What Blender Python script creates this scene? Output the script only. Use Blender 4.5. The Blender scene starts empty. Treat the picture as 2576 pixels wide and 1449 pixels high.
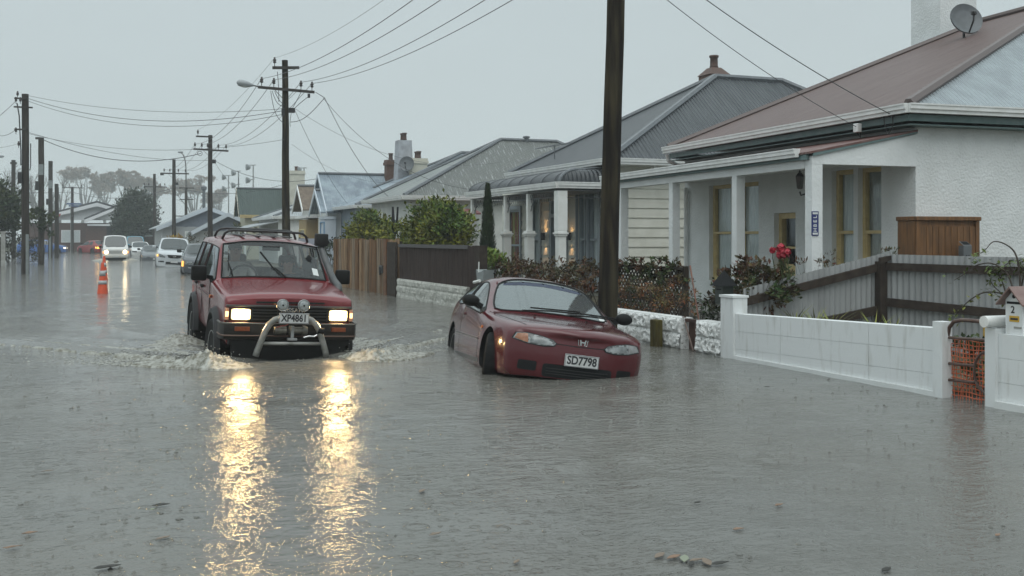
import bpy, bmesh, math, random
import numpy as np
from mathutils import Vector, Matrix, noise
from mathutils.bvhtree import BVHTree
R = math.radians
scene = bpy.context.scene
COL = scene.collection
rng = random.Random(7)

# ---------------------------------------------------------------- camera frame
# world: X across the street (towards the right-hand houses), Y along it, Z = 0 at the flood level
F, HC, CX, HY = 2700.0, 1.45, 1288.0, 600.0
YAW = math.atan(1085/2700)
SN, CS = math.sin(YAW), math.cos(YAW)
def ray(px, py=HY):
    xc = (px-CX)/F; zc = (HY-py)/F
    return Vector((xc*CS+SN, -xc*SN+CS, zc))
EYE = Vector((0, 0, HC))
def at_d(px, py, d): return EYE+ray(px, py)*d
def at_n(px, py, n): r = ray(px, py); return EYE+r*(n/r.x)
def at_a(px, py, a): r = ray(px, py); return EYE+r*(a/r.y)
def at_z(px, py, z=0.0): r = ray(px, py); return EYE+r*((z-HC)/r.z)
def at_plane(px, py, p, nrm):
    r = ray(px, py); p = Vector(p); nrm = Vector(nrm)
    return EYE+r*((p-EYE).dot(nrm)/r.dot(nrm))

# ---------------------------------------------------------------- materials
MATS = {}
def mat(name, col, rough=.6, col2=None, nscale=4.0, ndetail=6, namt=1.0, bump=0.0, bscale=20.0, metal=0.0, spec=.5,
        emit=None, estr=0.0, coat=0.0, island=0.0, stretch=None, sss=0, lo=.35, hi=.65, bdist=.01):
    if name in MATS: return MATS[name]
    if rough >= .75: spec = min(spec, .18)
    m = bpy.data.materials.new(name); m.use_nodes = True
    nt = m.node_tree; N = nt.nodes; L = nt.links
    b = N['Principled BSDF']
    b.inputs['Base Color'].default_value = (*col, 1)
    b.inputs['Roughness'].default_value = rough
    b.inputs['Metallic'].default_value = metal
    b.inputs['Specular IOR Level'].default_value = spec
    if coat: b.inputs['Coat Weight'].default_value = coat; b.inputs['Coat Roughness'].default_value = .05
    tc = N.new('ShaderNodeTexCoord'); src = tc.outputs['Object']
    if stretch:
        mp = N.new('ShaderNodeMapping'); mp.inputs['Scale'].default_value = stretch
        L.new(src, mp.inputs['Vector']); src = mp.outputs['Vector']
    out = None
    if col2:
        n = N.new('ShaderNodeTexNoise'); n.inputs['Scale'].default_value = nscale; n.inputs['Detail'].default_value = ndetail
        L.new(src, n.inputs['Vector'])
        rp = N.new('ShaderNodeMapRange'); rp.inputs[1].default_value = lo; rp.inputs[2].default_value = hi; rp.inputs[4].default_value = namt
        L.new(n.outputs['Fac'], rp.inputs[0])
        mx = N.new('ShaderNodeMix'); mx.data_type = 'RGBA'
        mx.inputs[6].default_value = (*col, 1); mx.inputs[7].default_value = (*col2, 1)
        L.new(rp.outputs[0], mx.inputs[0]); out = mx.outputs[2]
    if island:
        g = N.new('ShaderNodeNewGeometry')
        hs = N.new('ShaderNodeHueSaturation')
        mr = N.new('ShaderNodeMapRange'); mr.inputs[3].default_value = 1-island; mr.inputs[4].default_value = 1+island
        L.new(g.outputs['Random Per Island'], mr.inputs[0]); L.new(mr.outputs[0], hs.inputs['Value'])
        ml = N.new('ShaderNodeMath'); ml.operation = 'MULTIPLY_ADD'; ml.inputs[1].default_value = .045; ml.inputs[2].default_value = .4775
        ml2 = N.new('ShaderNodeMath'); ml2.operation = 'FRACT'; ml3 = N.new('ShaderNodeMath'); ml3.operation = 'MULTIPLY'; ml3.inputs[1].default_value = 7.31
        L.new(g.outputs['Random Per Island'], ml3.inputs[0]); L.new(ml3.outputs[0], ml2.inputs[0]); L.new(ml2.outputs[0], ml.inputs[0])
        L.new(ml.outputs[0], hs.inputs['Hue'])
        if out: L.new(out, hs.inputs['Color'])
        else: hs.inputs['Color'].default_value = (*col, 1)
        out = hs.outputs['Color']
    if out: L.new(out, b.inputs['Base Color'])
    if bump:
        n2 = N.new('ShaderNodeTexNoise'); n2.inputs['Scale'].default_value = bscale; n2.inputs['Detail'].default_value = 5
        L.new(src, n2.inputs['Vector'])
        bp = N.new('ShaderNodeBump'); bp.inputs['Strength'].default_value = bump; bp.inputs['Distance'].default_value = bdist
        L.new(n2.outputs['Fac'], bp.inputs['Height']); L.new(bp.outputs['Normal'], b.inputs['Normal'])
    if emit:
        b.inputs['Emission Color'].default_value = (*emit, 1); b.inputs['Emission Strength'].default_value = estr
    MATS[name] = m
    return m

def stripe_mat(name, col, axis, period, rough=.4, depth=.012, col2=None, nscale=3, stretch=None, metal=0.0, saw=False, lo=.4, hi=.6, groove=0.0, namt=1.0):
    """surface with parallel corrugations (or lapped boards) across one object axis"""
    m = mat(name, col, rough, col2=col2, nscale=nscale, metal=metal, stretch=stretch, lo=lo, hi=hi, namt=namt)
    nt = m.node_tree; N = nt.nodes; L = nt.links; b = N['Principled BSDF']
    tc = N.new('ShaderNodeTexCoord'); sp = N.new('ShaderNodeSeparateXYZ'); L.new(tc.outputs['Object'], sp.inputs[0])
    mu = N.new('ShaderNodeMath'); mu.operation = 'MULTIPLY'; mu.inputs[1].default_value = 1/period
    L.new(sp.outputs['XYZ'.index(axis)], mu.inputs[0])
    fr = N.new('ShaderNodeMath'); fr.operation = 'FRACT'; L.new(mu.outputs[0], fr.inputs[0])
    if saw:
        h = fr.outputs[0]
    else:
        m2 = N.new('ShaderNodeMath'); m2.operation = 'MULTIPLY'; m2.inputs[1].default_value = 2*math.pi; L.new(mu.outputs[0], m2.inputs[0])
        s = N.new('ShaderNodeMath'); s.operation = 'SINE'; L.new(m2.outputs[0], s.inputs[0])
        s2 = N.new('ShaderNodeMath'); s2.operation = 'MULTIPLY'; s2.inputs[1].default_value = .5; L.new(s.outputs[0], s2.inputs[0])
        h = s2.outputs[0]
    bp = N.new('ShaderNodeBump'); bp.inputs['Strength'].default_value = 1; bp.inputs['Distance'].default_value = depth
    L.new(h, bp.inputs['Height']); L.new(bp.outputs['Normal'], b.inputs['Normal'])
    return m

def glass_mat(name, tint=(.35,.4,.4), refl=(.9,.95,1), rough=.02, ior=1.5, milk=0.0):
    if name in MATS: return MATS[name]
    m = bpy.data.materials.new(name); m.use_nodes = True
    nt = m.node_tree; N = nt.nodes; L = nt.links
    N.remove(N['Principled BSDF'])
    tr = N.new('ShaderNodeBsdfTransparent'); tr.inputs[0].default_value = (*tint, 1)
    gl = N.new('ShaderNodeBsdfGlossy'); gl.inputs['Color'].default_value = (*refl, 1); gl.inputs['Roughness'].default_value = rough
    lw = N.new('ShaderNodeLayerWeight'); lw.inputs['Blend'].default_value = .5
    pw = N.new('ShaderNodeMath'); pw.operation = 'POWER'; pw.inputs[1].default_value = 5; L.new(lw.outputs['Facing'], pw.inputs[0])
    f0 = ((ior-1)/(ior+1))**2
    fr = N.new('ShaderNodeMath'); fr.operation = 'MULTIPLY_ADD'; fr.inputs[1].default_value = 1-f0; fr.inputs[2].default_value = f0; L.new(pw.outputs[0], fr.inputs[0])
    nz = N.new('ShaderNodeTexNoise'); nz.inputs['Scale'].default_value = 25; nz.inputs['Detail'].default_value = 4
    tc = N.new('ShaderNodeTexCoord'); L.new(tc.outputs['Object'], nz.inputs['Vector'])
    bp = N.new('ShaderNodeBump'); bp.inputs['Distance'].default_value = .002; bp.inputs['Strength'].default_value = .25
    L.new(nz.outputs['Fac'], bp.inputs['Height']); L.new(bp.outputs['Normal'], gl.inputs['Normal'])
    df = N.new('ShaderNodeBsdfDiffuse'); df.inputs[0].default_value = (.5,.53,.54,1)
    m0 = N.new('ShaderNodeMixShader'); m0.inputs[0].default_value = milk
    L.new(tr.outputs[0], m0.inputs[1]); L.new(df.outputs[0], m0.inputs[2])
    mx = N.new('ShaderNodeMixShader')
    L.new(fr.outputs[0], mx.inputs[0]); L.new(m0.outputs[0], mx.inputs[1]); L.new(gl.outputs[0], mx.inputs[2])
    L.new(mx.outputs[0], N['Material Output'].inputs['Surface'])
    MATS[name] = m
    return m

# ---------------------------------------------------------------- objects
def tag(o, label=None, cat=None, group=None, kind=None):
    if label: o['label'] = label
    if cat: o['category'] = cat
    if group: o['group'] = group
    if kind: o['kind'] = kind
    return o
def empty(name, loc, rz=0, label=None, cat=None, group=None, rot=None):
    o = bpy.data.objects.new(name, None); COL.objects.link(o)
    o.location = loc; o.rotation_euler = rot if rot else (0, 0, rz); o.empty_display_size = .2
    return tag(o, label, cat, group)
def link(name, me, mats, parent=None, smooth=False):
    o = bpy.data.objects.new(name, me); COL.objects.link(o)
    if not isinstance(mats, (list, tuple)): mats = [mats]
    for m in mats: me.materials.append(m)
    if parent: o.parent = parent
    if smooth:
        for p in me.polygons: p.use_smooth = True
    return o
def copy_tree(o, parent=None):
    c = o.copy(); COL.objects.link(c); c.parent = parent
    for ch in list(o.children): copy_tree(ch, c)
    return c

class MB:
    """collects primitives into one mesh"""
    def __init__(s): s.v = []; s.f = []; s.mi = []; s.cur = 0; s.M = None
    def add(s, vs, fs):
        b = len(s.v)
        if s.M is not None: vs = [tuple(s.M @ Vector(q)) for q in vs]
        s.v += [tuple(q) for q in vs]
        for f in fs: s.f.append(tuple(b+i for i in f)); s.mi.append(s.cur)
        return s
    def box(s, x0, x1, y0, y1, z0, z1, bev=0):
        if bev <= 0:
            return s.add([(x0,y0,z0),(x1,y0,z0),(x1,y1,z0),(x0,y1,z0),(x0,y0,z1),(x1,y0,z1),(x1,y1,z1),(x0,y1,z1)],
                         [(3,2,1,0),(4,5,6,7),(0,1,5,4),(1,2,6,5),(2,3,7,6),(3,0,4,7)])
        bm = bmesh.new(); bmesh.ops.create_cube(bm, size=1)
        for v in bm.verts: v.co = Vector(((x0+x1)/2+v.co.x*(x1-x0), (y0+y1)/2+v.co.y*(y1-y0), (z0+z1)/2+v.co.z*(z1-z0)))
        bmesh.ops.bevel(bm, geom=bm.edges[:], offset=bev, segments=2, affect='EDGES', profile=.5)
        bm.verts.index_update()
        s.add([v.co[:] for v in bm.verts], [[v.index for v in f.verts] for f in bm.faces]); bm.free(); return s
    def obox(s, p, q, w, h, up=(0,0,1)):
        """bar of section w x h from p to q"""
        p = Vector(p); q = Vector(q); d = (q-p); u = Vector(up)
        sx = d.cross(u)
        if sx.length < 1e-6: sx = d.cross(Vector((1,0,0)))
        sx.normalize(); uz = sx.cross(d).normalized()
        c = []
        for e in (p, q):
            for a, b in ((-1,-1),(1,-1),(1,1),(-1,1)): c.append(e+sx*(a*w/2)+uz*(b*h/2))
        return s.add(c, [(0,1,2,3),(7,6,5,4),(0,4,5,1),(1,5,6,2),(2,6,7,3),(3,7,4,0)])
    def tube(s, pts, r, n=8, caps=True):
        pts = [Vector(p) for p in pts]; k = len(pts)
        rs = r if isinstance(r, (list, tuple)) else [r]*k
        prev = None; vs = []
        for i, p in enumerate(pts):
            d = (pts[min(i+1,k-1)]-pts[max(i-1,0)])
            if d.length < 1e-9: d = Vector((0,0,1))
            d.normalize()
            if prev is None:
                a = d.cross(Vector((0,0,1)))
                if a.length < .01: a = d.cross(Vector((1,0,0)))
            else: a = prev-d*prev.dot(d)
            a.normalize(); prev = a; b = d.cross(a)
            for j in range(n):
                t = 2*math.pi*j/n; vs.append(p+(a*math.cos(t)+b*math.sin(t))*rs[i])
        fs = []
        for i in range(k-1):
            for j in range(n):
                fs.append((i*n+j, i*n+(j+1)%n, (i+1)*n+(j+1)%n, (i+1)*n+j))
        if caps: fs += [tuple(range(n))[::-1], tuple((k-1)*n+j for j in range(n))]
        return s.add(vs, fs)
    def lathe(s, prof, n=16, c=(0,0,0), axis='z'):
        vs = []; k = len(prof)
        for (r, z) in prof:
            for j in range(n):
                t = 2*math.pi*j/n; x, y = r*math.cos(t), r*math.sin(t)
                q = {'z': (x,y,z), 'y': (x,z,y), 'x': (z,x,y)}[axis]
                vs.append((q[0]+c[0], q[1]+c[1], q[2]+c[2]))
        fs = []
        for i in range(k-1):
            for j in range(n): fs.append((i*n+j, i*n+(j+1)%n, (i+1)*n+(j+1)%n, (i+1)*n+j))
        fs += [tuple(range(n))[::-1], tuple((k-1)*n+j for j in range(n))]
        return s.add(vs, fs)
    def prism(s, poly, d):
        """poly: list of 3-D points (planar), extruded by vector d"""
        d = Vector(d); n = len(poly); p = [Vector(q) for q in poly]
        return s.add(p+[q+d for q in p], [tuple(range(n))[::-1], tuple(range(n, 2*n))]+[(i, (i+1)%n, n+(i+1)%n, n+i) for i in range(n)])
    def blob(s, c, r, sub=1, jit=0.0, seed=0, sc=(1,1,1)):
        bm = bmesh.new(); bmesh.ops.create_icosphere(bm, subdivisions=sub, radius=1)
        for v in bm.verts:
            k = 1+jit*noise.noise(v.co*2.1+Vector((seed*3.1, seed*.7, 0)))
            v.co = Vector((c[0]+v.co.x*r*k*sc[0], c[1]+v.co.y*r*k*sc[1], c[2]+v.co.z*r*k*sc[2]))
        bm.verts.index_update()
        s.add([v.co[:] for v in bm.verts], [[v.index for v in f.verts] for f in bm.faces]); bm.free(); return s
    def leaf(s, p, d, n, L, W):
        d = d.normalized(); w = d.cross(n)
        if w.length < 1e-4: w = Vector((1,0,0))
        w.normalize(); n2 = w.cross(d)
        return s.add([p, p+d*L*.5+w*W*.5+n2*W*.12, p+d*L, p+d*L*.5-w*W*.5+n2*W*.12], [(0,1,2),(0,2,3)])
    def build(s, name, mats, parent=None, smooth=False, fix=True):
        me = bpy.data.meshes.new(name); me.from_pydata(s.v, [], s.f)
        if any(s.mi): me.polygons.foreach_set('material_index', s.mi)
        if fix:
            bm = bmesh.new(); bm.from_mesh(me); bmesh.ops.recalc_face_normals(bm, faces=bm.faces[:]); bm.to_mesh(me); bm.free()
        return link(name, me, mats, parent, smooth)

def autosmooth(o, ang=35):
    me = o.data
    for p in me.polygons: p.use_smooth = True
    try: me.set_sharp_from_angle(angle=R(ang))
    except Exception: pass
    return o

def text_mesh(name, body, size, m, parent, M, ext=.002, bold=0.0, sx=1.0, align='CENTER'):
    cu = bpy.data.curves.new('t', 'FONT'); cu.body = body; cu.size = size; cu.extrude = ext; cu.offset = bold
    cu.align_x = align; cu.align_y = 'CENTER'; cu.resolution_u = 3
    ob = bpy.data.objects.new('t', cu); COL.objects.link(ob)
    dg = bpy.context.evaluated_depsgraph_get()
    me = bpy.data.meshes.new_from_object(ob.evaluated_get(dg))
    bpy.data.objects.remove(ob); bpy.data.curves.remove(cu)
    me.transform(Matrix.Diagonal((sx, 1, 1, 1))); me.transform(M)
    me.materials.clear()
    return link(name, me, m, parent)
# text lying in XY, facing +Z  ->  standing, facing -Y, reading along +X
STAND = Matrix.Rotation(R(90), 4, 'X')

def apply_mods(ob):
    dg = bpy.context.evaluated_depsgraph_get()
    return bpy.data.meshes.new_from_object(ob.evaluated_get(dg))
SKY_COL = (5.7, 6.5, 6.65); SKY_TOP = 2.4; SUN_E = .8; HAZE = .0012; WROUGH = .06; WSLOPE = 2.4; WRING = 2.2
HEAD = 240
SUVROT = (math.radians(1.6), math.radians(2.4), 0); SUVDZ = 0.025
HPOS = (4.85, 10.78, -.24); HROT = (math.radians(-3.2), math.radians(7.8), math.radians(-10.8))
# ---------------------------------------------------------------- world, light, camera
w = bpy.data.worlds.new('World'); scene.world = w; w.use_nodes = True
N = w.node_tree.nodes; L = w.node_tree.links
bg = N['Background']
sky = N.new('ShaderNodeTexSky'); sky.sky_type = 'NISHITA'; sky.sun_disc = False
SUN_EL, SUN_ROT = 58, 200
sky.sun_elevation = R(SUN_EL); sky.sun_rotation = R(SUN_ROT); sky.dust_density = 6; sky.air_density = 1
tc = N.new('ShaderNodeTexCoord'); sp = N.new('ShaderNodeSeparateXYZ'); L.new(tc.outputs['Generated'], sp.inputs[0])
mr = N.new('ShaderNodeMapRange'); mr.interpolation_type = 'SMOOTHSTEP'
mr.inputs[1].default_value = .2; mr.inputs[2].default_value = .95; mr.inputs[3].default_value = 1.0; mr.inputs[4].default_value = SKY_TOP
L.new(sp.outputs['Z'], mr.inputs[0])
nz = N.new('ShaderNodeTexNoise'); nz.inputs['Scale'].default_value = 2.2; nz.inputs['Detail'].default_value = 5
mpp = N.new('ShaderNodeMapping'); mpp.inputs['Scale'].default_value = (1,1,3.0); L.new(tc.outputs['Generated'], mpp.inputs[0]); L.new(mpp.outputs[0], nz.inputs['Vector'])
mr2 = N.new('ShaderNodeMapRange'); mr2.inputs[3].default_value = .93; mr2.inputs[4].default_value = 1.07; L.new(nz.outputs['Fac'], mr2.inputs[0])
mm = N.new('ShaderNodeMath'); mm.operation = 'MULTIPLY'; L.new(mr.outputs[0], mm.inputs[0]); L.new(mr2.outputs[0], mm.inputs[1])
oc = N.new('ShaderNodeVectorMath'); oc.operation = 'SCALE'; oc.inputs[0].default_value = SKY_COL
L.new(mm.outputs[0], oc.inputs['Scale'])
mx = N.new('ShaderNodeMix'); mx.data_type = 'RGBA'; mx.inputs[0].default_value = .92
L.new(sky.outputs[0], mx.inputs[6]); L.new(oc.outputs[0], mx.inputs[7])   # thick cloud over the clear sky
L.new(mx.outputs[2], bg.inputs['Color']); bg.inputs['Strength'].default_value = .1
sl = bpy.data.lights.new('sun', 'SUN'); sl.energy = SUN_E; sl.angle = R(50); sl.color = (1, .985, .96)
so = bpy.data.objects.new('sun', sl); COL.objects.link(so)
# sun_rotation is measured clockwise from +Y seen from above
az = R(SUN_ROT); sd = Vector((math.sin(az)*math.cos(R(SUN_EL)), math.cos(az)*math.cos(R(SUN_EL)), math.sin(R(SUN_EL))))
so.rotation_euler = sd.to_track_quat('Z', 'Y').to_euler(); so.location = sd*40
cam = bpy.data.cameras.new('camera'); co = bpy.data.objects.new('camera', cam); COL.objects.link(co)
co.location = EYE; co.rotation_euler = (R(90), 0, -YAW)
cam.sensor_width = 36; cam.lens = F/2576*36; cam.shift_y = -(724.5-HY)/2576; cam.clip_end = 2000; cam.clip_start = .05
scene.camera = co
vs = scene.view_settings; vs.view_transform = 'Standard'; vs.look = 'None'; vs.gamma = 1; vs.exposure = 0; vs.use_curve_mapping = False
cy = scene.cycles; cy.use_denoising = True; cy.max_bounces = 8; cy.transparent_max_bounces = 12; cy.volume_bounces = 1
cy.sample_clamp_indirect = 6; cy.caustics_reflective = False; cy.caustics_refractive = False
try: cy.denoiser = 'OPENIMAGEDENOISE'
except Exception: pass

# ---------------------------------------------------------------- ground, water, haze
m_soil = mat('soil', (.05,.042,.03), .9, (.09,.08,.05), 3, bump=.5, bscale=8)
gm = MB(); gm.box(-600, 600, -60, 900, -1.2, -.5); g = gm.build('ground', m_soil); tag(g, kind='structure')
gm = MB(); gm.box(7.62, 60, 3, 117, -.49, .03); g = gm.build('garden_ground', m_soil); tag(g, kind='structure')
gm = MB(); gm.box(-300, 300, 130, 880, -.49, .06); g = gm.build('far_ground', mat('far_grass', (.05,.06,.035), .9, (.08,.08,.05), .5)); tag(g, kind='structure')

# water: one sheet, finely divided in front of the camera, with the bow wave and wake of the moving car in it
SUVX, SUVY = 2.28, 13.50          # front axle centre
def wake_h(X, Y):
    x = X-SUVX; y = Y-SUVY; ax = np.abs(x)
    h = np.zeros_like(X)
    for (k, off, amp, wd) in ((1.55, .30, .085, .20), (1.55, 1.15, .055, .22), (1.5, 2.1, .035, .25), (2.6, 3.0, .03, .3)):
        yc = -1.02+off+k*np.maximum(ax-.75, 0)**1.05
        env = np.exp(-np.maximum(ax-.9, 0)/2.4)*np.clip((ax-.15)/.5, 0, 1)
        h += amp*env*np.exp(-((y-yc)/wd)**2)
    h += .05*np.exp(-((y+1.08)/.22)**2)*np.exp(-(x/.9)**4)
    return h
def make_water():
    ys = [-6.0, -2, 0, 2, 3.2]; y = 3.6
    while y < 26: ys.append(y); y += .02+.0038*max(y-5, 0)
    while y < 130: ys.append(y); y += .15+.035*(y-26)
    ys += [150, 200, 300]
    ts = np.concatenate([np.linspace(-30, -6.5, 8), np.linspace(-5.6, -.55, 60)[:-1], np.linspace(-.55, .55, 620), np.linspace(.55, 5.6, 60)[1:], np.linspace(6.5, 30, 8)])
    ys = np.array(ys); W = np.maximum(np.abs(ys), 6.0)[:, None]*ts[None, :]; D = np.repeat(ys[:, None], len(ts), 1)
    X = W*CS+D*SN; Y = -W*SN+D*CS
    Z = wake_h(X, Y)
    # small chop made of a few crossing wave trains, fading with distance
    r2 = np.random.RandomState(3); fade = np.clip(1.4-D/40, 0, 1)*(D > 3.4)
    for i in range(26):
        lam = r2.uniform(.16, .9); th = r2.normal(R(-22)+math.pi/2, .75); k = 2*math.pi/lam
        Z += fade*lam*r2.uniform(.0006, .0013)*np.sin(k*(X*math.cos(th)+Y*math.sin(th))+r2.uniform(0, 6.3)+.8*np.sin(X*.7+i)+.7*np.sin(Y*.6+2*i))
    nr, nc = X.shape
    vs_ = np.stack([X, Y, Z], -1).reshape(-1, 3)
    idx = np.arange(nr*nc).reshape(nr, nc)
    q = np.stack([idx[:-1, :-1], idx[:-1, 1:], idx[1:, 1:], idx[1:, :-1]], -1).reshape(-1, 4)
    me = bpy.data.meshes.new('water')
    me.vertices.add(len(vs_)); me.vertices.foreach_set('co', vs_.ravel())
    me.loops.add(q.size); me.loops.foreach_set('vertex_index', q.ravel().astype(np.int32))
    me.polygons.add(len(q)); me.polygons.foreach_set('loop_start', np.arange(0, q.size, 4, dtype=np.int32))
    me.update(calc_edges=True); me.validate()
    return link('water', me, water_mat(), None, True)
def water_mat():
    m = bpy.data.materials.new('flood_water'); m.use_nodes = True
    nt = m.node_tree; N = nt.nodes; L = nt.links; b = N['Principled BSDF']
    b.inputs['Base Color'].default_value = (.10,.10,.092,1); b.inputs['Roughness'].default_value = WROUGH
    b.inputs['IOR'].default_value = 1.33
    tc = N.new('ShaderNodeTexCoord'); P = tc.outputs['Object']
    def math_(op, a, bb=None, c=None):
        n = N.new('ShaderNodeMath'); n.operation = op
        for i, q in enumerate((a, bb, c)):
            if q is None: continue
            if isinstance(q, (int, float)): n.inputs[i].default_value = q
            else: L.new(q, n.inputs[i])
        return n.outputs[0]
    def noise_(scale, detail, stretch=(1,1,1), rot=0):
        mp = N.new('ShaderNodeMapping'); mp.inputs['Scale'].default_value = stretch; mp.inputs['Rotation'].default_value = (0,0,rot)
        L.new(P, mp.inputs[0]); n = N.new('ShaderNodeTexNoise'); n.inputs['Scale'].default_value = scale; n.inputs['Detail'].default_value = detail
        L.new(mp.outputs[0], n.inputs['Vector']); return n.outputs['Fac']
    # muddy patches
    mx = N.new('ShaderNodeMix'); mx.data_type = 'RGBA'; mx.inputs[6].default_value = (.125,.130,.126,1); mx.inputs[7].default_value = (.140,.130,.108,1)
    L.new(noise_(.35, 3), mx.inputs[0]); L.new(mx.outputs[2], b.inputs['Base Color'])
    patch = math_('MULTIPLY_ADD', noise_(.55, 3, (1,1.6,1), YAW), 1.7, -.2)
    h = math_('MULTIPLY', noise_(7.0, 3, (1,1.9,1), YAW), .0080*WSLOPE)
    h = math_('ADD', h, math_('MULTIPLY', noise_(33.0, 4), .0040*WSLOPE))
    h = math_('MULTIPLY', h, math_('MAXIMUM', patch, .35))
    # rings round raindrop hits
    for sc, am in ((5.0, .0011), (9.0, .0006)):
        vo = N.new('ShaderNodeTexVoronoi'); vo.voronoi_dimensions = '2D'; vo.inputs['Scale'].default_value = sc; L.new(P, vo.inputs['Vector'])
        d = vo.outputs['Distance']
        rgb = N.new('ShaderNodeSeparateColor'); L.new(vo.outputs['Color'], rgb.inputs[0])
        on = math_('GREATER_THAN', rgb.outputs[0], .45)
        rad = math_('MULTIPLY', rgb.outputs[1], .32)
        ring = math_('SUBTRACT', d, rad)
        env = math_('POWER', 2.718, math_('MULTIPLY', math_('MULTIPLY', ring, ring), -180.0))
        wv = math_('MULTIPLY', math_('COSINE', math_('MULTIPLY', ring, 55.0)), env)
        h = math_('ADD', h, math_('MULTIPLY', math_('MULTIPLY', wv, on), am*WRING))
    rp = N.new('ShaderNodeMapRange'); rp.inputs[1].default_value = .2; rp.inputs[2].default_value = 1.1; rp.inputs[3].default_value = WROUGH*.55; rp.inputs[4].default_value = WROUGH*1.25
    L.new(patch, rp.inputs[0]); L.new(rp.outputs[0], b.inputs['Roughness'])
    bp = N.new('ShaderNodeBump'); bp.inputs['Strength'].default_value = 1; bp.inputs['Distance'].default_value = 1
    L.new(h, bp.inputs['Height']); L.new(bp.outputs['Normal'], b.inputs['Normal'])
    return m
water = make_water(); tag(water, kind='structure')

hz = MB(); hz.box(-260, 330, -20, 520, -2.2, 30.0)
ho = hz.build('haze', [], None); tag(ho, 'thin grey rain haze hanging in the street air', 'haze', kind='stuff')
hm = bpy.data.materials.new('haze'); hm.use_nodes = True; nt = hm.node_tree
nt.nodes.remove(nt.nodes['Principled BSDF'])
pv = nt.nodes.new('ShaderNodeVolumePrincipled'); pv.inputs['Density'].default_value = HAZE; pv.inputs['Color'].default_value = (.9,.95,.97,1); pv.inputs['Anisotropy'].default_value = .0
nt.links.new(pv.outputs[0], nt.nodes['Material Output'].inputs['Volume'])
ho.data.materials.append(hm)
# ---------------------------------------------------------------- houses
m_rough = mat('roughcast', (.74,.76,.76), .8, (.60,.62,.61), 2.2, namt=.55, bump=.9, bscale=26, bdist=.02)
m_rough2 = mat('roughcast_painted', (.72,.74,.74), .7, (.60,.62,.61), 3, namt=.5, bump=.55, bscale=22, bdist=.014)
m_white = mat('white_paint', (.76,.77,.75), .5, (.62,.62,.58), 5, namt=.5, bump=.1, bscale=40)
m_gutter = mat('gutter_white', (.74,.75,.74), .35, (.55,.55,.52), 6, namt=.5)
m_teal = mat('teal_trim', (.10,.17,.17), .5, (.14,.2,.2), 8)
m_cream = mat('cream_frame', (.60,.47,.22), .45, (.5,.38,.18), 9)
m_dark = mat('dark_void', (.012,.013,.014), .8)
m_net = mat('net_curtain', (.82,.84,.84), .9, (.62,.66,.68), 14, stretch=(6,1,.3))
m_blind = mat('blind', (.42,.42,.38), .9, (.3,.3,.28), 5)
m_wglass = glass_mat('window_glass', (.95,.97,.97), ior=1.4)
m_brick = mat('red_brick', (.11,.062,.048), .8, (.15,.10,.08), 12, bump=.4, bscale=40)
m_terra = mat('terracotta', (.10,.058,.045), .7, (.08,.05,.04), 10)
m_weather = mat('weatherboard_white', (.66,.65,.58), .5, (.58,.57,.5), 3)
m_dish = mat('dish_grey', (.13,.14,.15), .5, (.10,.11,.115), 8)
m_ridge = mat('ridge_cap', (.10,.075,.07), .45)
m_ridge_g = mat('ridge_cap_grey', (.095,.108,.118), .45, (.13,.14,.15), 10)
m_concrete = mat('concrete', (.36,.36,.34), .85, (.25,.25,.23), 5, bump=.4, bscale=30)
m_black = mat('black_metal', (.015,.015,.015), .4)

def H(name, o, ang, label, cat='house'):
    e = empty(name, (o[0], o[1], 0), -R(ang), label, cat)   # local x runs up the street, local y into the section
    e.rotation_euler = (0, 0, R(90)-R(ang)); e.scale = (1, -1, 1) if False else (1, 1, 1)
    return e
# to keep a right-handed frame local axes are: x = up the street, y = towards the street (so -y goes into the section)
class Fr:
    def __init__(s, o, ang, k=1.0, z=0.0):
        a = R(ang); s.k = k; s.o = Vector((o[0], o[1], z)); s.x = Vector((math.sin(a), math.cos(a), 0)); s.y = Vector((-math.cos(a), math.sin(a), 0))
    def w(s, x, y, z): return s.o+(s.x*x+s.y*y+Vector((0,0,z)))*s.k
    def fy(s, px, py, y=0):
        P = (at_plane(px, py, s.o+s.y*y*s.k, s.y)-s.o)/s.k; return P.dot(s.x), P.z
    def fx(s, px, py, x=0):
        P = (at_plane(px, py, s.o+s.x*x*s.k, s.x)-s.o)/s.k; return P.dot(s.y), P.z

def wall_open(mb, x0, x1, z0, z1, ops, ya, yb):
    """wall slab between y=ya (outer) and yb with rectangular openings (x0,x1,z0,z1)"""
    xs = sorted({x0, x1}|{o[0] for o in ops}|{o[1] for o in ops})
    for a, b in zip(xs[:-1], xs[1:]):
        zz = sorted([(o[2], o[3]) for o in ops if o[0] <= a+1e-6 and o[1] >= b-1e-6]); z = z0
        for (c, d) in zz:
            if c > z+1e-6: mb.box(a, b, min(ya,yb), max(ya,yb), z, c)
            z = d
        if z < z1-1e-6: mb.box(a, b, min(ya,yb), max(ya,yb), z, z1)

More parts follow.
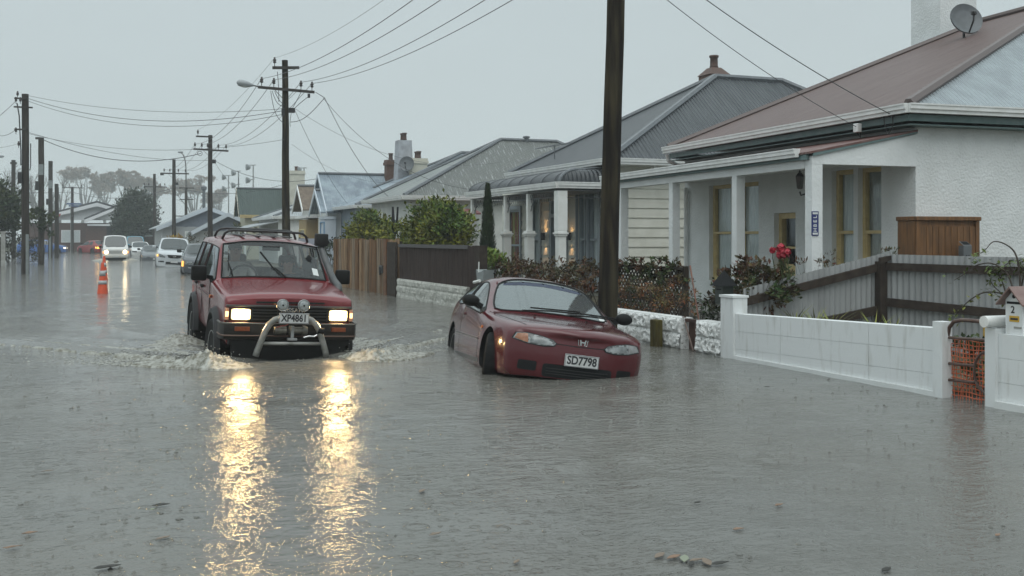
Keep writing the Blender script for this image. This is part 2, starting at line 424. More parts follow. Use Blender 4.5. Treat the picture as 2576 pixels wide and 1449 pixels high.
def sash(parent, x0, x1, z0, z1, y, fm, gm, curtain=None, mid=True, fw=.06, name='window', dep=.12, axis='y', label=None):
    """sash window set back from the wall face at y (outside is +y); frame > pane, curtain"""
    M = None
    if axis == 'x': M = Matrix(((0,-1,0,0),(1,0,0,0),(0,0,1,0),(0,0,0,1)))   # local (x,y)->( -y, x): window faces -x
    f = MB(); f.M = M; yo, yi = y-dep+.03, y-dep-.05
    f.box(x0, x0+fw, yi, yo, z0, z1); f.box(x1-fw, x1, yi, yo, z0, z1)
    f.box(x0+fw, x1-fw, yi, yo, z0, z0+fw*1.3); f.box(x0+fw, x1-fw, yi, yo, z1-fw, z1)
    if mid:
        zm = z0+(z1-z0)*.5
        f.box(x0+fw, x1-fw, yi+.005, yo+.012, zm-.025, zm+.025)
        f.box(x0+fw, x0+fw+.035, yi+.01, yo-.01, z0+fw*1.3, zm-.025); f.box(x1-fw-.035, x1-fw, yi+.01, yo-.01, z0+fw*1.3, zm-.025)
    o = f.build(name, fm, parent)
    if label: o['label'] = label
    p = MB(); p.M = M; p.box(x0+fw*.6, x1-fw*.6, yi+.02, yi+.028, z0+fw*.6, z1-fw*.6); p.build('pane', gm, o)
    if curtain:
        c = MB(); c.M = M; n = 24; vs = []
        for i in range(n+1):
            t = i/n; x = x0+fw+(x1-x0-2*fw)*t; yy = yi-.012+.010*math.sin(t*44)
            vs += [(x, yy, z0+.05), (x, yy, z1-.05)]
        c.add(vs, [(2*i, 2*i+2, 2*i+3, 2*i+1) for i in range(n)]); c.build('curtain', curtain, o)
    return o

def ridge_cap(mb, a, b, r=.07):
    mb.tube([a, b], r, 6)

def gutter_run(mb, pts, h=.10, d=.11, up=0):
    """ogee gutter following a polyline"""
    for p, q in zip(pts[:-1], pts[1:]):
        p = Vector(p); q = Vector(q)
        mb.obox(p+Vector((0,0,up-h*.25)), q+Vector((0,0,up-h*.25)), d, h*.5); mb.obox(p+Vector((0,0,up-h*.72)), q+Vector((0,0,up-h*.72)), d*.62, h*.44)
        mb.obox(p+Vector((0,0,up+.008)), q+Vector((0,0,up+.008)), d*1.18, .022)

def chimney(parent, x, y, z0, z1, w, d, m, pots=1, potm=None, cap=True, taper=1.0, pm_label=None, flare=False):
    c = MB(); a, b = w/2, d/2; t = taper
    c.add([(x-a,y-b,z0),(x+a,y-b,z0),(x+a,y+b,z0),(x-a,y+b,z0),(x-a*t,y-b*t,z1),(x+a*t,y-b*t,z1),(x+a*t,y+b*t,z1),(x-a*t,y+b*t,z1)],
          [(0,1,5,4),(1,2,6,5),(2,3,7,6),(3,0,4,7),(4,5,6,7)])
    a *= t; b *= t
    if cap:
        c.box(x-a-.05, x+a+.05, y-b-.05, y+b+.05, z1-.22, z1-.10); c.box(x-a-.02, x+a+.02, y-b-.02, y+b+.02, z1-.099, z1+.02)
    o = c.build('chimney', m, parent)
    if flare:
        f = MB(); q = .5; f.add([(x-a-.05,y-b-.05,z1+.021),(x+a+.05,y-b-.05,z1+.021),(x+a+.05,y+b+.05,z1+.021),(x-a-.05,y+b+.05,z1+.021),(x-a*q,y-b*q,z1+.22),(x+a*q,y-b*q,z1+.22),(x+a*q,y+b*q,z1+.22),(x-a*q,y+b*q,z1+.22)],
          [(0,1,5,4),(1,2,6,5),(2,3,7,6),(3,0,4,7),(4,5,6,7),(3,2,1,0)]); f.build('chimney_cap', potm or m, o); z1 += .2
    for i in range(pots):
        p = MB(); xx = x+(i-(pots-1)/2)*.3
        p.lathe([(.10,z1+.02),(.115,z1+.03),(.10,z1+.08),(.095,z1+.28),(.12,z1+.29),(.12,z1+.34),(.07,z1+.34),(.07,z1+.2)], 12, (xx,y,0)); p.build('chimney_pot', potm or m_terra, o, True)
    return o

def sat_dish(loc, r, face, label):
    """dish on a bent arm; face = direction it looks"""
    e = empty('satellite_dish', loc, 0, label, 'satellite dish')
    M = Vector(face).normalized().to_track_quat('Z', 'Y').to_matrix().to_4x4()
    d = MB(); d.M = M; prof = [(0.001,-.06*r/.4)]+[(r*k/6, -.06*r/.4+.15*r*(k/6)**2) for k in range(1,7)]+[(r*.99, .1*r), (r*.5,-.02*r-.06*r/.4)]
    d.lathe(prof, 24); o = d.build('dish', m_dish, e, True); autosmooth(o)
    a = MB(); a.tube([M @ Vector((0,-r*.95,0)), M @ Vector((0,-r*.5,r*.7)), M @ Vector((0,-r*.1,r*.85))], .018, 6)
    q = M @ Vector((0,-r*.1,r*.85)); a.blob(q, .06); a.build('feed_arm', m_black, e)
    b = MB(); q = M @ Vector((0,0,-.08)); b.tube([q, q+Vector((0,0,-r*1.1))], .025, 6); b.build('mount', m_black, e)
    return e

def hip_roof(parent, x0, x1, yf, yb, ze, apex, end, mats, caps, sheet=.03, fascia=None, gut=None, gz=.0):
    """hip roof: eaves rectangle x0..x1, yf (street) .. yb (back, smaller y); ridge apex -> end. mats[0] street/back faces, mats[1] side faces"""
    A, B = Vector(apex), Vector(end)
    P = [Vector((x0,yf,ze)), Vector((x1,yf,ze)), Vector((x1,yb,ze)), Vector((x0,yb,ze))]
    r = MB()
    if abs(A.x-B.x) < .01:      # ridge runs into the section
        r.cur = 0; r.add([P[0],P[1],A], [(0,1,2)]); r.add([P[2],P[3],B], [(0,1,2)])
        r.cur = 1; r.add([P[1],P[2],B,A], [(0,1,2,3)]); r.add([P[3],P[0],A,B], [(0,1,2,3)])
        hips = ((P[0],A),(P[1],A),(P[2],B),(P[3],B),(A,B))
    else:                       # ridge parallel to the street, A far end, B near end
        r.cur = 0; r.add([P[0],P[1],A,B], [(0,1,2,3)]); r.add([P[2],P[3],B,A], [(0,1,2,3)])
        r.cur = 1; r.add([P[1],P[2],A], [(0,1,2)]); r.add([P[3],P[0],B], [(0,1,2)])
        hips = ((P[0],B),(P[1],A),(P[2],A),(P[3],B),(A,B))
    r.cur = 0; r.add([p-Vector((0,0,.05)) for p in P], [(3,2,1,0)])
    ro = r.build('roof', mats, parent)
    c = MB()
    for a, b in hips: c.tube([a+Vector((0,0,.02)), b+Vector((0,0,.02))], .075, 6)
    c.build('ridge_capping', caps, ro)
    return ro

def skirt(mb, x0, x1, yf, yb, z0, z1, t=.03):
    mb.box(x0, x1, yf-t, yf, z0, z1); mb.box(x0, x1, yb, yb+t, z0, z1); mb.box(x0, x0+t, yb+t, yf-t, z0, z1); mb.box(x1-t, x1, yb+t, yf-t, z0, z1)

# ---- house with the red roof (nearest)
F1 = Fr((11.19, 12.21), 3.9)
h1 = H('roughcast_cottage', (11.19, 12.21), 3.9, 'white roughcast cottage with faded red corrugated roof and square verandah posts')
m_redroof = stripe_mat('red_corrugated', (.088,.042,.036), 'X', .085, .45, .03, (.12,.072,.062), 3, stretch=(5,.35,.35))
m_silver = stripe_mat('galvanised', (.31,.35,.37), 'Y', .085, .42, .03, (.26,.29,.31), 3, metal=.2)
ro = hip_roof(h1, -.29, 7.28, .35, -12.75, 3.335, (5.65,-6.2,6.05), (3.29,-6.2,6.05), [m_redroof, m_silver], m_ridge)
g = MB(); gutter_run(g, [(7.35,.41,3.33),(-.35,.41,3.33),(-.35,-12.8,3.33)], .12, .12); g.build('gutter', m_gutter, ro)
f = MB(); skirt(f, -.27, 7.26, .33, -12.7, 3.115, 3.21, .03); f.box(-.24, 7.23, -12.66, .29, 3.062, 3.077); f.build('fascia', m_teal, ro)
OPS = [(6.19-.92, 6.19, .62, 2.50), (4.9-.5, 4.9-.5+.01, 9, 9.1)]
w1 = (5.30, 6.17, .62, 2.50); w2 = (4.30, 5.12, .62, 2.50)
dr = (3.10, 3.78, .25, 1.90); w3 = (1.47, 2.05, .55, 2.55); w4 = (.78, 1.36, .55, 2.55)
wl = MB(); wall_open(wl, 0, 7.22, -.3, 3.06, [w1, w2, dr, w3, w4], 0, -.25)
wl.box(0, .25, -12.4, -.251, -.3, 3.06); wl.box(6.97, 7.22, -12.4, -.251, -.3, 3.06)
wl.box(.26, 6.96, -2.4, -2.3, -.3, 3.05)
wl.build('wall', m_rough, h1)
for wd, cu in ((w1,m_net),(w2,m_net),(w3,m_net),(w4,m_blind)): sash(h1, *wd, 0, m_cream, m_wglass, cu, fw=.07)
d = MB(); d.box(dr[0], dr[0]+.09, -.2, -.10, dr[2], dr[3]); d.box(dr[1]-.09, dr[1], -.2, -.10, dr[2], dr[3]); d.box(dr[0]+.09, dr[1]-.09, -.2, -.10, dr[3]-.1, dr[3])
d.box(dr[0]+.09, dr[1]-.09, -.2, -.12, dr[2], dr[2]+.75); d.box(dr[0]+.09, dr[1]-.09, -.19, -.13, 1.27, 1.31)
do = d.build('door', m_cream, h1); d = MB(); d.box(dr[0]+.08, dr[1]-.08, -.17, -.16, dr[2]+.74, dr[3]-.09); d.build('pane', m_wglass, do)
d = MB(); d.blob((dr[0]+.14, -.09, 1.0), .03, 2); d.build('handle', m_black, do)
# verandah: lean-to roof, beam, posts
VD = 1.74
v = MB(); v.add([(-.05,VD+.06,2.66),(7.3,VD+.06,2.66),(7.3,.0,3.02),(-.05,.0,3.02),(-.05,VD+.06,2.63),(7.3,VD+.06,2.63),(7.3,.0,2.99),(-.05,.0,2.99)],[(0,1,2,3),(7,6,5,4),(0,4,5,1),(3,2,6,7),(1,5,6,2),(0,3,7,4)])
vr = v.build('verandah_roof', [stripe_mat('red_verandah', (.12,.05,.042), 'X', .085, .5, .012, (.16,.09,.08), 4)], h1)
g = MB(); gutter_run(g, [(7.3,VD+.10,2.70),(.21,VD+.10,2.70)], .11, .10); g.build('verandah_gutter', m_gutter, vr)
b = MB(); b.box(.05, 7.15, VD+.005, VD+.05, 2.555, 2.625); b.build('verandah_fascia', m_teal, vr)
b = MB(); b.prism([(-.045,VD,2.60),(-.045,.0,2.965),(-.045,.0,3.0),(-.045,VD,2.64)], (.03,0,0)); b.build('barge', m_teal, vr)
b = MB(); b.box(.17, 7.1, VD-.14, VD, 2.44, 2.62); b.build('verandah_beam', m_rough2, h1)
b = MB(); b.box(.17, 7.1, .01, VD-.141, 2.60, 2.615); b.build('verandah_ceiling', m_white, h1)
# solid end panel facing the camera
b = MB(); b.prism([(-.012,VD,2.49),(-.012,.0,2.49),(-.012,.0,2.955),(-.012,VD,2.60)], (.17,0,0)); b.build('end_panel', m_rough2, h1)
for x0, s_ in ((-.010,.17),(2.06,.15),(4.30,.145),(6.55,.16)):
    b = MB(); b.box(x0, x0+s_, VD-s_-.002, VD-.002, -.3, 2.489 if x0 < 0 else 2.439); b.build('post', m_rough2, h1)
b = MB(); b.box(.0, 7.2, .01, VD-.2, -.3, .22); b.build('verandah_floor', m_concrete, h1)
# pipework
b = MB(); b.tube([(7.32,.36,3.2),(7.32,.33,3.08),(7.32,.12,2.98),(7.30,.06,2.9),(7.30,.06,2.85)], .045, 8); b.build('downpipe', m_gutter, h1)
b = MB(); b.tube([(7.05,.06,2.50),(7.05,.06,.0)], .045, 8); b.tube([(7.05,.055,2.42),(7.05,.055,2.44)], .06, 8); b.build('downpipe', m_gutter, h1)
# wall lantern
lt = empty('wall_lantern', F1.w(2.45, .2, 2.35), 0, 'black carriage lantern on the wall under the nearest verandah', 'lantern')
b = MB(); b.M = Matrix.Scale(.8, 4); b.lathe([(.03,-.20),(.055,-.18),(.06,-.17),(.085,.06),(.10,.07),(.06,.12),(.03,.15),(.015,.20),(.001,.22)], 6); b.build('lamp_body', m_black, lt)
b = MB(); b.lathe([(.054,-.15),(.078,.05)], 6); b.build('lamp_glass', mat('lamp_glass', (.12,.12,.11), .1), lt)
b = MB(); b.tube([(0,0,-.2),(.02,0,-.26),(.18,-.01,-.22),(.19,-.01,-.1)], .014, 6); b.build('bracket', m_black, lt)
lx_, lz_ = F1.fy(2012, 452, .2); lt.location = F1.w(lx_, .20, lz_); lt.rotation_euler = (0,0,R(90)-R(3.9)+R(-90))
# blue house sign on the corner post
sg = empty('house_sign', F1.w(-.012, VD-.045, 1.66), 0, 'narrow blue name sign screwed to the corner verandah post', 'sign')
sg.rotation_euler = (0, 0, -R(3.9))
b = MB(); b.box(-.055, .055, -.012, .0, -.17, .17); b.build('board', mat('sign_blue', (.02,.03,.14), .4), sg)
m_sw = mat('sign_white', (.6,.62,.62), .5)
for i, ch in enumerate('LEBH'):
    text_mesh('letter', ch, .075, m_sw, sg, Matrix.Translation((0,-.0125,.09-.06*i)) @ STAND @ Matrix.Rotation(R(90), 4, 'Z'), .001, .002)
for zz in (.142, -.142):
    b = MB(); b.box(-.042, .042, -.0135, -.0121, zz-.014, zz+.014); b.build('stripe', m_sw, sg)
# chimney and dish behind the front roof
cy_, cz_ = F1.fx(2373, 80, 6.6)
chimney(ro, 6.6, cy_, 3.0, 9.0, .95, .95, m_rough, 1, m_terra)
p = F1.w(3.75, -6.35, 6.35); sat_dish(at_d(2430, 48, (p-EYE).dot(Vector((SN,CS,0)))), .33, (-.25,-.95,.35), 'grey satellite dish beside the tall white roughcast chimney')

# ---- villa with the dark roof and bull-nosed verandah
F2 = Fr((11.87, 23.27), 0, 1.135, -.196)
h2 = H('weatherboard_villa', (11.87, 23.27), 0, 'cream weatherboard villa with dark grey corrugated roof and bull-nosed verandah')
h2.location.z = -.196; h2.scale = (1.135,)*3
m_dk1 = stripe_mat('slate_corrugated_front', (.036,.042,.048), 'X', .10, .4, .04, (.056,.063,.07), 3, stretch=(4,.4,.4))
m_dk2 = stripe_mat('slate_corrugated_side', (.042,.048,.055), 'Y', .10, .4, .05, (.065,.072,.08), 3, stretch=(.4,4,.4))
ro = hip_roof(h2, -.42, 5.3, .18, -10.5, 3.12, (2.42,-4.2,5.47), (2.42,-6.2,5.47), [m_dk1, m_dk2], m_ridge_g)
g = MB(); gutter_run(g, [(5.32,.24,3.12),(-.47,.24,3.12),(-.47,-10.5,3.12)], .12, .12); g.build('gutter', m_gutter, ro)
f = MB(); f.box(-.40, 5.28, -10.4, .16, 3.0, 3.015)
for i in range(9): f.box(-.38, -.22, -1.0-i*1.05, -.9-i*1.05, 2.86, 2.999)
f.build('soffit', m_white, ro)
bd = .21
m_boards_s = stripe_mat('weatherboards', (.62,.61,.53), 'Z', bd, .45, .0, saw=True, col2=(.57,.56,.48))
wl = MB()
def boards(mb, x0, x1, z0, z1, y, axis, gaps=()):
    """lapped weatherboards: each a wedge whose foot stands proud"""
    n = int((z1-z0)/bd)
    for i in range(n):
        za, zb = z0+i*bd, z0+(i+1)*bd
        segs = [(x0, x1)]
        for (ga, gb, gz0, gz1) in gaps:
            if gz0 < zb-.02 and gz1 > za+.02:
                ns = []
                for a, b in segs:
                    if gb <= a or ga >= b: ns.append((a, b)); continue
                    if ga > a: ns.append((a, ga))
                    if gb < b: ns.append((gb, b))
                segs = ns
        for a, b in segs:
            if axis == 'y': mb.prism([(a,y,za),(a,y+.032,za),(a,y+.006,zb),(a,y,zb)], (b-a,0,0))
            else: mb.prism([(y,a,za),(y-.032,a,za),(y-.006,a,zb),(y,a,zb)], (0,b-a,0))
W2 = [(.42,.98,.35,2.5), (1.03,1.5,.35,2.5), (2.05,3.0,.2,2.35), (3.62,4.3,.35,2.5), (4.9,5.9,.35,2.2)]
wall_open(wl, 0, 6.2, -.3, 3.0, W2, 0, -.2); wl.box(0, .2, -10, -.201, -.3, 3.0); wl.box(.21, 6.1, -2.2, -2.1, -.3, 2.9); wl.box(6.0, 6.2, -10, -.201, -.3, 3.0)
wlo = wl.build('wall', m_weather, h2)
b = MB(); boards(b, .12, 6.15, -.2, 2.98, .001, 'y', [(a-.09, c+.09, z0-.05, z1+.09) for a, c, z0, z1 in W2]); b.build('front_boards', m_weather, wlo)
b = MB(); boards(b, -9.8, -.12, -.2, 2.98, -.001, 'x'); b.build('side_boards', m_weather, wlo)
b = MB(); b.box(-.05, .10, .002, .05, -.3, 2.98); b.box(-.05, -.002, -.11, .0, -.3, 2.98); b.build('corner_board', m_white, wlo)
m_grey_fr = mat('blue_grey_frame', (.30,.34,.37), .4)
for i, q in enumerate(W2):
    if i == 2: continue
    sash(h2, *q, .01, m_grey_fr, m_wglass, m_net if i != 4 else mat('striped_curtain', (.30,.26,.08), .9, (.25,.05,.05), 2, stretch=(8,1,.1), lo=.48, hi=.52), fw=.06, dep=.06)
    a = MB(); a.box(q[0]-.09, q[0], .0, .06, q[2], q[3]+.09); a.box(q[1], q[1]+.03, .0, .06, q[2], q[3]+.09); a.box(q[0]+.0005, q[1]-.0005, .0, .06, q[3]+.001, q[3]+.09); a.box(q[0]-.1, q[1]+.05, .0, .09, q[2]-.05, q[2]-.001); a.build('architrave', m_grey_fr, h2)
q = W2[2]; d = MB(); d.box(q[0], q[0]+.12, -.12, .06, q[2], q[3]); d.box(q[1]-.12, q[1], -.12, .06, q[2], q[3]); d.box(q[0]+.12, q[1]-.12, -.12, .06, 1.95, 2.03)
d.box(q[0]+.12, q[1]-.12, -.12, -.06, q[2], .9); d.box(q[0]+.46, q[0]+.52, -.11, -.05, .9, 1.95); do = d.build('door', m_grey_fr, h2)
d = MB(); d.box(q[0]+.1, q[1]-.1, -.1, -.09, .88, q[3]); d.build('pane', m_wglass, do)
# bull-nosed verandah roof with rounded hip end
v = MB(); prof = []
for i in range(9):
    t = i/8*math.pi/2
    prof.append((1.32-.42*(1-math.sin(t)) if False else .75+.57*math.cos(t), 2.60+.30*math.sin(t)))
prof = [(p[0], p[1]) for p in prof]+[(.03, 2.97)]
n = len(prof); vs = []
xe = -.36
ring = [(5.15, 0)]
for (yy, zz) in prof: vs.append((5.2, yy, zz))
for (yy, zz) in prof: vs.append((xe+(1.32-yy)*.42, yy, zz))
for (yy, zz) in prof: vs.append((xe+(1.32-yy)*.42, .03, zz) if zz > 2.96 else (xe+(1.32-yy)*.42, .03, zz))
v.cur = 0; v.add(vs[:2*n], [(i, i+1, n+i+1, n+i) for i in range(n-1)])
v.cur = 1; v.add(vs[n:], [(i, i+1, n+i+1, n+i) for i in range(n-1)])
m_bn1 = stripe_mat('bullnose_front', (.055,.065,.075), 'X', .62, .3, .0, (.08,.09,.1), 2)
m_bn2 = stripe_mat('bullnose_end', (.026,.030,.034), 'Y', .10, .35, .03, (.04,.045,.05), 3)
vr = v.build('verandah_roof', [stripe_mat('bullnose_long', (.026,.030,.034), 'X', .10, .35, .02, (.04,.045,.05), 2), m_bn2], h2, True)
b = MB()
for i in range(9):
    x = 5.2-i*.66
    if x > xe+.1: b.tube([(x, yy+.004, zz+.006) for yy, zz in prof], .012, 5)
b.tube([(xe+(1.32-yy)*.42, yy, zz) for yy, zz in prof], .035, 6)
b.build('roof_seam', m_ridge_g, vr)
g = MB(); gutter_run(g, [(5.2,1.37,2.60),(xe-.05,1.37,2.60),(xe-.05,.0,2.60)], .12, .11); g.build('verandah_gutter', m_gutter, vr)
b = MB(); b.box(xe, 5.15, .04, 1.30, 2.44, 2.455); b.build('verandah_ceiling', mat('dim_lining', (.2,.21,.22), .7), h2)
m_lace = mat('iron_lace', (.07,.08,.09), .5)
b = MB()
for (x0, x1) in ((-.22,1.3),(1.45,2.68),(2.80,4.95)):
    b.box(x0, x1, 1.245, 1.265, 2.30, 2.318); k = int((x1-x0)/.11)
    for i in range(k):
        x = x0+(i+.5)*(x1-x0)/k
        b.tube([(x+.05*math.cos(t), 1.255, 2.37+.05*math.sin(t)) for t in [j*math.pi/4 for j in range(9)]], .008, 4); b.tube([(x,1.255,2.30),(x+.03,1.255,2.25),(x-.03,1.255,2.22)], .008, 4)
    for s, xx in ((1,x0),(-1,x1)):
        b.tube([(xx+s*.02,1.255,2.05),(xx+s*.1,1.255,2.2),(xx+s*.3,1.255,2.29)], .01, 4); b.tube([(xx+s*.02,1.255,2.15),(xx+s*.12,1.255,2.18),(xx+s*.14,1.255,2.28)], .008, 4)
b.box(-.25, .0, .06, 1.2, 2.3, 2.31)
b.build('iron_lacework', m_lace, h2)
for x, r in ((-.30,.105),(1.37,.055),(2.74,.055),(5.02,.055)):
    b = MB(); b.box(x-r, x+r, 1.255-r, 1.255+r, 1.62, 2.435); b.box(x-.085, x+.085, 1.17, 1.34, -.3, 1.5)
    b.box(x-.105, x+.105, 1.15, 1.36, 1.5, 1.54); b.box(x-.125, x+.125, 1.13, 1.38, 1.541, 1.575); b.box(x-.10, x+.10, 1.155, 1.355, 1.576, 1.62); b.build('verandah_post', m_white, h2)
b = MB(); b.box(-.4, 5.2, .03, 1.4, -.3, .18); b.build('verandah_floor', m_concrete, h2)
# lit up-and-down wall lights either side of the door
m_lit = mat('lamp_warm', (.9,.6,.3), .4, emit=(1,.55,.2), estr=30)
for i, (x, lab) in enumerate(((1.80,'black wall light glowing amber on the near side of the villa door'),(3.28,'black wall light glowing amber up and down beyond the villa door'))):
    e = empty('wall_light', F2.w(x, .10, 1.5), 0, lab, 'wall light')
    b = MB(); b.lathe([(.045,-.10),(.06,-.10),(.06,.10),(.045,.10),(.045,.09)], 12); b.build('lamp_body', m_black, e)
    for s in (1,-1): b = MB(); b.lathe([(.04,s*.095),(.04,s*.085)], 12); b.build('bulb', m_lit, e)
    for s in ((1,-1) if i else (-1,)):
        l = bpy.data.lights.new('lamp_beam', 'SPOT'); l.energy = 7; l.color = (1,.55,.22); l.spot_size = R(50); l.spot_blend = .6; l.shadow_soft_size = .03
        lo_ = bpy.data.objects.new('lamp_beam', l); COL.objects.link(lo_); lo_.parent = e; lo_.location = (0, 0, s*.12)
        lo_.rotation_euler = (Vector((.22,0,s)).normalized()).to_track_quat('-Z','Y').to_euler()
b = MB(); b.cur = 0
cy_, cz_ = F2.fx(1796, 193, 3.0)
chimney(ro, 3.0, cy_, 4.3, cz_, .52, .52, m_brick, 1, m_terra, True, flare=True)
sat_dish(F2.w(5.4, -3.6, 4.55), .26, (-.7,-.7,.3), 'small pale satellite dish peeping over the dark grey roof')
# TV aerial between this roof and the next
e = empty('tv_aerial', at_d(1395, 372, 30), 0, 'thin rake-like television aerial above the streaky grey roof', 'aerial')
b = MB(); b.tube([(-.6,0,-.05),(.55,0,.16)], .012, 5); b.build('boom', m_ridge_g, e)
for i in range(9):
    x = -.5+i*.12; b = MB(); z = -.02+.04*i*.6
    b.tube([(x,-.22,z),(x,.22,z)], .007, 4); b.build('element', m_ridge_g, e)
b = MB(); b.tube([(0,0,.05),(.0,0,-1.6)], .018, 6); b.build('mast', m_ridge_g, e)

# ---- cottage with the streaky grey roof
m_st1 = stripe_mat('weathered_front', (.13,.145,.14), 'X', .10, .5, .014, (.22,.235,.225), 2.5, stretch=(3,.4,.4))
m_st2 = stripe_mat('weathered_side', (.115,.122,.115), 'Y', .10, .5, .018, (.33,.35,.34), 5.5, stretch=(.6,3.5,.4), lo=.57, hi=.70)
h3 = H('plaster_cottage', (10.5, 35.9), 0, 'white plastered cottage under a flaking grey corrugated hip roof')
ro = hip_roof(h3, -.16, 5.49, .15, -11.4, 2.93, (2.66,-4.53,5.25), (2.66,-6.9,5.25), [m_st1, m_st2], m_ridge_g)
g = MB(); gutter_run(g, [(5.55,.2,2.93),(-.2,.2,2.93),(-.2,-11.4,2.93)], .14, .12); g.build('gutter', m_gutter, ro)
wl = MB(); wl.box(.15, 5.3, -11.2, -.12, -.3, 2.82); wl.build('wall', mat('plaster', (.62,.63,.60), .8, (.5,.52,.5), 2), h3)
f = MB(); f.box(-.14, 5.47, -11.3, .13, 2.80, 2.815); f.build('soffit', m_white, ro)
sash(h3, 1.2, 2.2, .8, 2.2, -.02, m_white, m_wglass, m_net, dep=.02); sash(h3, 3.4, 4.4, .8, 2.2, -.02, m_white, m_wglass, m_net, dep=.02)
c = MB(); c.lathe([(.09,5.2),(.09,5.36),(.14,5.37),(.14,5.42),(.02,5.45)], 10, (2.66,-5.6,0)); c.build('roof_vent', m_ridge_g, ro)
b = MB(); b.add([(-.9,-.3,2.35),(-.2,-.3,2.5),(-.2,-2.4,2.5),(-.9,-2.4,2.35)], [(0,1,2,3)]); b.box(-.9,-.87,-2.4,-.3,2.28,2.345); b.build('lean_to_roof', mat('red_lean', (.16,.05,.05), .5), h3)

# ---- blue house with street gable
F4 = Fr((10.5, 43), 0)
m_chim = mat('grey_render', (.42,.44,.47), .8, (.30,.31,.33), 3, bump=.4, bscale=20)
m_bl1 = stripe_mat('blue_corrugated_front', (.15,.185,.22), 'X', .11, .4, .012, (.25,.30,.34), 2)
m_bl2 = stripe_mat('blue_corrugated_side', (.15,.185,.22), 'Y', .11, .4, .014, (.25,.30,.34), 2)
m_bluewall = mat('pale_blue_boards', (.30,.35,.41), .6, (.25,.30,.36), 3)
m_bl_trim = mat('pale_blue_trim', (.52,.57,.62), .5)
h4 = H('blue_gabled_house', (10.5, 43), 0, 'pale blue house with a steep street gable and blue iron roof')
ro = hip_roof(h4, -.12, 6.6, .12, -11, 2.80, (2.66,-5.4,5.30), (2.66,-7.6,5.30), [m_bl1, m_bl2], m_ridge_g)
g = MB(); gutter_run(g, [(3.8,.18,2.80),(-.18,.18,2.80),(-.18,-11,2.80)], .12, .12); g.build('gutter', m_gutter, ro)
def gable_wing(parent, xl, xr, y0, y1, ze, xa, za, rm, wm, tm, over=.45, zb=-.3, wall=True, soff=None):
    """gable end facing the street at y0, ridge running to y1; returns roof"""
    r = MB(); t = .06
    for (xe_, s) in ((xl,1),(xr,-1)):
        r.cur = 0
        r.add([(xe_,y0+over,ze),(xa,y0+over,za),(xa,y1,za),(xe_,y1,ze),(xe_,y0+over,ze-t),(xa,y0+over,za-t),(xa,y1,za-t),(xe_,y1,ze-t)],
              [(0,1,2,3),(7,6,5,4),(0,4,5,1),(3,2,6,7),(0,3,7,4)])
    rr = r.build('roof', rm, parent)
    b = MB()
    for xe_ in (xl, xr):
        k = .02 if xe_ < xa else -.02
        b.prism([(xe_-k,y0+over+.005,ze-.17),(xe_-k,y0+over+.005,ze+.03),(xa,y0+over+.005,za+.05),(xa,y0+over+.005,za-.15)], (0,.04,0))
    b.build('barge_board', tm, rr)
    c = MB(); c.tube([(xa,y0+over,za+.03),(xa,y1,za+.03)], .07, 6); c.build('ridge_capping', m_ridge_g, rr)
    if wall:
        w_ = MB(); i = .22*abs(xa-xl); xl2, xr2 = (xl+i*.9, xr-i*.9) if xl < xr else (xl-i*.9, xr+i*.9)
        zl = ze+(za-ze)*abs(xl2-xl)/abs(xa-xl)-t; zr = ze+(za-ze)*abs(xr2-xr)/abs(xa-xr)-t
        w_.prism([(xl2,y0,zb),(xr2,y0,zb),(xr2,y0,zr-.02),(xa,y0,za-t-.03),(xl2,y0,zl-.02)], (0,-.2,0))
        w_.box(min(xl2,xr2), min(xl2,xr2)+.15, y1, y0-.201, zb, min(zl,zr)-.03); w_.box(max(xl2,xr2)-.15, max(xl2,xr2), y1, y0-.201, zb, min(zl,zr)-.03)
        w_.build('gable_wall', wm, parent)
    return rr
gable_wing(h4, 7.6, 3.85, 0, -4.6, 2.66, 5.72, 4.40, [m_bl2], m_bluewall, m_bl_trim)
wl = MB(); wl.box(.05, 6.4, -10.9, -.25, -.3, 2.72); wl.build('wall', m_bluewall, h4)
b = MB(); b.box(3.95, 5.0, .02, .5, .3, 2.3); b.box(3.9, 5.05, .02, .55, 2.301, 2.42); b.build('bay', m_bl_trim, h4)
sash(h4, 4.05, 4.9, .9, 2.2, .56, mat('blue_frame', (.16,.27,.40), .5), m_wglass, None, dep=.04)
cy_, cz_ = F4.fx(1015, 354, 3.95); cy4 = cy_
chimney(ro, 3.95, cy_, 2.9, cz_, .78, .82, m_chim, 2, m_terra, False, .75)
cy_, cz_ = F4.fx(983, 404, 5.4)
chimney(ro, 5.4, cy_, 3.2, cz_, .42, .5, m_brick, 1, m_terra)
cy_, cz_ = F4.fx(1051, 400, 3.5)
chimney(ro, 3.5, cy_, 3.0, cz_, .5, .75, mat('cream_render', (.5,.48,.4), .7), 2, m_terra)
sat_dish(F4.w(3.2, F4.fx(1023, 412, 3.2)[0], F4.fx(1023, 412, 3.2)[1]), .34, (-.5,-.85,.2), 'grey satellite dish strapped to the white two-pot chimney')

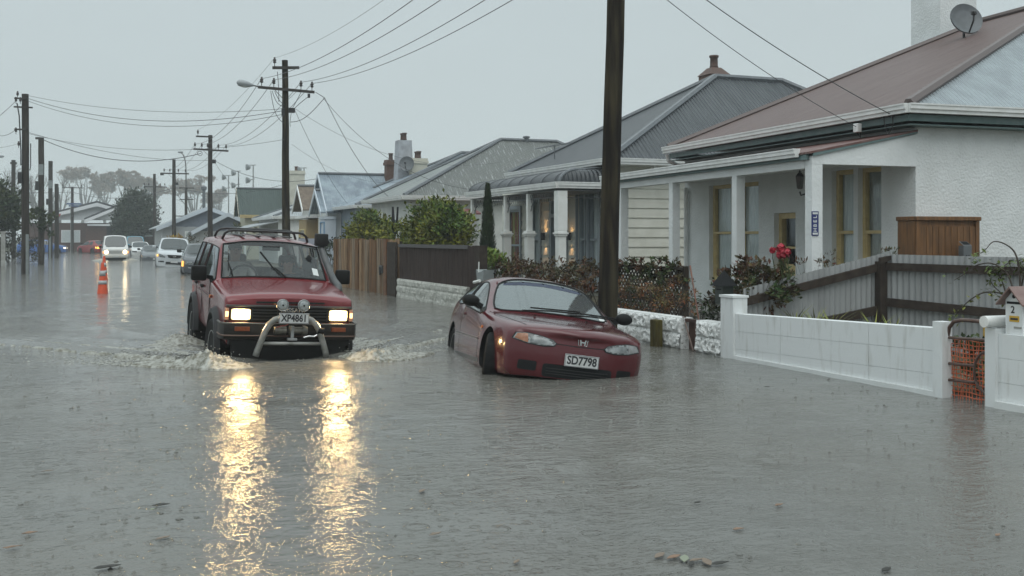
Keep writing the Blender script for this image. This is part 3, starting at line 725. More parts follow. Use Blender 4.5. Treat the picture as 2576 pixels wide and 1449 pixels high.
# ---- tile-roofed house and its neighbours further up
m_tile = stripe_mat('clay_tile', (.115,.082,.056), 'Z', .20, .6, .06, (.16,.12,.085), 6, saw=True)
F5 = Fr((10.5, 53), 0)
h5 = H('tiled_bungalow', (10.5, 53), 0, 'white bungalow with brown tiled gable and grey bay gable')
xa, za = F5.fy(751, 468, .4); xl, zl = F5.fy(738.5, 530, .4)
gable_wing(h5, xl, 2*xa-xl, 0, -6, zl, xa, za, [m_tile], m_white, m_white)
xa2, za2 = F5.fy(793, 479, .7); xl2, zl2 = F5.fy(779, 536, .7)
gable_wing(h5, xl2, 2*xa2-xl2, .35, -2.0, zl2, xa2, za2, [m_bl2], m_white, m_bl_trim, over=.35)
sx0, _ = F5.fy(787, 560, .36); sx1, _ = F5.fy(772, 560, .36)
xc0, z1_ = F5.fy(784, 557, .37); xc1, z0_ = F5.fy(768, 573, .37)
sash(h5, xc0-.1, xc1+.5, z0_, z1_+.1, .40, m_white, m_wglass, None, dep=.04, mid=False)
wl = MB(); a0, _ = F5.fy(815, 560, .2); wl.box(a0-1.2, xl, -9, -.3, -.3, zl2); wl.build('wall', m_white, h5)
# yellow bay of the house between
F5b = Fr((10.3, 49.8), 0)
h5b = H('yellow_bay_house', (10.3, 49.8), 0, 'narrow ochre yellow bay-fronted house squeezed beside the blue gable')
y0_, zt = F5b.fy(812, 541, .3); wl = MB(); wl.box(.0, 2.6, -6, .0, -.3, 2.4); wl.box(.4, 2.2, 0.001, .5, -.3, 2.35); wl.build('wall', mat('ochre', (.34,.25,.12), .7, (.30,.22,.11), 3), h5b)
b = MB(); b.box(-.1, 2.7, -6, .6, 2.41, 2.52); b.build('roof', m_gutter, h5b)
sash(h5b, .6, 2.0, 1.1, 1.9, .55, mat('ochre_frame', (.6,.5,.25), .5), m_wglass, m_blind, dep=.02)

# low grey hip-roofed house
F6 = Fr((10.4, 62), 0)
h6 = H('grey_hipped_house', (10.4, 62), 0, 'low white house with shallow pale grey hipped roofs behind the big vehicle')
m_gr1 = stripe_mat('pale_grey_front', (.24,.26,.27), 'X', .12, .45, .012, (.3,.32,.33), 2); m_gr2 = stripe_mat('pale_grey_side', (.23,.25,.26), 'Y', .12, .45, .012, (.3,.32,.33), 2)
ro = hip_roof(h6, -.2, 7.5, .2, -10, 2.72, (3.2,-5.0,4.6), (3.2,-7.2,4.6), [m_gr1, m_gr2], m_ridge_g)
g = MB(); gutter_run(g, [(7.5,.25,2.72),(-.25,.25,2.72),(-.25,-10,2.72)], .16, .14); g.build('gutter', m_gutter, ro)
wl = MB(); wl.box(.1, 7.2, -9.8, -.1, -.3, 2.6); wl.build('wall', m_white, h6)
v = MB(); v.prism([(-.4,1.9,2.02),(-.4,-.05,2.45),(-.4,-.05,2.40),(-.4,1.9,1.97)], (7.6,0,0)); v.build('verandah_roof', [m_gr1], h6)
for x in (-.3, 2.2, 4.7, 7.1):
    b = MB(); b.box(x-.05, x+.05, 1.75, 1.85, -.3, 1.99); b.build('post', m_white, h6)

# green roof
F7 = Fr((10.4, 72), 0)
h7 = H('green_roofed_house', (10.4, 72), 0, 'cream house with a broad dark green roof and flaking white barge board')
m_green = stripe_mat('green_iron', (.018,.042,.036), 'Y', .14, .5, .012, (.03,.055,.048), 2, stretch=(1,3,.4))
m_green1 = stripe_mat('green_iron_front', (.018,.042,.036), 'X', .14, .5, .012, (.03,.055,.048), 2)
xa, za = F7.fy(597, 474, .4); xn, zn = F7.fy(603, 541, .4)
ro = gable_wing(h7, 2*xa-xn, xn, 0, -10.5, zn, xa, za, [m_green], mat('cream_wall', (.42,.40,.30), .7), mat('flaky_white', (.62,.6,.52), .7, (.2,.18,.14), 6, lo=.5, hi=.55), wall=True)
g = MB(); gutter_run(g, [(xn-.1,.4,zn),(xn-.1,-10.5,zn)], .2, .16); g.build('gutter', m_cream, ro)
r = MB(); r.add([(xn-.2,.2,zn-.1),(2*xa-xn+2.5,.2,zn-.1),(2*xa-xn+.5,-1.5,(zn+za)/2),(xa,-1.5,(zn+za)/2+.3)], [(0,1,2,3)]); 
b = MB(); b.tube([(xa+.1,.3,za),(xa+.1,.3,za+.8)], .03, 5); b.build('flue', m_ridge_g, ro)
wl = MB(); wl.box(xn+.35, 2*xa-xn+2.0, -10.4, -.22, -.3, zn-.1); wl.build('wall', mat('cream_wall', (.42,.40,.30), .7), h7)
cy_, cz_ = F7.fx(745, 431, xa-1.0)
chimney(ro, xa-1.0, cy_, 3.6, cz_, .95, 1.0, mat('cream_chimney', (.56,.55,.47), .7, (.45,.44,.38), 3), 1, m_terra)

# grey-blue gable far up the street
F8 = Fr((9.6, 84), 0)
h8 = H('slate_gable_house', (9.6, 84), 0, 'wide low house with slate blue double gable beside the yellow shrub')
m_slate = mat('slate_blue', (.13,.15,.19), .6, (.16,.18,.22), 4)
xa, za = F8.fy(522, 520, .4); xl, zl = F8.fy(398, 590, .4)
b = Fr((9.6, 84), 0)
# gable faces the camera: ridge runs up the street
def gable_cam(parent, fr, xn, yl, yr, ya, ze, za, depth, rm, wm, wmg, tm, over=.4):
    r = MB(); t = .08
    for ye in (yl, yr):
        r.add([(xn-over,ye,ze),(xn-over,ya,za),(xn+depth,ya,za),(xn+depth,ye,ze),(xn-over,ye,ze-t),(xn-over,ya,za-t),(xn+depth,ya,za-t),(xn+depth,ye,ze-t)],[(0,1,2,3),(7,6,5,4),(0,4,5,1),(3,2,6,7),(0,3,7,4)])
    rr = r.build('roof', rm, parent); b = MB()
    for ye in (yl, yr): b.prism([(xn-over-.005,ye,ze-.26),(xn-over-.005,ye,ze+.04),(xn-over-.005,ya,za+.06),(xn-over-.005,ya,za-.24)], (-.06,0,0))
    b.build('barge_board', tm, rr)
    s = 1 if yl > yr else -1
    k = .12; yl2 = yl+(ya-yl)*k; yr2 = yr+(ya-yr)*k; zz = ze+(za-ze)*k-t
    w_ = MB(); w_.prism([(xn,yl2,zz-.02),(xn,yr2,zz-.02),(xn,ya,za-t-.03)], (.12,0,0)); w_.build('gable', wmg, parent)
    w_ = MB(); w_.box(xn+.02, xn+depth-.2, min(yl2,yr2), max(yl2,yr2), -.4, zz-.03); w_.build('wall', wm, parent)
    return rr
yl, zl = F8.fx(392, 572, 0); yr, zr = F8.fx(600, 575, 0); ya, za = F8.fx(522, 521, 0)
gable_cam(h8, F8, 0, yl, yr-2, ya, (zl+zr)/2, za, 9, m_gr1, mat('grey_wall', (.38,.39,.39), .7), m_slate, m_bl_trim)
yl, zl = F8.fx(480, 583, -2.0); yr, zr = F8.fx(640, 570, -2.0); ya, za = F8.fx(572, 537, -2.0)
gable_cam(h8, F8, -2.0, yl, yr-1.2, ya, zl, za, 3, m_gr1, mat('grey_wall', (.38,.39,.39), .7), m_slate, m_bl_trim)
for px in (478, 511):
    y_, z_ = F8.fx(px, 590, -.3); b = MB(); b.box(-.05, .015, y_-.35, y_+.35, .9, 2.0); wo = b.build('window', m_white, h8); b = MB(); b.box(-.06, -.051, y_-.26, y_+.26, .98, 1.92); b.build('pane', m_wglass, wo)
c = MB(); yc_, zc_ = F8.fx(513, 520, 3.0); c.lathe([(.12,2.8),(.12,5.2),(.22,5.3),(.22,5.5),(.05,5.6)], 10, (3.0,yc_,0)); c.build('flue', m_ridge_g, h8)

# brick house facing down the street at its far end
he = empty('brick_gable_house', (0,0,0), 0, 'brick house with white double gable and dark garage at the street end', 'house')
AE = 128.0
def Pe(px, py, a=AE): return at_a(px, py, a)
def gable_front(parent, a, pxl, pyl, pxa, pya, pxr, pyr, depth, rm, wmg, tm, over=.6, tz=.34):
    l, ap, rt = Pe(pxl, pyl, a), Pe(pxa, pya, a), Pe(pxr, pyr, a); ze = (l.z+rt.z)/2
    r = MB(); t = .22; ze += .12; ap.z += .12
    for x in (l.x, rt.x):
        r.add([(x,a-over,ze),(ap.x,a-over,ap.z),(ap.x,a+depth,ap.z),(x,a+depth,ze),(x,a-over,ze-t),(ap.x,a-over,ap.z-t),(ap.x,a+depth,ap.z-t),(x,a+depth,ze-t)],[(0,1,2,3),(7,6,5,4),(0,4,5,1),(3,2,6,7),(0,3,7,4)])
    rr = r.build('roof', rm, parent); b = MB()
    for x in (l.x, rt.x): b.prism([(x,a-over-.01,ze-tz-.1),(x,a-over-.01,ze-.19),(ap.x,a-over-.01,ap.z-.23),(ap.x,a-over-.01,ap.z-tz-.12)], (0,-.08,0))
    b.build('barge_board', tm, rr)
    w_ = MB(); w_.prism([(l.x+.5,a,ze-.15),(rt.x-.5,a,ze-.15),(ap.x,a,ap.z-.45)], (0,.2,0)); w_.build('gable', wmg, parent)
    return l.x, rt.x, ze
m_droof = mat('charcoal_roof', (.045,.048,.055), .6); m_gwhite = mat('gable_white', (.66,.67,.68), .7); m_brick2 = mat('far_brick', (.085,.05,.042), .85, (.11,.065,.055), 6)
gable_front(he, AE+2.5, 70, 550, 244, 508, 400, 556, 12, m_droof, m_gwhite, m_gwhite, tz=.5)
xl, xr, ze = gable_front(he, AE, 213, 552, 307, 545-1, 402, 553, 5, m_droof, m_gwhite, m_gwhite, tz=.45) if False else gable_front(he, AE, 212, 551, 308, 502+10, 402, 553, 5, m_droof, m_gwhite, m_gwhite, tz=.45)
lx = Pe(85, 600).x; rx = Pe(398, 600).x
w_ = MB(); w_.box(Pe(60,600).x, Pe(388,600).x, AE+2.52, AE+12, -.3, 3.2); g0 = Pe(268,600).x; g1 = Pe(345,600).x; w_.box(Pe(352,600).x, rx-.5, AE+.02, AE+2.5, -.3, 3.1); w_.box(Pe(215,600).x, g0, AE+.02, AE+2.5, -.3, 3.1); w_.build('wall', m_brick2, he)
w_ = MB(); w_.box(g0, Pe(352,600).x, AE+1.6, AE+1.75, -.3, 3.0); w_.build('garage_door', mat('garage_dark', (.03,.032,.036), .6), he)
w_ = MB(); w_.box(g0-2, rx-.4, AE-.35, AE-.1, 2.85, 3.05); w_.build('lintel', m_gwhite, he)
w_ = MB(); w_.tube([(rx-.9,AE-.2,3.0),(rx-.9,AE-.2,.1)], .09, 6); w_.build('downpipe', m_gwhite, he)
c0 = Pe(379,500,AE+5).x; c1 = Pe(396,500,AE+5).x; c = MB(); zc = Pe(388,519,AE+5).z
chimney(he, (c0+c1)/2, AE+4, 2.5, zc, abs(c1-c0), .9, m_gwhite, 1, m_brick)
p = Pe(178, 585, AE+2.49); w_ = MB(); w_.box(p.x-1.0, p.x+1.0, AE+2.45, AE+2.515, 1.0, 2.4); wo = w_.build('window', m_gwhite, he); w_ = MB(); w_.box(p.x-.9, p.x+.9, AE+2.43, AE+2.449, 1.1, 2.3); w_.build('pane', m_wglass, wo)
# ---------------------------------------------------------------- vehicles
def paint(name, col, rough=.22, spot=None):
    return mat(name, col, rough, spot or tuple(c*.82 for c in col), 1.6, namt=.6, coat=.45, bump=.03, bscale=90, bdist=.003, spec=.4)
m_rubber = mat('rubber', (.006,.006,.006), .75, (.011,.011,.011), 20, bump=.5, bscale=60, spec=.2)
m_trim = mat('black_plastic', (.005,.005,.005), .6, (.009,.009,.009), 12, bump=.2, bscale=80, spec=.2)
m_flare = mat('flare_grey', (.008,.008,.009), .5, (.013,.013,.014), 9, spec=.3)
m_rim = mat('wheel_metal', (.35,.36,.36), .35, (.22,.22,.21), 9, metal=.7)
m_chrome = mat('dull_chrome', (.5,.5,.5), .25, (.35,.35,.34), 9, metal=.9)
m_winshield = glass_mat('windscreen', (.80,.84,.84), (.95,1,1), .03, 1.5, milk=.05)
m_sideglass = glass_mat('side_glass', (.40,.43,.43), (.9,.95,1), .03, 1.3, milk=.0)
m_darkglass = mat('tinted_glass', (.02,.025,.026), .06, spec=.9)
m_int = mat('interior_grey', (.16,.16,.155), .9, (.07,.07,.07), 8)
m_plate = mat('plate_white', (.55,.56,.56), .45, (.45,.46,.45), 9)
m_plate_ink = mat('plate_ink', (.015,.015,.018), .5)
m_amber = mat('amber_lens', (.55,.16,.03), .25)
m_dkamber = mat('dark_amber_lens', (.15,.032,.006), .35, (.22,.05,.01), 30)
m_head = mat('headlamp_lit', (.9,.9,.85), .3, emit=(1,.67,.29), estr=HEAD)
m_head_rim = mat('headlamp_edge', (.8,.75,.6), .25, emit=(1,.66,.26), estr=1.5)
m_side_lit = mat('sidelamp_lit', (.9,.6,.4), .3, emit=(1,.55,.25), estr=2.2)
m_lens = mat('clear_lens', (.24,.26,.265), .08, (.06,.065,.065), 26, spec=.7, lo=.45, hi=.55)
m_reflector = mat('lamp_reflector', (.42,.44,.44), .2, (.12,.13,.13), 8, metal=.5)
m_redlens = mat('red_lens', (.25,.01,.01), .2)
m_sticker = mat('paper_label', (.55,.57,.56), .6)

def car_shell(stations, glass, cre_long=(), cre_st=(), sub=2, wheels=(), capglass=()):
    """stations: (y, [(x,z) or (x,z,dy) ... sill -> centre]).  glass(i,j) -> material slot (0 = paint)"""
    J = len(stations[0][1])-1; NR = 2*J+1
    bm = bmesh.new(); cl = bm.edges.layers.float.new('crease_edge'); rows = []
    for (y, pts) in stations:
        row = []
        for p in pts: row.append(bm.verts.new((p[0], y+(p[2] if len(p) > 2 else 0), p[1])))
        for p in pts[-2::-1]: row.append(bm.verts.new((-p[0], y+(p[2] if len(p) > 2 else 0), p[1])))
        rows.append(row)
    def jj(k): return k if k < J else NR-2-k
    for i in range(len(rows)-1):
        for k in range(NR-1):
            f = bm.faces.new((rows[i][k], rows[i+1][k], rows[i+1][k+1], rows[i][k+1])); f.material_index = glass(i, jj(k))
        f = bm.faces.new((rows[i][0], rows[i][-1], rows[i+1][-1], rows[i+1][0])); f.material_index = 1
    for e, row in ((0, rows[0]), (1, rows[-1])):
        for k in range(J):
            a, b, c, d = row[k], row[k+1], row[NR-2-k], row[NR-1-k]
            f = bm.faces.new((a,b,c,d) if b is not c else (a,b,d)); f.material_index = capglass[k] if (e and k < len(capglass)) else 0
    bm.verts.index_update(); bm.edges.ensure_lookup_table()
    pos = {}
    for i, row in enumerate(rows):
        for k, v in enumerate(row): pos[v] = (i, jj(k) if k < NR-1 else 0)
    for e in bm.edges:
        (i0, j0), (i1, j1) = pos[e.verts[0]], pos[e.verts[1]]
        c = 0
        mi = {f.material_index for f in e.link_faces}
        if len(mi) > 1: c = .75
        if i0 != i1 and j0 == j1:
            for j, v in cre_long:
                if j == j0: c = max(c, v)
        if i0 == i1:
            for i, v in cre_st:
                if i == i0: c = max(c, v)
        e[cl] = c
    bmesh.ops.recalc_face_normals(bm, faces=bm.faces[:])
    me = bpy.data.meshes.new('shell'); bm.to_mesh(me); bm.free()
    ob = bpy.data.objects.new('shell', me); COL.objects.link(ob)
    for i in range(8): me.materials.append(MATS['black_plastic'])
    s = ob.modifiers.new('s', 'SUBSURF'); s.levels = sub; s.render_levels = sub
    cut = None
    if wheels:
        c = MB(); c.cur = 7
        for (x0, x1, y, z, r) in wheels: c.lathe([(r,x0),(r,x1)], 40, (0,y,z), 'x')
        cut = c.build('cut', [MATS['black_plastic']]*8)
        bo = ob.modifiers.new('b', 'BOOLEAN'); bo.object = cut; bo.operation = 'DIFFERENCE'; bo.solver = 'EXACT'; bo.use_self = True
    out = apply_mods(ob)
    bpy.data.objects.remove(ob)
    if cut: bpy.data.objects.remove(cut)
    return out
def split_shell(me, parent, parts):
    """parts: {slot: (name, material, label)}; islands of glass become separate panes"""
    objs = {}
    bm0 = bmesh.new(); bm0.from_mesh(me)
    for slot, spec in parts.items():
        nm, m = spec[0], spec[1]
        bm = bm0.copy()
        bmesh.ops.delete(bm, geom=[f for f in bm.faces if f.material_index != slot], context='FACES')
        if not bm.faces: bm.free(); continue
        isl = []
        if len(spec) > 2 and spec[2]:
            seen = set()
            for f in bm.faces:
                if f in seen: continue
                st = [f]; seen.add(f); grp = []
                while st:
                    q = st.pop(); grp.append(q)
                    for e in q.edges:
                        for g_ in e.link_faces:
                            if g_ not in seen: seen.add(g_); st.append(g_)
                isl.append({x.index for x in grp})
        bm.faces.index_update()
        def mk(b_):
            m_ = bpy.data.meshes.new(nm); b_.to_mesh(m_); m_.materials.clear()
            o = link(nm, m_, m, parent, True)
            for p in m_.polygons: p.material_index = 0
            autosmooth(o, 40); objs.setdefault(nm, []).append(o)
        if isl and len(isl) > 1:
            bm.faces.ensure_lookup_table()
            groups = []
            seen = set()
            bm.faces.index_update()
            for f in bm.faces:
                if f.index in seen: continue
                st = [f]; seen.add(f.index); grp = set()
                while st:
                    q = st.pop(); grp.add(q.index)
                    for e in q.edges:
                        for g_ in e.link_faces:
                            if g_.index not in seen: seen.add(g_.index); st.append(g_)
                groups.append(grp)
            for grp in groups:
                b2 = bm.copy(); b2.faces.ensure_lookup_table()
                bmesh.ops.delete(b2, geom=[f for f in b2.faces if f.index not in grp], context='FACES'); mk(b2); b2.free()
        else: mk(bm)
        bm.free()
    bm0.free()
    return objs
class Decal:
    def y_at(s, x, z): return s.t.ray_cast(Vector((x,-4,z)), Vector((0,1,0)))[0].y
    def __init__(s, me):
        bm = bmesh.new(); bm.from_mesh(me); s.t = BVHTree.FromBMesh(bm); bm.free()
    def put(s, name, poly, m, parent, axis='-y', off=.006, depth=.02, cuts=3, start=4.0):
        """project an outline (in the two other axes) onto the shell along an axis and give it thickness"""
        bm = bmesh.new(); ax = axis[1]; sg = -1 if axis[0] == '-' else 1
        def mk(u, v, t): return {'y': Vector((u, t, v)), 'x': Vector((t, u, v)), 'z': Vector((u, v, t))}[ax]
        vs = [bm.verts.new(mk(u, v, 0)) for u, v in poly]; bm.faces.new(vs)
        bmesh.ops.triangulate(bm, faces=bm.faces[:])
        for _ in range(cuts): bmesh.ops.subdivide_edges(bm, edges=[e for e in bm.edges if e.calc_length() > .06], cuts=1, use_grid_fill=False); bmesh.ops.triangulate(bm, faces=bm.faces[:])
        d = {'y': Vector((0,-sg,0)), 'x': Vector((-sg,0,0)), 'z': Vector((0,0,-sg))}[ax]
        for v in bm.verts:
            o = v.co-d*start; h = s.t.ray_cast(o, d)
            if h[0] is None: h = s.t.find_nearest(v.co+(-d)*1.0)
            v.co = h[0]-d*off
        r = bmesh.ops.extrude_face_region(bm, geom=bm.faces[:])
        for g_ in r['geom']:
            if isinstance(g_, bmesh.types.BMVert): g_.co += d*depth
        bmesh.ops.recalc_face_normals(bm, faces=bm.faces[:])
        me = bpy.data.meshes.new(name); bm.to_mesh(me); bm.free()
        o = link(name, me, m, parent); autosmooth(o, 30); return o
def rrect(x0, x1, z0, z1, r=.02, n=3):
    out = []
    for (cx, cz, a0) in ((x1-r,z1-r,0),(x0+r,z1-r,90),(x0+r,z0+r,180),(x1-r,z0+r,270)):
        for k in range(n+1):
            t = R(a0+90*k/n); out.append((cx+r*math.cos(t), cz+r*math.sin(t)))
    return out
def wheel(parent, x, y, z, r, w, rim=m_rim, side=1, steer=0, knobs=True, rr=.6):
    e_ = MB(); M = Matrix.Translation((x,y,z)) @ Matrix.Rotation(R(steer), 4, 'Z'); e_.M = M
    h = w/2
    e_.lathe([(r*rr,-h*.8),(r*.9,-h),(r*.98,-h*.8),(r,-h*.5),(r,h*.5),(r*.98,h*.8),(r*.9,h),(r*rr,h*.8)], 36, (0,0,0), 'x')
    if knobs:
        for k in range(36):
            t = 2*math.pi*k/36
            for xx in (-h*.62, h*.12):
                M2 = M @ Matrix.Rotation(t, 4, 'X') @ Matrix.Translation((0,0,r)); e_.M = M2; e_.box(xx, xx+h*.5, -r*.05, r*.05, -.012, .012)
        e_.M = M
    o = e_.build('wheel', m_rubber, parent); autosmooth(o, 30)
    f = MB(); f.M = M; s = side*h
    f.lathe([(.001, s*.55),(r*.12,s*.6),(r*.16,s*.35),(r*.5,s*.45),(r*(rr-.03),s*.82),(r*rr,s*.84),(r*rr,s*.5)], 28, (0,0,0), 'x')
    for k in range(7):
        t = 2*math.pi*k/7; f.M = M @ Matrix.Rotation(t, 4, 'X'); f.box(min(s*.5,s*.72), max(s*.5,s*.72), -r*.05, r*.05, r*.14, r*(rr-.04))
    f.build('rim', rim, o); return o
def plate_part(parent, M, txt, w=.36, h=.125, size=.10, sx=.92, dots=True):
    b = MB(); b.M = M; b.box(-w/2, w/2, -.01, .0, -h/2, h/2, .004); o = b.build('number_plate', m_plate, parent)
    f = MB(); f.M = M; t = .006
    for (x0,x1,z0,z1) in ((-w/2+.003,w/2-.003,h/2-t-.003,h/2-.003),(-w/2+.003,w/2-.003,-h/2+.003,-h/2+t+.003),(-w/2+.003,-w/2+.003+t,-h/2+t+.004,h/2-t-.004),(w/2-.003-t,w/2-.003,-h/2+t+.004,h/2-t-.004)): f.box(x0,x1,-.0125,-.0101,z0,z1)
    f.build('plate_rim', mat('plate_edge', (.12,.12,.13), .5), o)
    if txt: text_mesh('characters', txt, size, m_plate_ink, o, M @ Matrix.Translation((0,-.0105,0)) @ STAND, .0012, .0035, sx)
    if dots:
        for xx in (-.27*w, .27*w):
            b = MB(); b.M = M; b.lathe([(.006,-.0135),(.006,-.0102)], 8, (xx,0,h*.16), 'y'); b.build('bolt', m_plate_ink, o)
    return o

def person_seated(name, loc, label, shirt, hair, rz=0, arm='lap', sc=1.0):
    """seated figure facing -Y, hips at the origin"""
    e = empty(name, loc, rz, label, 'person'); e.scale = (sc,)*3
    bm = bmesh.new()
    J = {}
    def jv(k, p): J[k] = bm.verts.new(p)
    jv('pel',(0,0,.05)); jv('sp',(0,.03,.25)); jv('ch',(0,.03,.43)); jv('nk',(0,.0,.56)); jv('hd0',(0,-.02,.62)); jv('hd',(0,-.03,.71)); jv('top',(0,-.02,.80))
    rad = {'pel':.15,'sp':.14,'ch':.155,'nk':.06,'hd0':.065,'hd':.088,'top':.07}
    for s, n_ in ((1,'r'),(-1,'l')):
        jv('sh'+n_,(s*.19,.03,.49)); 
        if arm == 'wheel': jv('el'+n_,(s*.27,-.16,.28)); jv('wr'+n_,(s*.17,-.40,.34))
        else: jv('el'+n_,(s*.25,-.02,.22)); jv('wr'+n_,(s*.12,-.22,.13))
        jv('hp'+n_,(s*.10,-.03,.03)); jv('kn'+n_,(s*.14,-.44,.08)); jv('an'+n_,(s*.14,-.56,-.30)); jv('to'+n_,(s*.14,-.72,-.34))
        rad.update({'sh'+n_:.075,'el'+n_:.05,'wr'+n_:.034,'hp'+n_:.095,'kn'+n_:.068,'an'+n_:.045,'to'+n_:.035})
    E = [('pel','sp'),('sp','ch'),('ch','nk'),('nk','hd0'),('hd0','hd'),('hd','top')]
    for n_ in 'rl': E += [('ch','sh'+n_),('sh'+n_,'el'+n_),('el'+n_,'wr'+n_),('pel','hp'+n_),('hp'+n_,'kn'+n_),('kn'+n_,'an'+n_),('an'+n_,'to'+n_)]
    for a, b in E: bm.edges.new((J[a], J[b]))
    keys = list(J); bm.verts.index_update(); idx = {J[k].index: k for k in keys}
    me = bpy.data.meshes.new('sk'); bm.to_mesh(me); bm.free()
    ob = bpy.data.objects.new('sk', me); COL.objects.link(ob)
    sk = ob.modifiers.new('k', 'SKIN'); su = ob.modifiers.new('s', 'SUBSURF'); su.levels = 2; su.render_levels = 2
    for v in me.vertices:
        r = rad[idx[v.index]]; me.skin_vertices[0].data[v.index].radius = (r, r*(.8 if idx[v.index] in ('ch','sp','pel') else 1))
        me.skin_vertices[0].data[v.index].use_root = idx[v.index] == 'pel'
    m2 = apply_mods(ob); bpy.data.objects.remove(ob)
    skin = mat('skin', (.42,.25,.18), .6, (.36,.2,.14), 9)
    for p in m2.polygons:
        c = p.center; p.material_index = 1 if (c.z < .56 and not (c.y < -.34 and abs(c.z-.34) < .08 and arm == 'wheel') and not (arm != 'wheel' and c.y < -.2 and c.z > .08 and c.z < .2)) else 0
        if c.z < .12 and p.material_index == 1: p.material_index = 2
    o = link('body', m2, [skin, shirt, mat('trousers', (.03,.035,.05), .9)], e, True)
    f = MB(); f.blob((0,-.118,.70), .018, 1, sc=(.8,1.1,1.3)); f.build('nose', skin, o, True)
    for s in (1,-1):
        f = MB(); f.blob((s*.034,-.106,.725), .012, 1, sc=(1.3,.6,.8)); f.build('eye', mat('eye_dark', (.03,.025,.02), .3), o, True)
        f = MB(); f.blob((s*.092,-.02,.705), .022, 1, sc=(.4,.8,1.3)); f.build('ear', skin, o, True)
        # hand: palm, four fingers and a thumb
        b_ = Vector((s*.17,-.40,.34)) if arm == 'wheel' else Vector((s*.12,-.22,.13))
        d = Vector((-s*.2,-1,.15 if arm == 'wheel' else -.25)).normalized()
        f = MB(); f.tube([b_, b_+d*.045, b_+d*.085], [.030,.036,.030], 8)
        for k in range(4):
            q = b_+d*.08+Vector((s*(-.027+.018*k),0,0)); L_ = (.07,.08,.075,.058)[k]
            f.tube([q, q+d*L_*.5+Vector((0,0,-.004)), q+d*L_*.75+Vector((0,0,-.028)), q+d*L_*.8+Vector((0,.01,-.05))], [.0095,.009,.008,.006], 6)
        q = b_+d*.03+Vector((-s*.03,0,0)); f.tube([q, q+Vector((-s*.03,-.03,0)), q+Vector((-s*.035,-.06,-.012))], [.011,.010,.007], 6)
        f.build('hand', skin, o, True)
    f = MB(); f.tube([(-.022,-.112,.665),(0,-.119,.663),(.022,-.112,.665)], .006, 5); f.build('mouth', mat('lips', (.3,.12,.1), .6), o)
    f = MB(); f.blob((0,-.005,.755), .098, 2, .15, 3, (1,1.02,.85))
    f.build('hair', hair, o, True)
    return e

def glass_seal(o, parent, r=.012, name='window_seal'):
    bm = bmesh.new(); bm.from_mesh(o.data); ed = {}
    for e in bm.edges:
        if e.is_boundary:
            a, b = e.verts; ed.setdefault(a, []).append(b); ed.setdefault(b, []).append(a)
    mb = MB(); seen = set()
    for v0 in list(ed):
        if v0 in seen: continue
        loop = [v0]; seen.add(v0); cur = v0
        while True:
            nx = [q for q in ed[cur] if q not in seen]
            if not nx: break
            cur = nx[0]; seen.add(cur); loop.append(cur)
        if len(loop) > 6: mb.tube([v.co.copy() for v in loop]+[loop[0].co.copy()], r, 5, False)
    bm.free(); return mb.build(name, m_trim, parent, True) if mb.v else None

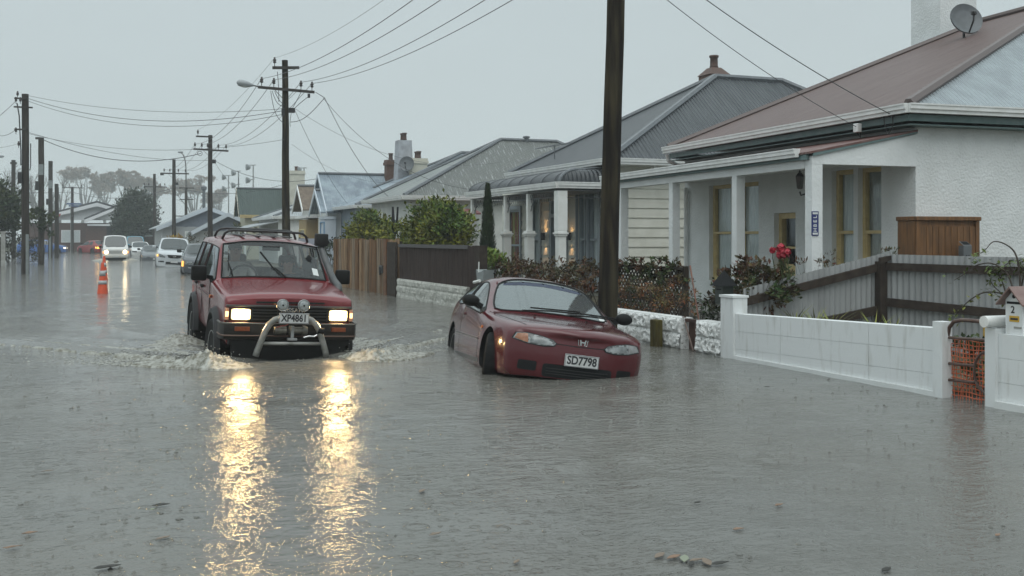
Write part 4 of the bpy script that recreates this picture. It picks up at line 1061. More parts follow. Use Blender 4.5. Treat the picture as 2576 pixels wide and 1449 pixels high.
# ---- the red four-wheel drive ploughing towards the camera
def make_suv():
    P = paint('suv_red', (.155,.012,.016), .25, (.13,.011,.015))
    root = empty('offroad_wagon', (SUVX, SUVY, 0), 0, 'red four-wheel-drive wagon with lit headlights driving through the flood', 'car')
    st = [
     (-.74, [(.70,.20),(.74,.36),(.765,.56),(.765,.66),(.76,.70),(.71,.735),(.36,.765),(0,.775)]),
     (-.68, [(.76,.18),(.785,.38),(.795,.62),(.79,.725),(.775,.765),(.71,.785),(.36,.815),(0,.825)]),
     (-.30, [(.785,.17),(.80,.38),(.81,.655),(.805,.775),(.785,.805),(.715,.825),(.36,.865),(0,.875)]),
     (.35,  [(.785,.16),(.805,.38),(.815,.675),(.81,.84),(.785,.87),(.715,.885),(.36,.92),(0,.93)]),
     (.52,  [(.785,.16),(.805,.38),(.82,.68),(.815,.87),(.775,.90),(.705,.92),(.36,.945),(0,.95)]),
     (.98,  [(.785,.16),(.805,.38),(.825,.69),(.82,.90),(.685,1.31),(.645,1.375),(.32,1.425),(0,1.435)]),
     (1.10, [(.785,.16),(.805,.38),(.825,.69),(.82,.90),(.69,1.325),(.655,1.395),(.32,1.45),(0,1.46)]),
     (1.62, [(.785,.16),(.805,.38),(.825,.69),(.82,.91),(.70,1.345),(.665,1.415),(.33,1.475),(0,1.485)]),
     (1.74, [(.785,.16),(.805,.38),(.825,.69),(.82,.91),(.70,1.345),(.665,1.415),(.33,1.475),(0,1.485)]),
     (2.42, [(.785,.16),(.805,.38),(.825,.69),(.82,.92),(.695,1.345),(.66,1.415),(.33,1.475),(0,1.485)]),
     (2.54, [(.785,.16),(.805,.38),(.825,.69),(.82,.92),(.695,1.345),(.66,1.415),(.33,1.475),(0,1.485)]),
     (3.15, [(.785,.16),(.805,.38),(.82,.69),(.815,.92),(.685,1.335),(.65,1.40),(.33,1.455),(0,1.465)]),
     (3.30, [(.775,.16),(.80,.38),(.815,.69),(.81,.92),(.675,1.32),(.64,1.385),(.32,1.435),(0,1.445)]),
     (3.42, [(.76,.18),(.785,.38),(.80,.69),(.79,.92),(.655,1.29),(.62,1.35),(.31,1.395),(0,1.405)])]
    def glass(i, j):
        if i == 4 and j in (5,6): return 2
        if j == 3:
            if i in (4,5,6): return 3
            if i == 8: return 3
            if i == 10: return 3
        return 0
    me = car_shell(st, glass, ((2,.55),(3,.6),(4,.5),(5,.45)), ((0,.75),(1,.55),(4,.7),(5,.55)), 2,
                   ((-1.0,-.52,0,.06,.45),(.52,1.0,0,.06,.45),(-1.0,-.52,2.65,.06,.45),(.52,1.0,2.65,.06,.45)), (0,0,0,4))
    D = Decal(me)
    prt = split_shell(me, root, {0:('body',P), 1:('underbody',m_trim), 2:('windscreen',m_winshield), 3:('side_window',m_sideglass,True), 4:('rear_window',m_winshield), 7:('wheel_arch',m_trim,True)})
    body = prt['body'][0]
    glass_seal(prt['windscreen'][0], root, .013)
    for o_ in prt['side_window']: glass_seal(o_, o_, .010)
    # black rubber round the glass
    b = MB(); b.tube([(-.70,.515,.925),(-.36,.51,.952),(0,.505,.958),(.36,.51,.952),(.70,.515,.925)], .014, 6); b.build('scuttle_seal', m_trim, body)
    # front: grille, dark strip, lamps, bumper
    def front(name, poly, m, off=.006, par=root, depth=.03): return D.put(name, poly, m, par, '-y', off, depth, 2)
    front('grille_panel', rrect(-.765,.765,.47,.655,.01), m_trim, .004)
    b = MB()
    for z in (.505,.545,.585,.618): b.box(-.47, .47, -.772, -.744, z-.007, z+.007)
    for x in (-.47,-.16,.16,.455): b.box(x, x+.014, -.768, -.745, .49, .635)
    b.build('grille_bars', mat('grille_grey', (.012,.013,.013), .45), root)
    text_mesh('grille_badge', 'NISSAN', .075, m_chrome, root, Matrix.Translation((0.02,-.776,.625)) @ STAND, .003, .002, 1.1)
    b = MB(); b.box(-.775, .775, -.758, -.70, .655, .682, .008); b.build('bonnet_strip', mat('dull_strip', (.05,.05,.05), .35), root)
    b = MB(); b.box(-.42, .42, -.765, -.72, .708, .726); b.build('bonnet_vent', m_dark, body)
    for s in (1,-1):
        q = [(s*a, z) for a, z in rrect(.475,.735,.49,.642,.012)]
        h = D.put('lamp_bezel', q, m_trim, root, '-y', .012, .03, 1)
        q = [(s*a, z) for a, z in rrect(.485,.715,.50,.632,.02)]
        hl = D.put('headlamp', q, m_head_rim, root, '-y', .022, .012, 2)
        q = [(s*a, z) for a, z in rrect(.510,.690,.518,.614,.035)]
        D.put('bulb_glow', q, m_head, hl, '-y', .028, .004, 2)
        c = MB(); x0, x1 = (s*.742, s*.79); c.box(min(x0,x1), max(x0,x1), -.752, -.62, .49, .642, .008); o = c.build('corner_lamp', mat('corner_lens', (.5,.26,.16), .2), root)
        c = MB(); c.box(min(s*.748,s*.784), max(s*.748,s*.784), -.759, -.7525, .535, .60); c.build('bulb_glow', m_side_lit, o)
    # bumper
    bp = MB()
    sec = [(-.80,.47),(-.84,.455),(-.85,.40),(-.845,.33),(-.82,.27),(-.79,.26)]
    xs = [(-.84,.36),(-.835,.10),(-.80,.02),(-.70,0),(0,-.015),(.70,0),(.80,.02),(.835,.10),(.84,.36)]
    vs = []; 
    for (x, dy) in xs:
        for (y, z) in sec: vs.append((x, y+dy, z))
    k = len(sec); fs = []
    for i in range(len(xs)-1):
        for j in range(k-1): fs.append((i*k+j, (i+1)*k+j, (i+1)*k+j+1, i*k+j+1))
    bp.add(vs, fs); bo = bp.build('bumper', mat('bumper_grey', (.011,.010,.009), .45, (.025,.021,.018), 5, spec=.3), root, True); autosmooth(bo, 40)
    b = MB(); b.tube([(x, -.842+dy, .462) for x, dy in xs], .012, 6); b.build('bumper_lip', mat('dull_edge', (.07,.065,.055), .35), bo)
    b = MB(); b.tube([(x, -.842+dy, .315) for x, dy in xs], .010, 6); b.build('bumper_lip', mat('rusty_edge', (.12,.07,.05), .5), bo)
    b = MB(); b.box(-.74, .74, -.80, -.70, .20, .314); b.box(-.70,.70,-.79,-.72,-.1,.199); b.build('front_valance', m_trim, root)
    for s in (1,-1):
        b = MB(); b.box(min(s*.50,s*.68), max(s*.50,s*.68), -.868, -.846, .372, .425, .005); b.build('indicator', m_dkamber, bo)
    # bull bar with plate and spotlights
    m_bar = mat('bull_bar_grey', (.30,.30,.285), .4, (.16,.16,.145), 7, metal=.2)
    b = MB()
    pts = []
    for t in np.linspace(0, 1, 25):
        a = math.pi*t; x = -.42*math.cos(a); z = .17+.40*math.sin(a)**.62 if t not in (0,1) else .17
        pts.append((x, -.96+.03*math.sin(a), z))
    pts = [(-.43,-.95,.08),(-.415,-.955,.14),(-.375,-.96,.26),(-.33,-.965,.39),(-.285,-.965,.47),(-.225,-.965,.525),(-.15,-.965,.548),(0,-.965,.552),(.15,-.965,.548),(.225,-.965,.525),(.285,-.965,.47),(.33,-.965,.39),(.375,-.96,.26),(.415,-.955,.14),(.43,-.95,.08)]
    b.tube(pts, .038, 12); bar = b.build('bull_bar', m_bar, root, True)
    b = MB(); b.tube([(-.37,-.96,.235),(.37,-.96,.235)], .022, 8); b.build('cross_tube', m_bar, bar, True)
    b = MB(); b.tube([(.305,-.965,.40),(.375,-.965,.385)], .047, 10); b.build('clamp', m_trim, bar)
    plate_part(root, Matrix.Translation((0,-1.015,.548)), 'XP4861', .365, .128, .118, .82)
    for s in (1,-1):
        M = (s*.128, -.93, .70)
        b = MB(); b.lathe([(.02,.075),(.055,.06),(.073,.015),(.075,-.008),(.068,-.012),(.066,-.004)], 24, M, 'y'); so_ = b.build('spot_lamp', m_chrome, root, True)
        b = MB(); b.lathe([(.066,-.006),(.05,-.016),(.02,-.02),(.001,-.021)], 24, M, 'y'); b.build('lens', mat('spot_lens', (.34,.37,.37), .08, (.22,.24,.24), 40, spec=.9), so_, True)
        b = MB(); b.lathe([(.012,-.026),(.012,-.02)], 10, M, 'y'); b.build('bulb_cap', m_trim, so_)
        b = MB(); b.tube([(s*.128,-.93,.63),(s*.128,-.95,.56)], .012, 6); b.build('stalk', m_trim, so_)
    # winch
    b = MB(); b.lathe([(.045,-.10),(.06,-.095),(.06,-.06),(.045,-.06),(.045,.07),(.062,.07),(.062,.10),(.05,.13)], 16, (.06,-.90,.39), 'x'); b.lathe([(.04,-.08),(.05,-.07),(.05,.07)], 14, (-.14,-.90,.39), 'x')
    wo = b.build('winch', mat('winch_metal', (.12,.115,.10), .4, (.22,.21,.18), 12, metal=.6), root); autosmooth(wo)
    b = MB(); b.box(-.02, .02, -.96, -.93, .30, .45, .004); b.box(-.06, .06, -.97, -.90, .272, .299, .004); b.build('winch_bracket', m_rim, wo)
    b = MB(); b.tube([(.14,-.96,.31),(.2,-.98,.33),(.26,-.98,.325),(.31,-.97,.35),(.33,-.965,.37)], .012, 6); b.build('winch_hook', m_chrome, wo)
    b = MB(); b.tube([(-.20,-.97,.43),(-.15,-.985,.45),(-.10,-.98,.455),(-.06,-.985,.475)], .006, 5); b.build('cable', mat('red_cable', (.3,.06,.05), .5), wo)
    # flares, wheels
    for y in (0, 2.65):
        for s in (1,-1):
            fl = MB(); n = 14; vs = []
            for i in range(n+1):
                t = math.pi*(.0+1.0*i/n)
                c, z = math.cos(t), math.sin(t)
                for (r, x) in ((.44,.79),(.455,.875),(.50,.87),(.535,.80)): vs.append((s*x, y-c*r, .06+z*r*1.02))
            fl.add(vs, [(i*4+j, (i+1)*4+j, (i+1)*4+j+1, i*4+j+1) for i in range(n) for j in range(3)])
            autosmooth(fl.build('wheel_flare', m_flare, root), 50)
            wheel(root, s*.755, y, .06, .385, .235, side=s, steer=4 if y == 0 else 0)
    b = MB(); b.box(.60,.86,2.95,3.0,-.2,.1); b.box(-.86,-.60,2.95,3.0,-.2,.1); 
    # mirrors
    for s in (1,-1):
        b = MB(); x0, x1 = s*.87, s*1.07; b.box(min(x0,x1), max(x0,x1), .66, .76, .875, 1.075, .025); mo = b.build('wing_mirror', m_trim, root)
        autosmooth(mo); b = MB(); b.obox((s*.80,.74,.92),(s*.90,.72,.93),.06,.05); b.build('mirror_arm', m_trim, mo)
    # wipers
    b = MB(); b.tube([(.14,.49,.965),(.04,.60,1.06),(-.03,.63,1.09)], [.013,.010,.008], 6); wo = b.build('wiper', m_trim, root)
    b = MB(); b.obox((.06,.56,.985),(-.16,.83,1.28), .012, .022); b.build('wiper_blade', m_trim, wo)
    b = MB(); b.tube([(-.55,.51,.935),(-.57,.62,1.05),(-.60,.74,1.15)], [.013,.010,.007], 6); wo = b.build('wiper', m_trim, root)
    b = MB(); b.obox((-.605,.60,1.03),(-.585,.80,1.24), .012, .018); b.build('wiper_blade', m_trim, wo)
    # snorkel up the left-hand pillar
    b = MB()
    pts = [(.815,.20,.80),(.83,.34,.865),(.80,.46,.93),(.76,.60,1.06),(.715,.78,1.24),(.695,.88,1.34),(.70,.91,1.40)]
    b.tube(pts, [.05,.055,.05,.045,.045,.045,.045], 10); sn = b.build('snorkel', mat('snorkel_grey', (.045,.048,.05), .35, (.07,.07,.07), 8), root, True)
    b = MB(); b.box(.605,.775,.83,.99,1.39,1.565,.018); autosmooth(b.build('snorkel_head', mat('snorkel_black', (.004,.004,.004), .7), sn))
    b = MB(); b.box(.74, .79, .85, .97, 1.42, 1.47, .012); b.build('intake_lip', m_trim, sn)
    # roof rack
    m_rack = mat('rack_black', (.02,.021,.022), .35)
    for y, zz in ((1.42,1.475),(2.35,1.485)):
        b = MB(); b.tube([(-.60,y+.03,zz-.05),(-.57,y,zz+.03),(-.52,y-.01,zz+.068),(-.45,y-.01,zz+.078),(0,y-.01,zz+.082),(.45,y-.01,zz+.078),(.52,y-.01,zz+.068),(.57,y,zz+.03),(.60,y+.03,zz-.05)], .018, 8); ra = b.build('roof_bar', m_rack, root, True)
    b = MB()
    for x in (-.33,-.11,.11,.33): b.box(x-.02, x+.02, 1.3, 3.0, 1.478, 1.492)
    b.build('roof_slats', m_rack, root)
    # small parts on the driver's flank
    b = MB(); b.box(-.842,-.818,-.04+.55,.58,.66,.70,.004); b.build('side_repeater', m_amber, root)
    for y in (1.45, 2.25):
        b = MB(); b.box(-.86,-.818,y,y+.16,.735,.775,.01); b.build('door_handle', m_trim, root)
        b = MB(); b.box(.818,.86,y,y+.16,.735,.775,.01); b.build('door_handle', m_trim, root)
    for s in (1,-1):
        b = MB(); b.box(min(s*.822,s*.834), max(s*.822,s*.834), .5, 2.2, .672, .690); b.build('body_moulding', mat('moulding_dark', (.07,.01,.012), .4), root)
        for y in (.70, 1.68, 2.48):
            b = MB(); b.box(min(s*.815,s*.8245), max(s*.815,s*.8245), y, y+.004, .35, .9); b.build('door_seam', m_dark, root)
    b = MB(); b.tube([(-.80,.50,.93),(-.80,.51,1.33)], .005, 4); b.build('aerial', m_chrome, root)
    # cabin
    b = MB(); b.box(-.74,.74,.56,.86,.45,.90,.03); b.build('dashboard', m_int, root)
    for x in (-.36,.36):
        b = MB(); b.box(x-.25,x+.25,1.55,1.68,.45,1.02,.05); b.box(x-.25,x+.25,1.15,1.6,.35,.50,.04); b.box(x-.13,x+.13,1.58,1.68,1.04,1.22,.04); autosmooth(b.build('seat', m_int, root))
    b = MB(); b.box(-.70,.70,2.4,2.55,.45,1.0,.05); autosmooth(b.build('rear_seat', m_int, root))
    b = MB(); b.tube([(-.36+.18*math.cos(t), .93-.08*math.sin(t), .93+.16*math.sin(t)) for t in np.linspace(0,6.283,25)], .014, 6); b.build('steering_wheel', m_trim, root)
    b = MB(); b.box(-.12,.12,.90,.93,1.30,1.36,.01); b.build('rear_mirror', m_trim, root)
    b = MB(); b.box(.50,.585,.60,.604,1.0,1.09); 
    sd = D.put('windscreen_label', [(.535,1.00),(.61,.985),(.60,1.075),(.525,1.09)], m_sticker, root, '-y', .003, .002, 1)
    # a black jacket pressed against the passenger's corner of the screen
    b = MB(); b.blob((.50,.80,1.10), .12, 2, .5, 5, (.7,.5,1.2)); b.build('hanging_cloth', m_dark, root, True)
    root.scale = (.955,)*3; root.rotation_euler = SUVROT; root.location = Vector((SUVX,SUVY,SUVDZ))
    # people
    M = Matrix.Translation(root.location) @ Matrix.Rotation(SUVROT[2],4,'Z') @ Matrix.Rotation(SUVROT[1],4,'Y') @ Matrix.Rotation(SUVROT[0],4,'X')
    shirt = mat('driver_shirt', (.42,.40,.38), .9, (.3,.29,.28), 12)
    person_seated('person', M @ Vector((-.36,1.42,.50)), 'driver in a grey jumper holding the wheel behind the wet windscreen', shirt, mat('hair_grey', (.10,.09,.085), .9), 0, 'wheel', 1.0)
    person_seated('person', M @ Vector((.36,1.45,.40)), 'passenger with dark hair sitting low in the red wagon', mat('passenger_top', (.05,.05,.06), .9), mat('hair_dark', (.03,.022,.018), .9), 0, 'lap', .92)
    return root
suv = make_suv()

# ---- the maroon hatchback sitting in the gutter
def make_hatch():
    P = paint('hatch_maroon', (.080,.005,.009), .18, (.072,.0045,.008))
    root = empty('hatchback', HPOS, 0, 'maroon three-door hatchback tilted nose-down in water by the power pole', 'car')
    root.rotation_euler = HROT
    st = [
     (-.862, [(0.360,.18,.05),(0.378,.30,.04),(0.387,.42,.03),(0.378,.52,.04),(0.360,.57,.05),(0.306,.60,.05),(0.153,.625,.02),(0.000,.632,.01)]),
     (-.80, [(0.540,.17,.16),(0.594,.32,.13),(0.612,.48,.12),(0.594,.57,.12),(0.558,.61,.13),(0.486,.63,.08),(0.243,.668,-.02),(0.000,.675,-.035)]),
     (-.70, [(0.668,.16,.07),(0.718,.32,.06),(0.732,.51,.06),(0.705,.62,.06),(0.663,.655,.06),(0.549,.685,.0),(0.275,.715,-.05),(0.000,.722,-.06)]),
     (-.42, [(0.764,.15),(0.793,.32),(0.802,.51),(0.774,.66),(0.726,.70),(0.611,.72),(0.306,.742),(0.000,.748)]),
     (0,    [(0.813,.15),(0.832,.33),(0.835,.54),(0.808,.70),(0.758,.74),(0.650,.76),(0.325,.78),(0.000,.787)]),
     (.42,  [(.83,.15),(.85,.34),(.85,.57),(.825,.735),(.78,.775),(.69,.79),(.34,.815),(0,.823)]),
     (.60,  [(.83,.15),(.85,.34),(.85,.58),(.828,.76),(.785,.79),(.715,.805,-.02),(.36,.838,-.14),(0,.846,-.18)]),
     (1.40, [(.83,.15),(.85,.34),(.852,.60),(.835,.82),(.615,1.15),(.565,1.195,-.01),(.285,1.245,-.06),(0,1.255,-.07)]),
     (1.52, [(.83,.15),(.85,.34),(.852,.60),(.835,.83),(.62,1.17),(.565,1.22),(.285,1.273,-.02),(0,1.283,-.03)]),
     (1.86, [(.83,.15),(.85,.34),(.852,.60),(.835,.84),(.62,1.175),(.565,1.23),(.285,1.285),(0,1.295)]),
     (1.94, [(.83,.15),(.85,.34),(.852,.60),(.835,.84),(.62,1.175),(.565,1.23),(.285,1.285),(0,1.295)]),
     (2.62, [(.825,.15),(.848,.34),(.85,.60),(.825,.88),(.63,1.11),(.575,1.18),(.29,1.245),(0,1.255)]),
     (2.78, [(.82,.15),(.845,.34),(.845,.60),(.815,.89),(.635,1.06),(.58,1.135),(.29,1.205),(0,1.215)]),
     (3.12, [(.80,.16),(.825,.34),(.825,.60),(.78,.90),(.65,.985),(.60,1.01),(.30,1.04),(0,1.045)]),
     (3.26, [(.74,.20),(.77,.36),(.77,.60),(.73,.84),(.63,.90),(.58,.91),(.29,.925),(0,.93)])]
    def glass(i, j):
        i -= 1
        if i == 5 and j in (5,6): return 2
        if j == 3 and i in (5,6,7,9): return 3
        if i == 11 and j in (5,6): return 4
        return 0
    me = car_shell(st, glass, ((2,.15),(3,.35),(5,.25)), ((6,.3),), 2,
        ((-1.0,-.56,0,.285,.345),(.56,1.0,0,.285,.345),(-1.0,-.56,2.57,.285,.345),(.56,1.0,2.57,.285,.345)))
    D = Decal(me)
    prt = split_shell(me, root, {0:('body',P), 1:('underbody',m_trim), 2:('windscreen',glass_mat('hatch_screen',(.26,.30,.30),(.92,1,1),.02,2.1,.14)), 3:('side_window',glass_mat('hatch_side',(.3,.34,.34),(.95,1,1),.02,1.9,.16),True), 4:('rear_window',m_sideglass), 7:('wheel_arch',m_trim,True)})
    body = prt['body'][0]
    glass_seal(prt['windscreen'][0], root, .014)
    for o_ in prt['side_window']: glass_seal(o_, o_, .010)
    # headlamps with an amber outer section
    for s in (1,-1):
        q = [(s*x*.915, z) for x, z in ((.715,.602),(.75,.545),(.60,.512),(.42,.500),(.31,.512),(.285,.540),(.33,.570),(.46,.596),(.60,.612))]
        D.put('headlamp_seal', [(s*(.476+(abs(x)-.476)*1.06), .56+(z-.56)*1.16) for x, z in q], m_trim, root, '-y', .004, .02, 3)
        hl = D.put('headlamp', q, m_lens, root, '-y', .010, .02, 3)
        q2 = [(s*x*.915, z) for x, z in ((.705,.598),(.735,.55),(.62,.520),(.59,.517),(.595,.604),(.62,.608))]
        D.put('indicator', q2, mat('indicator_peach', (.26,.10,.05), .15, (.34,.17,.10), 30) if s < 0 else mat('indicator_clear', (.28,.29,.29), .1, (.2,.2,.2), 20), root, '-y', .014, .02, 3)
        q3 = [(s*x*.915, z) for x, z in ((.57,.524),(.42,.511),(.335,.520),(.325,.545),(.40,.572),(.565,.592))]
        D.put('reflector', q3, m_reflector, hl, '-y', .0125, .01, 3)
    m_slot = m_dark
    D.put('lower_grille', rrect(-.37,.37,.19,.325,.03), m_slot, root, '-y', .003, .01, 3)
    for z in (.225,.25,.28): D.put('grille_bar', [(-.33,z-.004),(.33,z-.004),(.33,z+.004),(-.33,z+.004)], mat('slat_dark', (.02,.02,.02), .5), root, '-y', .008, .006, 3)
    for s in (1,-1): D.put('bumper_slot', [(s*x, z) for x, z in rrect(.43,.61,.235,.335,.02)], m_slot, root, '-y', .003, .01, 2)
    D.put('bonnet_gap', [(-.30,.538),(0,.532),(.30,.538),(.30,.531),(0,.524),(-.30,.531)], m_dark, body, '-y', .002, .004, 3)
    for s in (1,-1):
        D.put('bonnet_seam', [(s*x, y) for x, y in ((.745,.55),(.69,.10),(.63,-.3),(.555,-.60),(.548,-.60),(.623,-.3),(.683,.10),(.738,.55))], m_dark, body, '+z', .002, .004, 3)
    # emblem: a slanted-sided H in a rounded frame
    em = MB(); M = Matrix.Translation((0.02,D.y_at(.02,.578)-.002,.578))
    em.M = M
    for s in (1,-1):
        em.prism([(s*.012,0,-.032),(s*.026,0,-.032),(s*.036,0,.034),(s*.022,0,.034)], (0,-.006,0))
    em.box(-.020,.020,-.0055,0,-.006,.008); eo = em.build('emblem', m_chrome, root)
    for s in (1,-1):
        fr = MB(); fr.M = M; fr.tube([(s*.034,-.003,-.036),(s*.045,-.003,-.03),(s*.052,-.003,.03),(s*.040,-.003,.038)], .004, 5); fr.build('emblem_frame', m_chrome, eo)
    plate_part(root, Matrix.Translation((.02,D.y_at(.02,.385)-.022,.385)), 'SD7798', .365, .128, .118, .84, False)
    # mirrors
    for s in (1,-1):
        b = MB(); b.blob((s*.935,.80,.90), .10, 3, sc=(1.05,.62,.70)); mo = b.build('wing_mirror', m_trim, root, True)
        b = MB(); b.obox((s*.80,.86,.84),(s*.87,.82,.87),.07,.06); b.build('mirror_arm', m_trim, mo)
    # wipers, washer jets
    for x0, x1, z1 in ((-.42,.22,.0),(.12,.70,0)):
        def ws(x, t): return Vector((x, .43-.16*(1-(x/.72)**2)+.0+t, .832+.02*(1-(x/.72)**2)+t*.50))
        b = MB(); b.tube([ws(x0,-.02)+Vector((0,0,.015)), ws((x0+x1)/2,.02)+Vector((0,0,.02)), ws(x1,.05)+Vector((0,0,.015))], .010, 6); wo = b.build('wiper', m_trim, root)
        b = MB(); b.tube([ws(x0+.1,.05)+Vector((0,0,.02)), ws(x1+.05,.09)+Vector((0,0,.02))], .009, 5); b.build('wiper_blade', m_trim, wo)
    for s in (1,-1):
        b = MB(); b.box(s*.3-.012, s*.3+.012, .15,.175,.80,.815); b.build('washer_jet', m_trim, root)
    # side trim, door seams, lock, handles, sill
    for s, a in ((-1,'-x'),(1,'+x')):
        D.put('side_strip', [(.50,.47),(2.12,.50),(2.12,.515),(.50,.487)], mat('strip_pale', (.12,.10,.10), .3), root, a, .010, .015, 3)
        D.put('sill_strip', [(.40,.21),(2.15,.215),(2.15,.265),(.40,.26)], mat('sill_dark', (.05,.045,.045), .3), root, a, .004, .01, 3)
        for (ya, yb_) in ((.50,.507),(1.88,1.887)): D.put('door_seam', [(ya,.25),(yb_,.25),(yb_,.82),(ya,.82)], m_dark, body, a, .0015, .004, 3)
        D.put('door_handle', rrect(1.66,1.82,.73,.765,.012), P, root, a, .018, .02, 2)
        D.put('side_repeater', rrect(.36,.42,.60,.63,.008), m_amber, root, a, .008, .01, 1)
        b = MB(); 
        # window pillar (black) between the two side windows
        D.put('window_pillar', [(1.83,.85),(1.97,.85),(1.97,1.17),(1.83,1.17)], m_trim, body, a, .003, .004, 3)
    for y in (0, 2.57):
        for s in (1,-1): wheel(root, s*.74, y, .285, .285, .18, side=s, steer=(-14 if y == 0 else 0), knobs=False, rr=.66)
    # cabin
    b = MB(); b.box(-.72,.72,.66,.92,.5,.80,.03); b.build('dashboard', m_int, root)
    for x in (-.35,.35):
        b = MB(); b.box(x-.24,x+.24,1.72,1.84,.35,.98,.05); b.box(x-.12,x+.12,1.76,1.84,.99,1.10,.03); autosmooth(b.build('seat', mat('seat_grey', (.16,.17,.17), .9), root))
    b = MB(); b.box(-.62,.62,2.55,2.68,.4,.92,.05); b.build('rear_seat', mat('seat_grey', (.16,.17,.17), .9), root)
    b = MB(); b.tube([(-.35+.18*math.cos(t), 1.16-.08*math.sin(t), .80+.15*math.sin(t)) for t in np.linspace(0,6.283,25)], .014, 6); b.build('steering_wheel', m_trim, root)
    D.put('windscreen_label', [(.58,.84),(.66,.83),(.65,.885),(.575,.895)], m_sticker, root, '-y', .003, .002, 1)
    D.put('windscreen_shade', [(-.48,1.175),(-.25,1.21),(0,1.22),(.25,1.21),(.48,1.175),(.50,1.135),(.25,1.165),(0,1.175),(-.25,1.165),(-.50,1.135)], glass_mat('shade_band',(.2,.22,.35),(.6,.65,.8),.03,1.6), root, '-y', .002, .001, 3)
    b = MB(); b.tube([(-.56,1.52,1.285),(-.58,1.46,1.275)], .012, 6); b.build('aerial_base', m_trim, root)
    return root
hatch = make_hatch()

# ---- cars further up the street, each with its own outline
def simple_car(name, label, loc, rz, col, L=4.2, W=1.7, Ht=1.42, kind='sedan', lamps='off', dz=-.25, rear=False, rails=False, plate=True, roll=0, bump_col=None, fg=None):
    """front faces -Y; origin on the ground under the front bumper's middle"""
    P = paint(name+'_paint_%d' % int(1000*(col[0]+2*col[1]+3*col[2])), col, .25)
    root = empty(name, (loc[0], loc[1], dz), rz, label, 'van' if 'van' in name else 'car'); root.rotation_euler = (0, R(roll), rz)
    w = W/2; z = Ht
    def sec(y, wl, zb, sh, zs, rail, zr, cr, zt, x5=None): return (y, [(wl*.96,zb),(wl,zb+.16),(wl,zs*.72),(sh,zs),(rail,zr),(x5 or rail*.92,zr+(zt-zr)*.55),(rail*.46,zt-.012),(0,zt)])
    ws = .14
    if kind == 'van':
        belt = .98; st = [sec(0,w*.88,.22,w*.86,belt-.10,w*.84,belt-.04,0,belt), sec(.10,w*.97,.2,w*.95,belt,w*.91,belt+.08,0,belt+.12), sec(.16,w*.98,.2,w*.96,belt+.01,w*.93,belt+.11,0,belt+.15),
              sec(.68,w,.2,w*.98,belt+.03,w*.80,z-.16,0,z-.05), sec(.80,w,.2,w*.98,belt+.03,w*.81,z-.13,0,z-.01), sec(1.5,w,.2,w*.98,belt+.03,w*.82,z-.12,0,z), sec(1.62,w,.2,w*.98,belt+.03,w*.82,z-.12,0,z),
              sec(L*.62,w,.2,w*.98,belt+.03,w*.82,z-.12,0,z), sec(L*.65,w,.2,w*.98,belt+.03,w*.82,z-.12,0,z), sec(L-.25,w,.2,w*.98,belt+.03,w*.82,z-.13,0,z), sec(L-.12,w*.98,.2,w*.96,belt+.03,w*.81,z-.15,0,z-.03), sec(L,w*.93,.25,w*.9,belt,w*.76,z-.2,0,z-.1)]
        wsi, side, rear_i = 2, (2,3,4,6,8), None
    else:
        hood = {'mpv':.98,'sedan':.74,'hatch':.80,'wagon':.84}[kind]; cowl = {'mpv':1.05,'sedan':.90,'hatch':.92,'wagon':.96}[kind]; hl = {'mpv':.78,'sedan':1.15,'hatch':.95,'wagon':1.05}[kind]
        belt = cowl-.02; wt = {'mpv':1.75,'sedan':1.85,'hatch':1.62,'wagon':1.75}[kind]
        rl = {'mpv':L-.35,'sedan':L-1.25,'hatch':L-.75,'wagon':L-.45}[kind]
        st = [sec(0,w*.80,.2,w*.78,hood-.22,w*.72,hood-.17,0,hood-.15), sec(.12,w*.94,.18,w*.92,hood-.10,w*.84,hood-.06,0,hood-.03), sec(hl*.55,w*.99,.17,w*.96,hood+(cowl-hood)*.4,w*.88,hood+(cowl-hood)*.5+.02,0,hood+(cowl-hood)*.55+.03),
              sec(hl,w,.17,w*.97,belt-.03,w*.90,cowl-.02,0,cowl+.02), sec(wt,w,.17,w*.97,belt+.01,w*.74,z-.12,0,z-.04), sec(wt+.12,w,.17,w*.97,belt+.01,w*.745,z-.10,0,z-.01), sec(wt+.62,w,.17,w*.97,belt+.02,w*.75,z-.09,0,z), sec(wt+.70,w,.17,w*.97,belt+.02,w*.75,z-.09,0,z),
              sec(rl-.12,w,.17,w*.96,belt+.03,w*.73,z-.11,0,z-.02), sec(rl,w*.99,.17,w*.955,belt+.03,w*.72,z-.14,0,z-.04)]
        if kind == 'sedan': st += [sec(rl+.55,w*.98,.17,w*.93,belt+.02,w*.80,belt+.05,0,belt+.08), sec(L-.1,w*.95,.18,w*.90,belt-.02,w*.80,belt+.02,0,belt+.05), sec(L,w*.86,.22,w*.82,belt-.12,w*.74,belt-.08,0,belt-.05)]
        elif kind == 'hatch': st += [sec(rl+.55,w*.95,.17,w*.90,belt,w*.74,belt+.06,0,belt+.09), sec(L,w*.86,.22,w*.83,belt-.15,w*.72,belt-.12,0,belt-.10)]
        else: st += [sec(rl+.22,w*.96,.17,w*.92,belt+.02,w*.70,belt+.16,0,belt+.2), sec(L,w*.88,.22,w*.84,belt-.12,w*.7,belt-.1,0,belt-.08)]
        wsi, side, rear_i = 3, (3,4,5,7), 9
    wb0, wb1 = (.55 if kind == 'van' else .78), L-.82
    def glass(i, j):
        if i == wsi and j in (5,6): return 2
        if j == 3 and i in side: return 3
        if rear_i is not None and i == rear_i and j in (4,5,6): return 4
        return 0
    r_ = .32
    me = car_shell(st, glass, ((2,.2),(3,.4),(4,.2)), ((0,.3),), 2, tuple((s0,s1,y,.30,r_+.05) for y in (wb0,wb1) for s0, s1 in ((-1.2,-w*.66),(w*.66,1.2))), (0,0,0,4,4,4,4) if kind == 'van' else ())
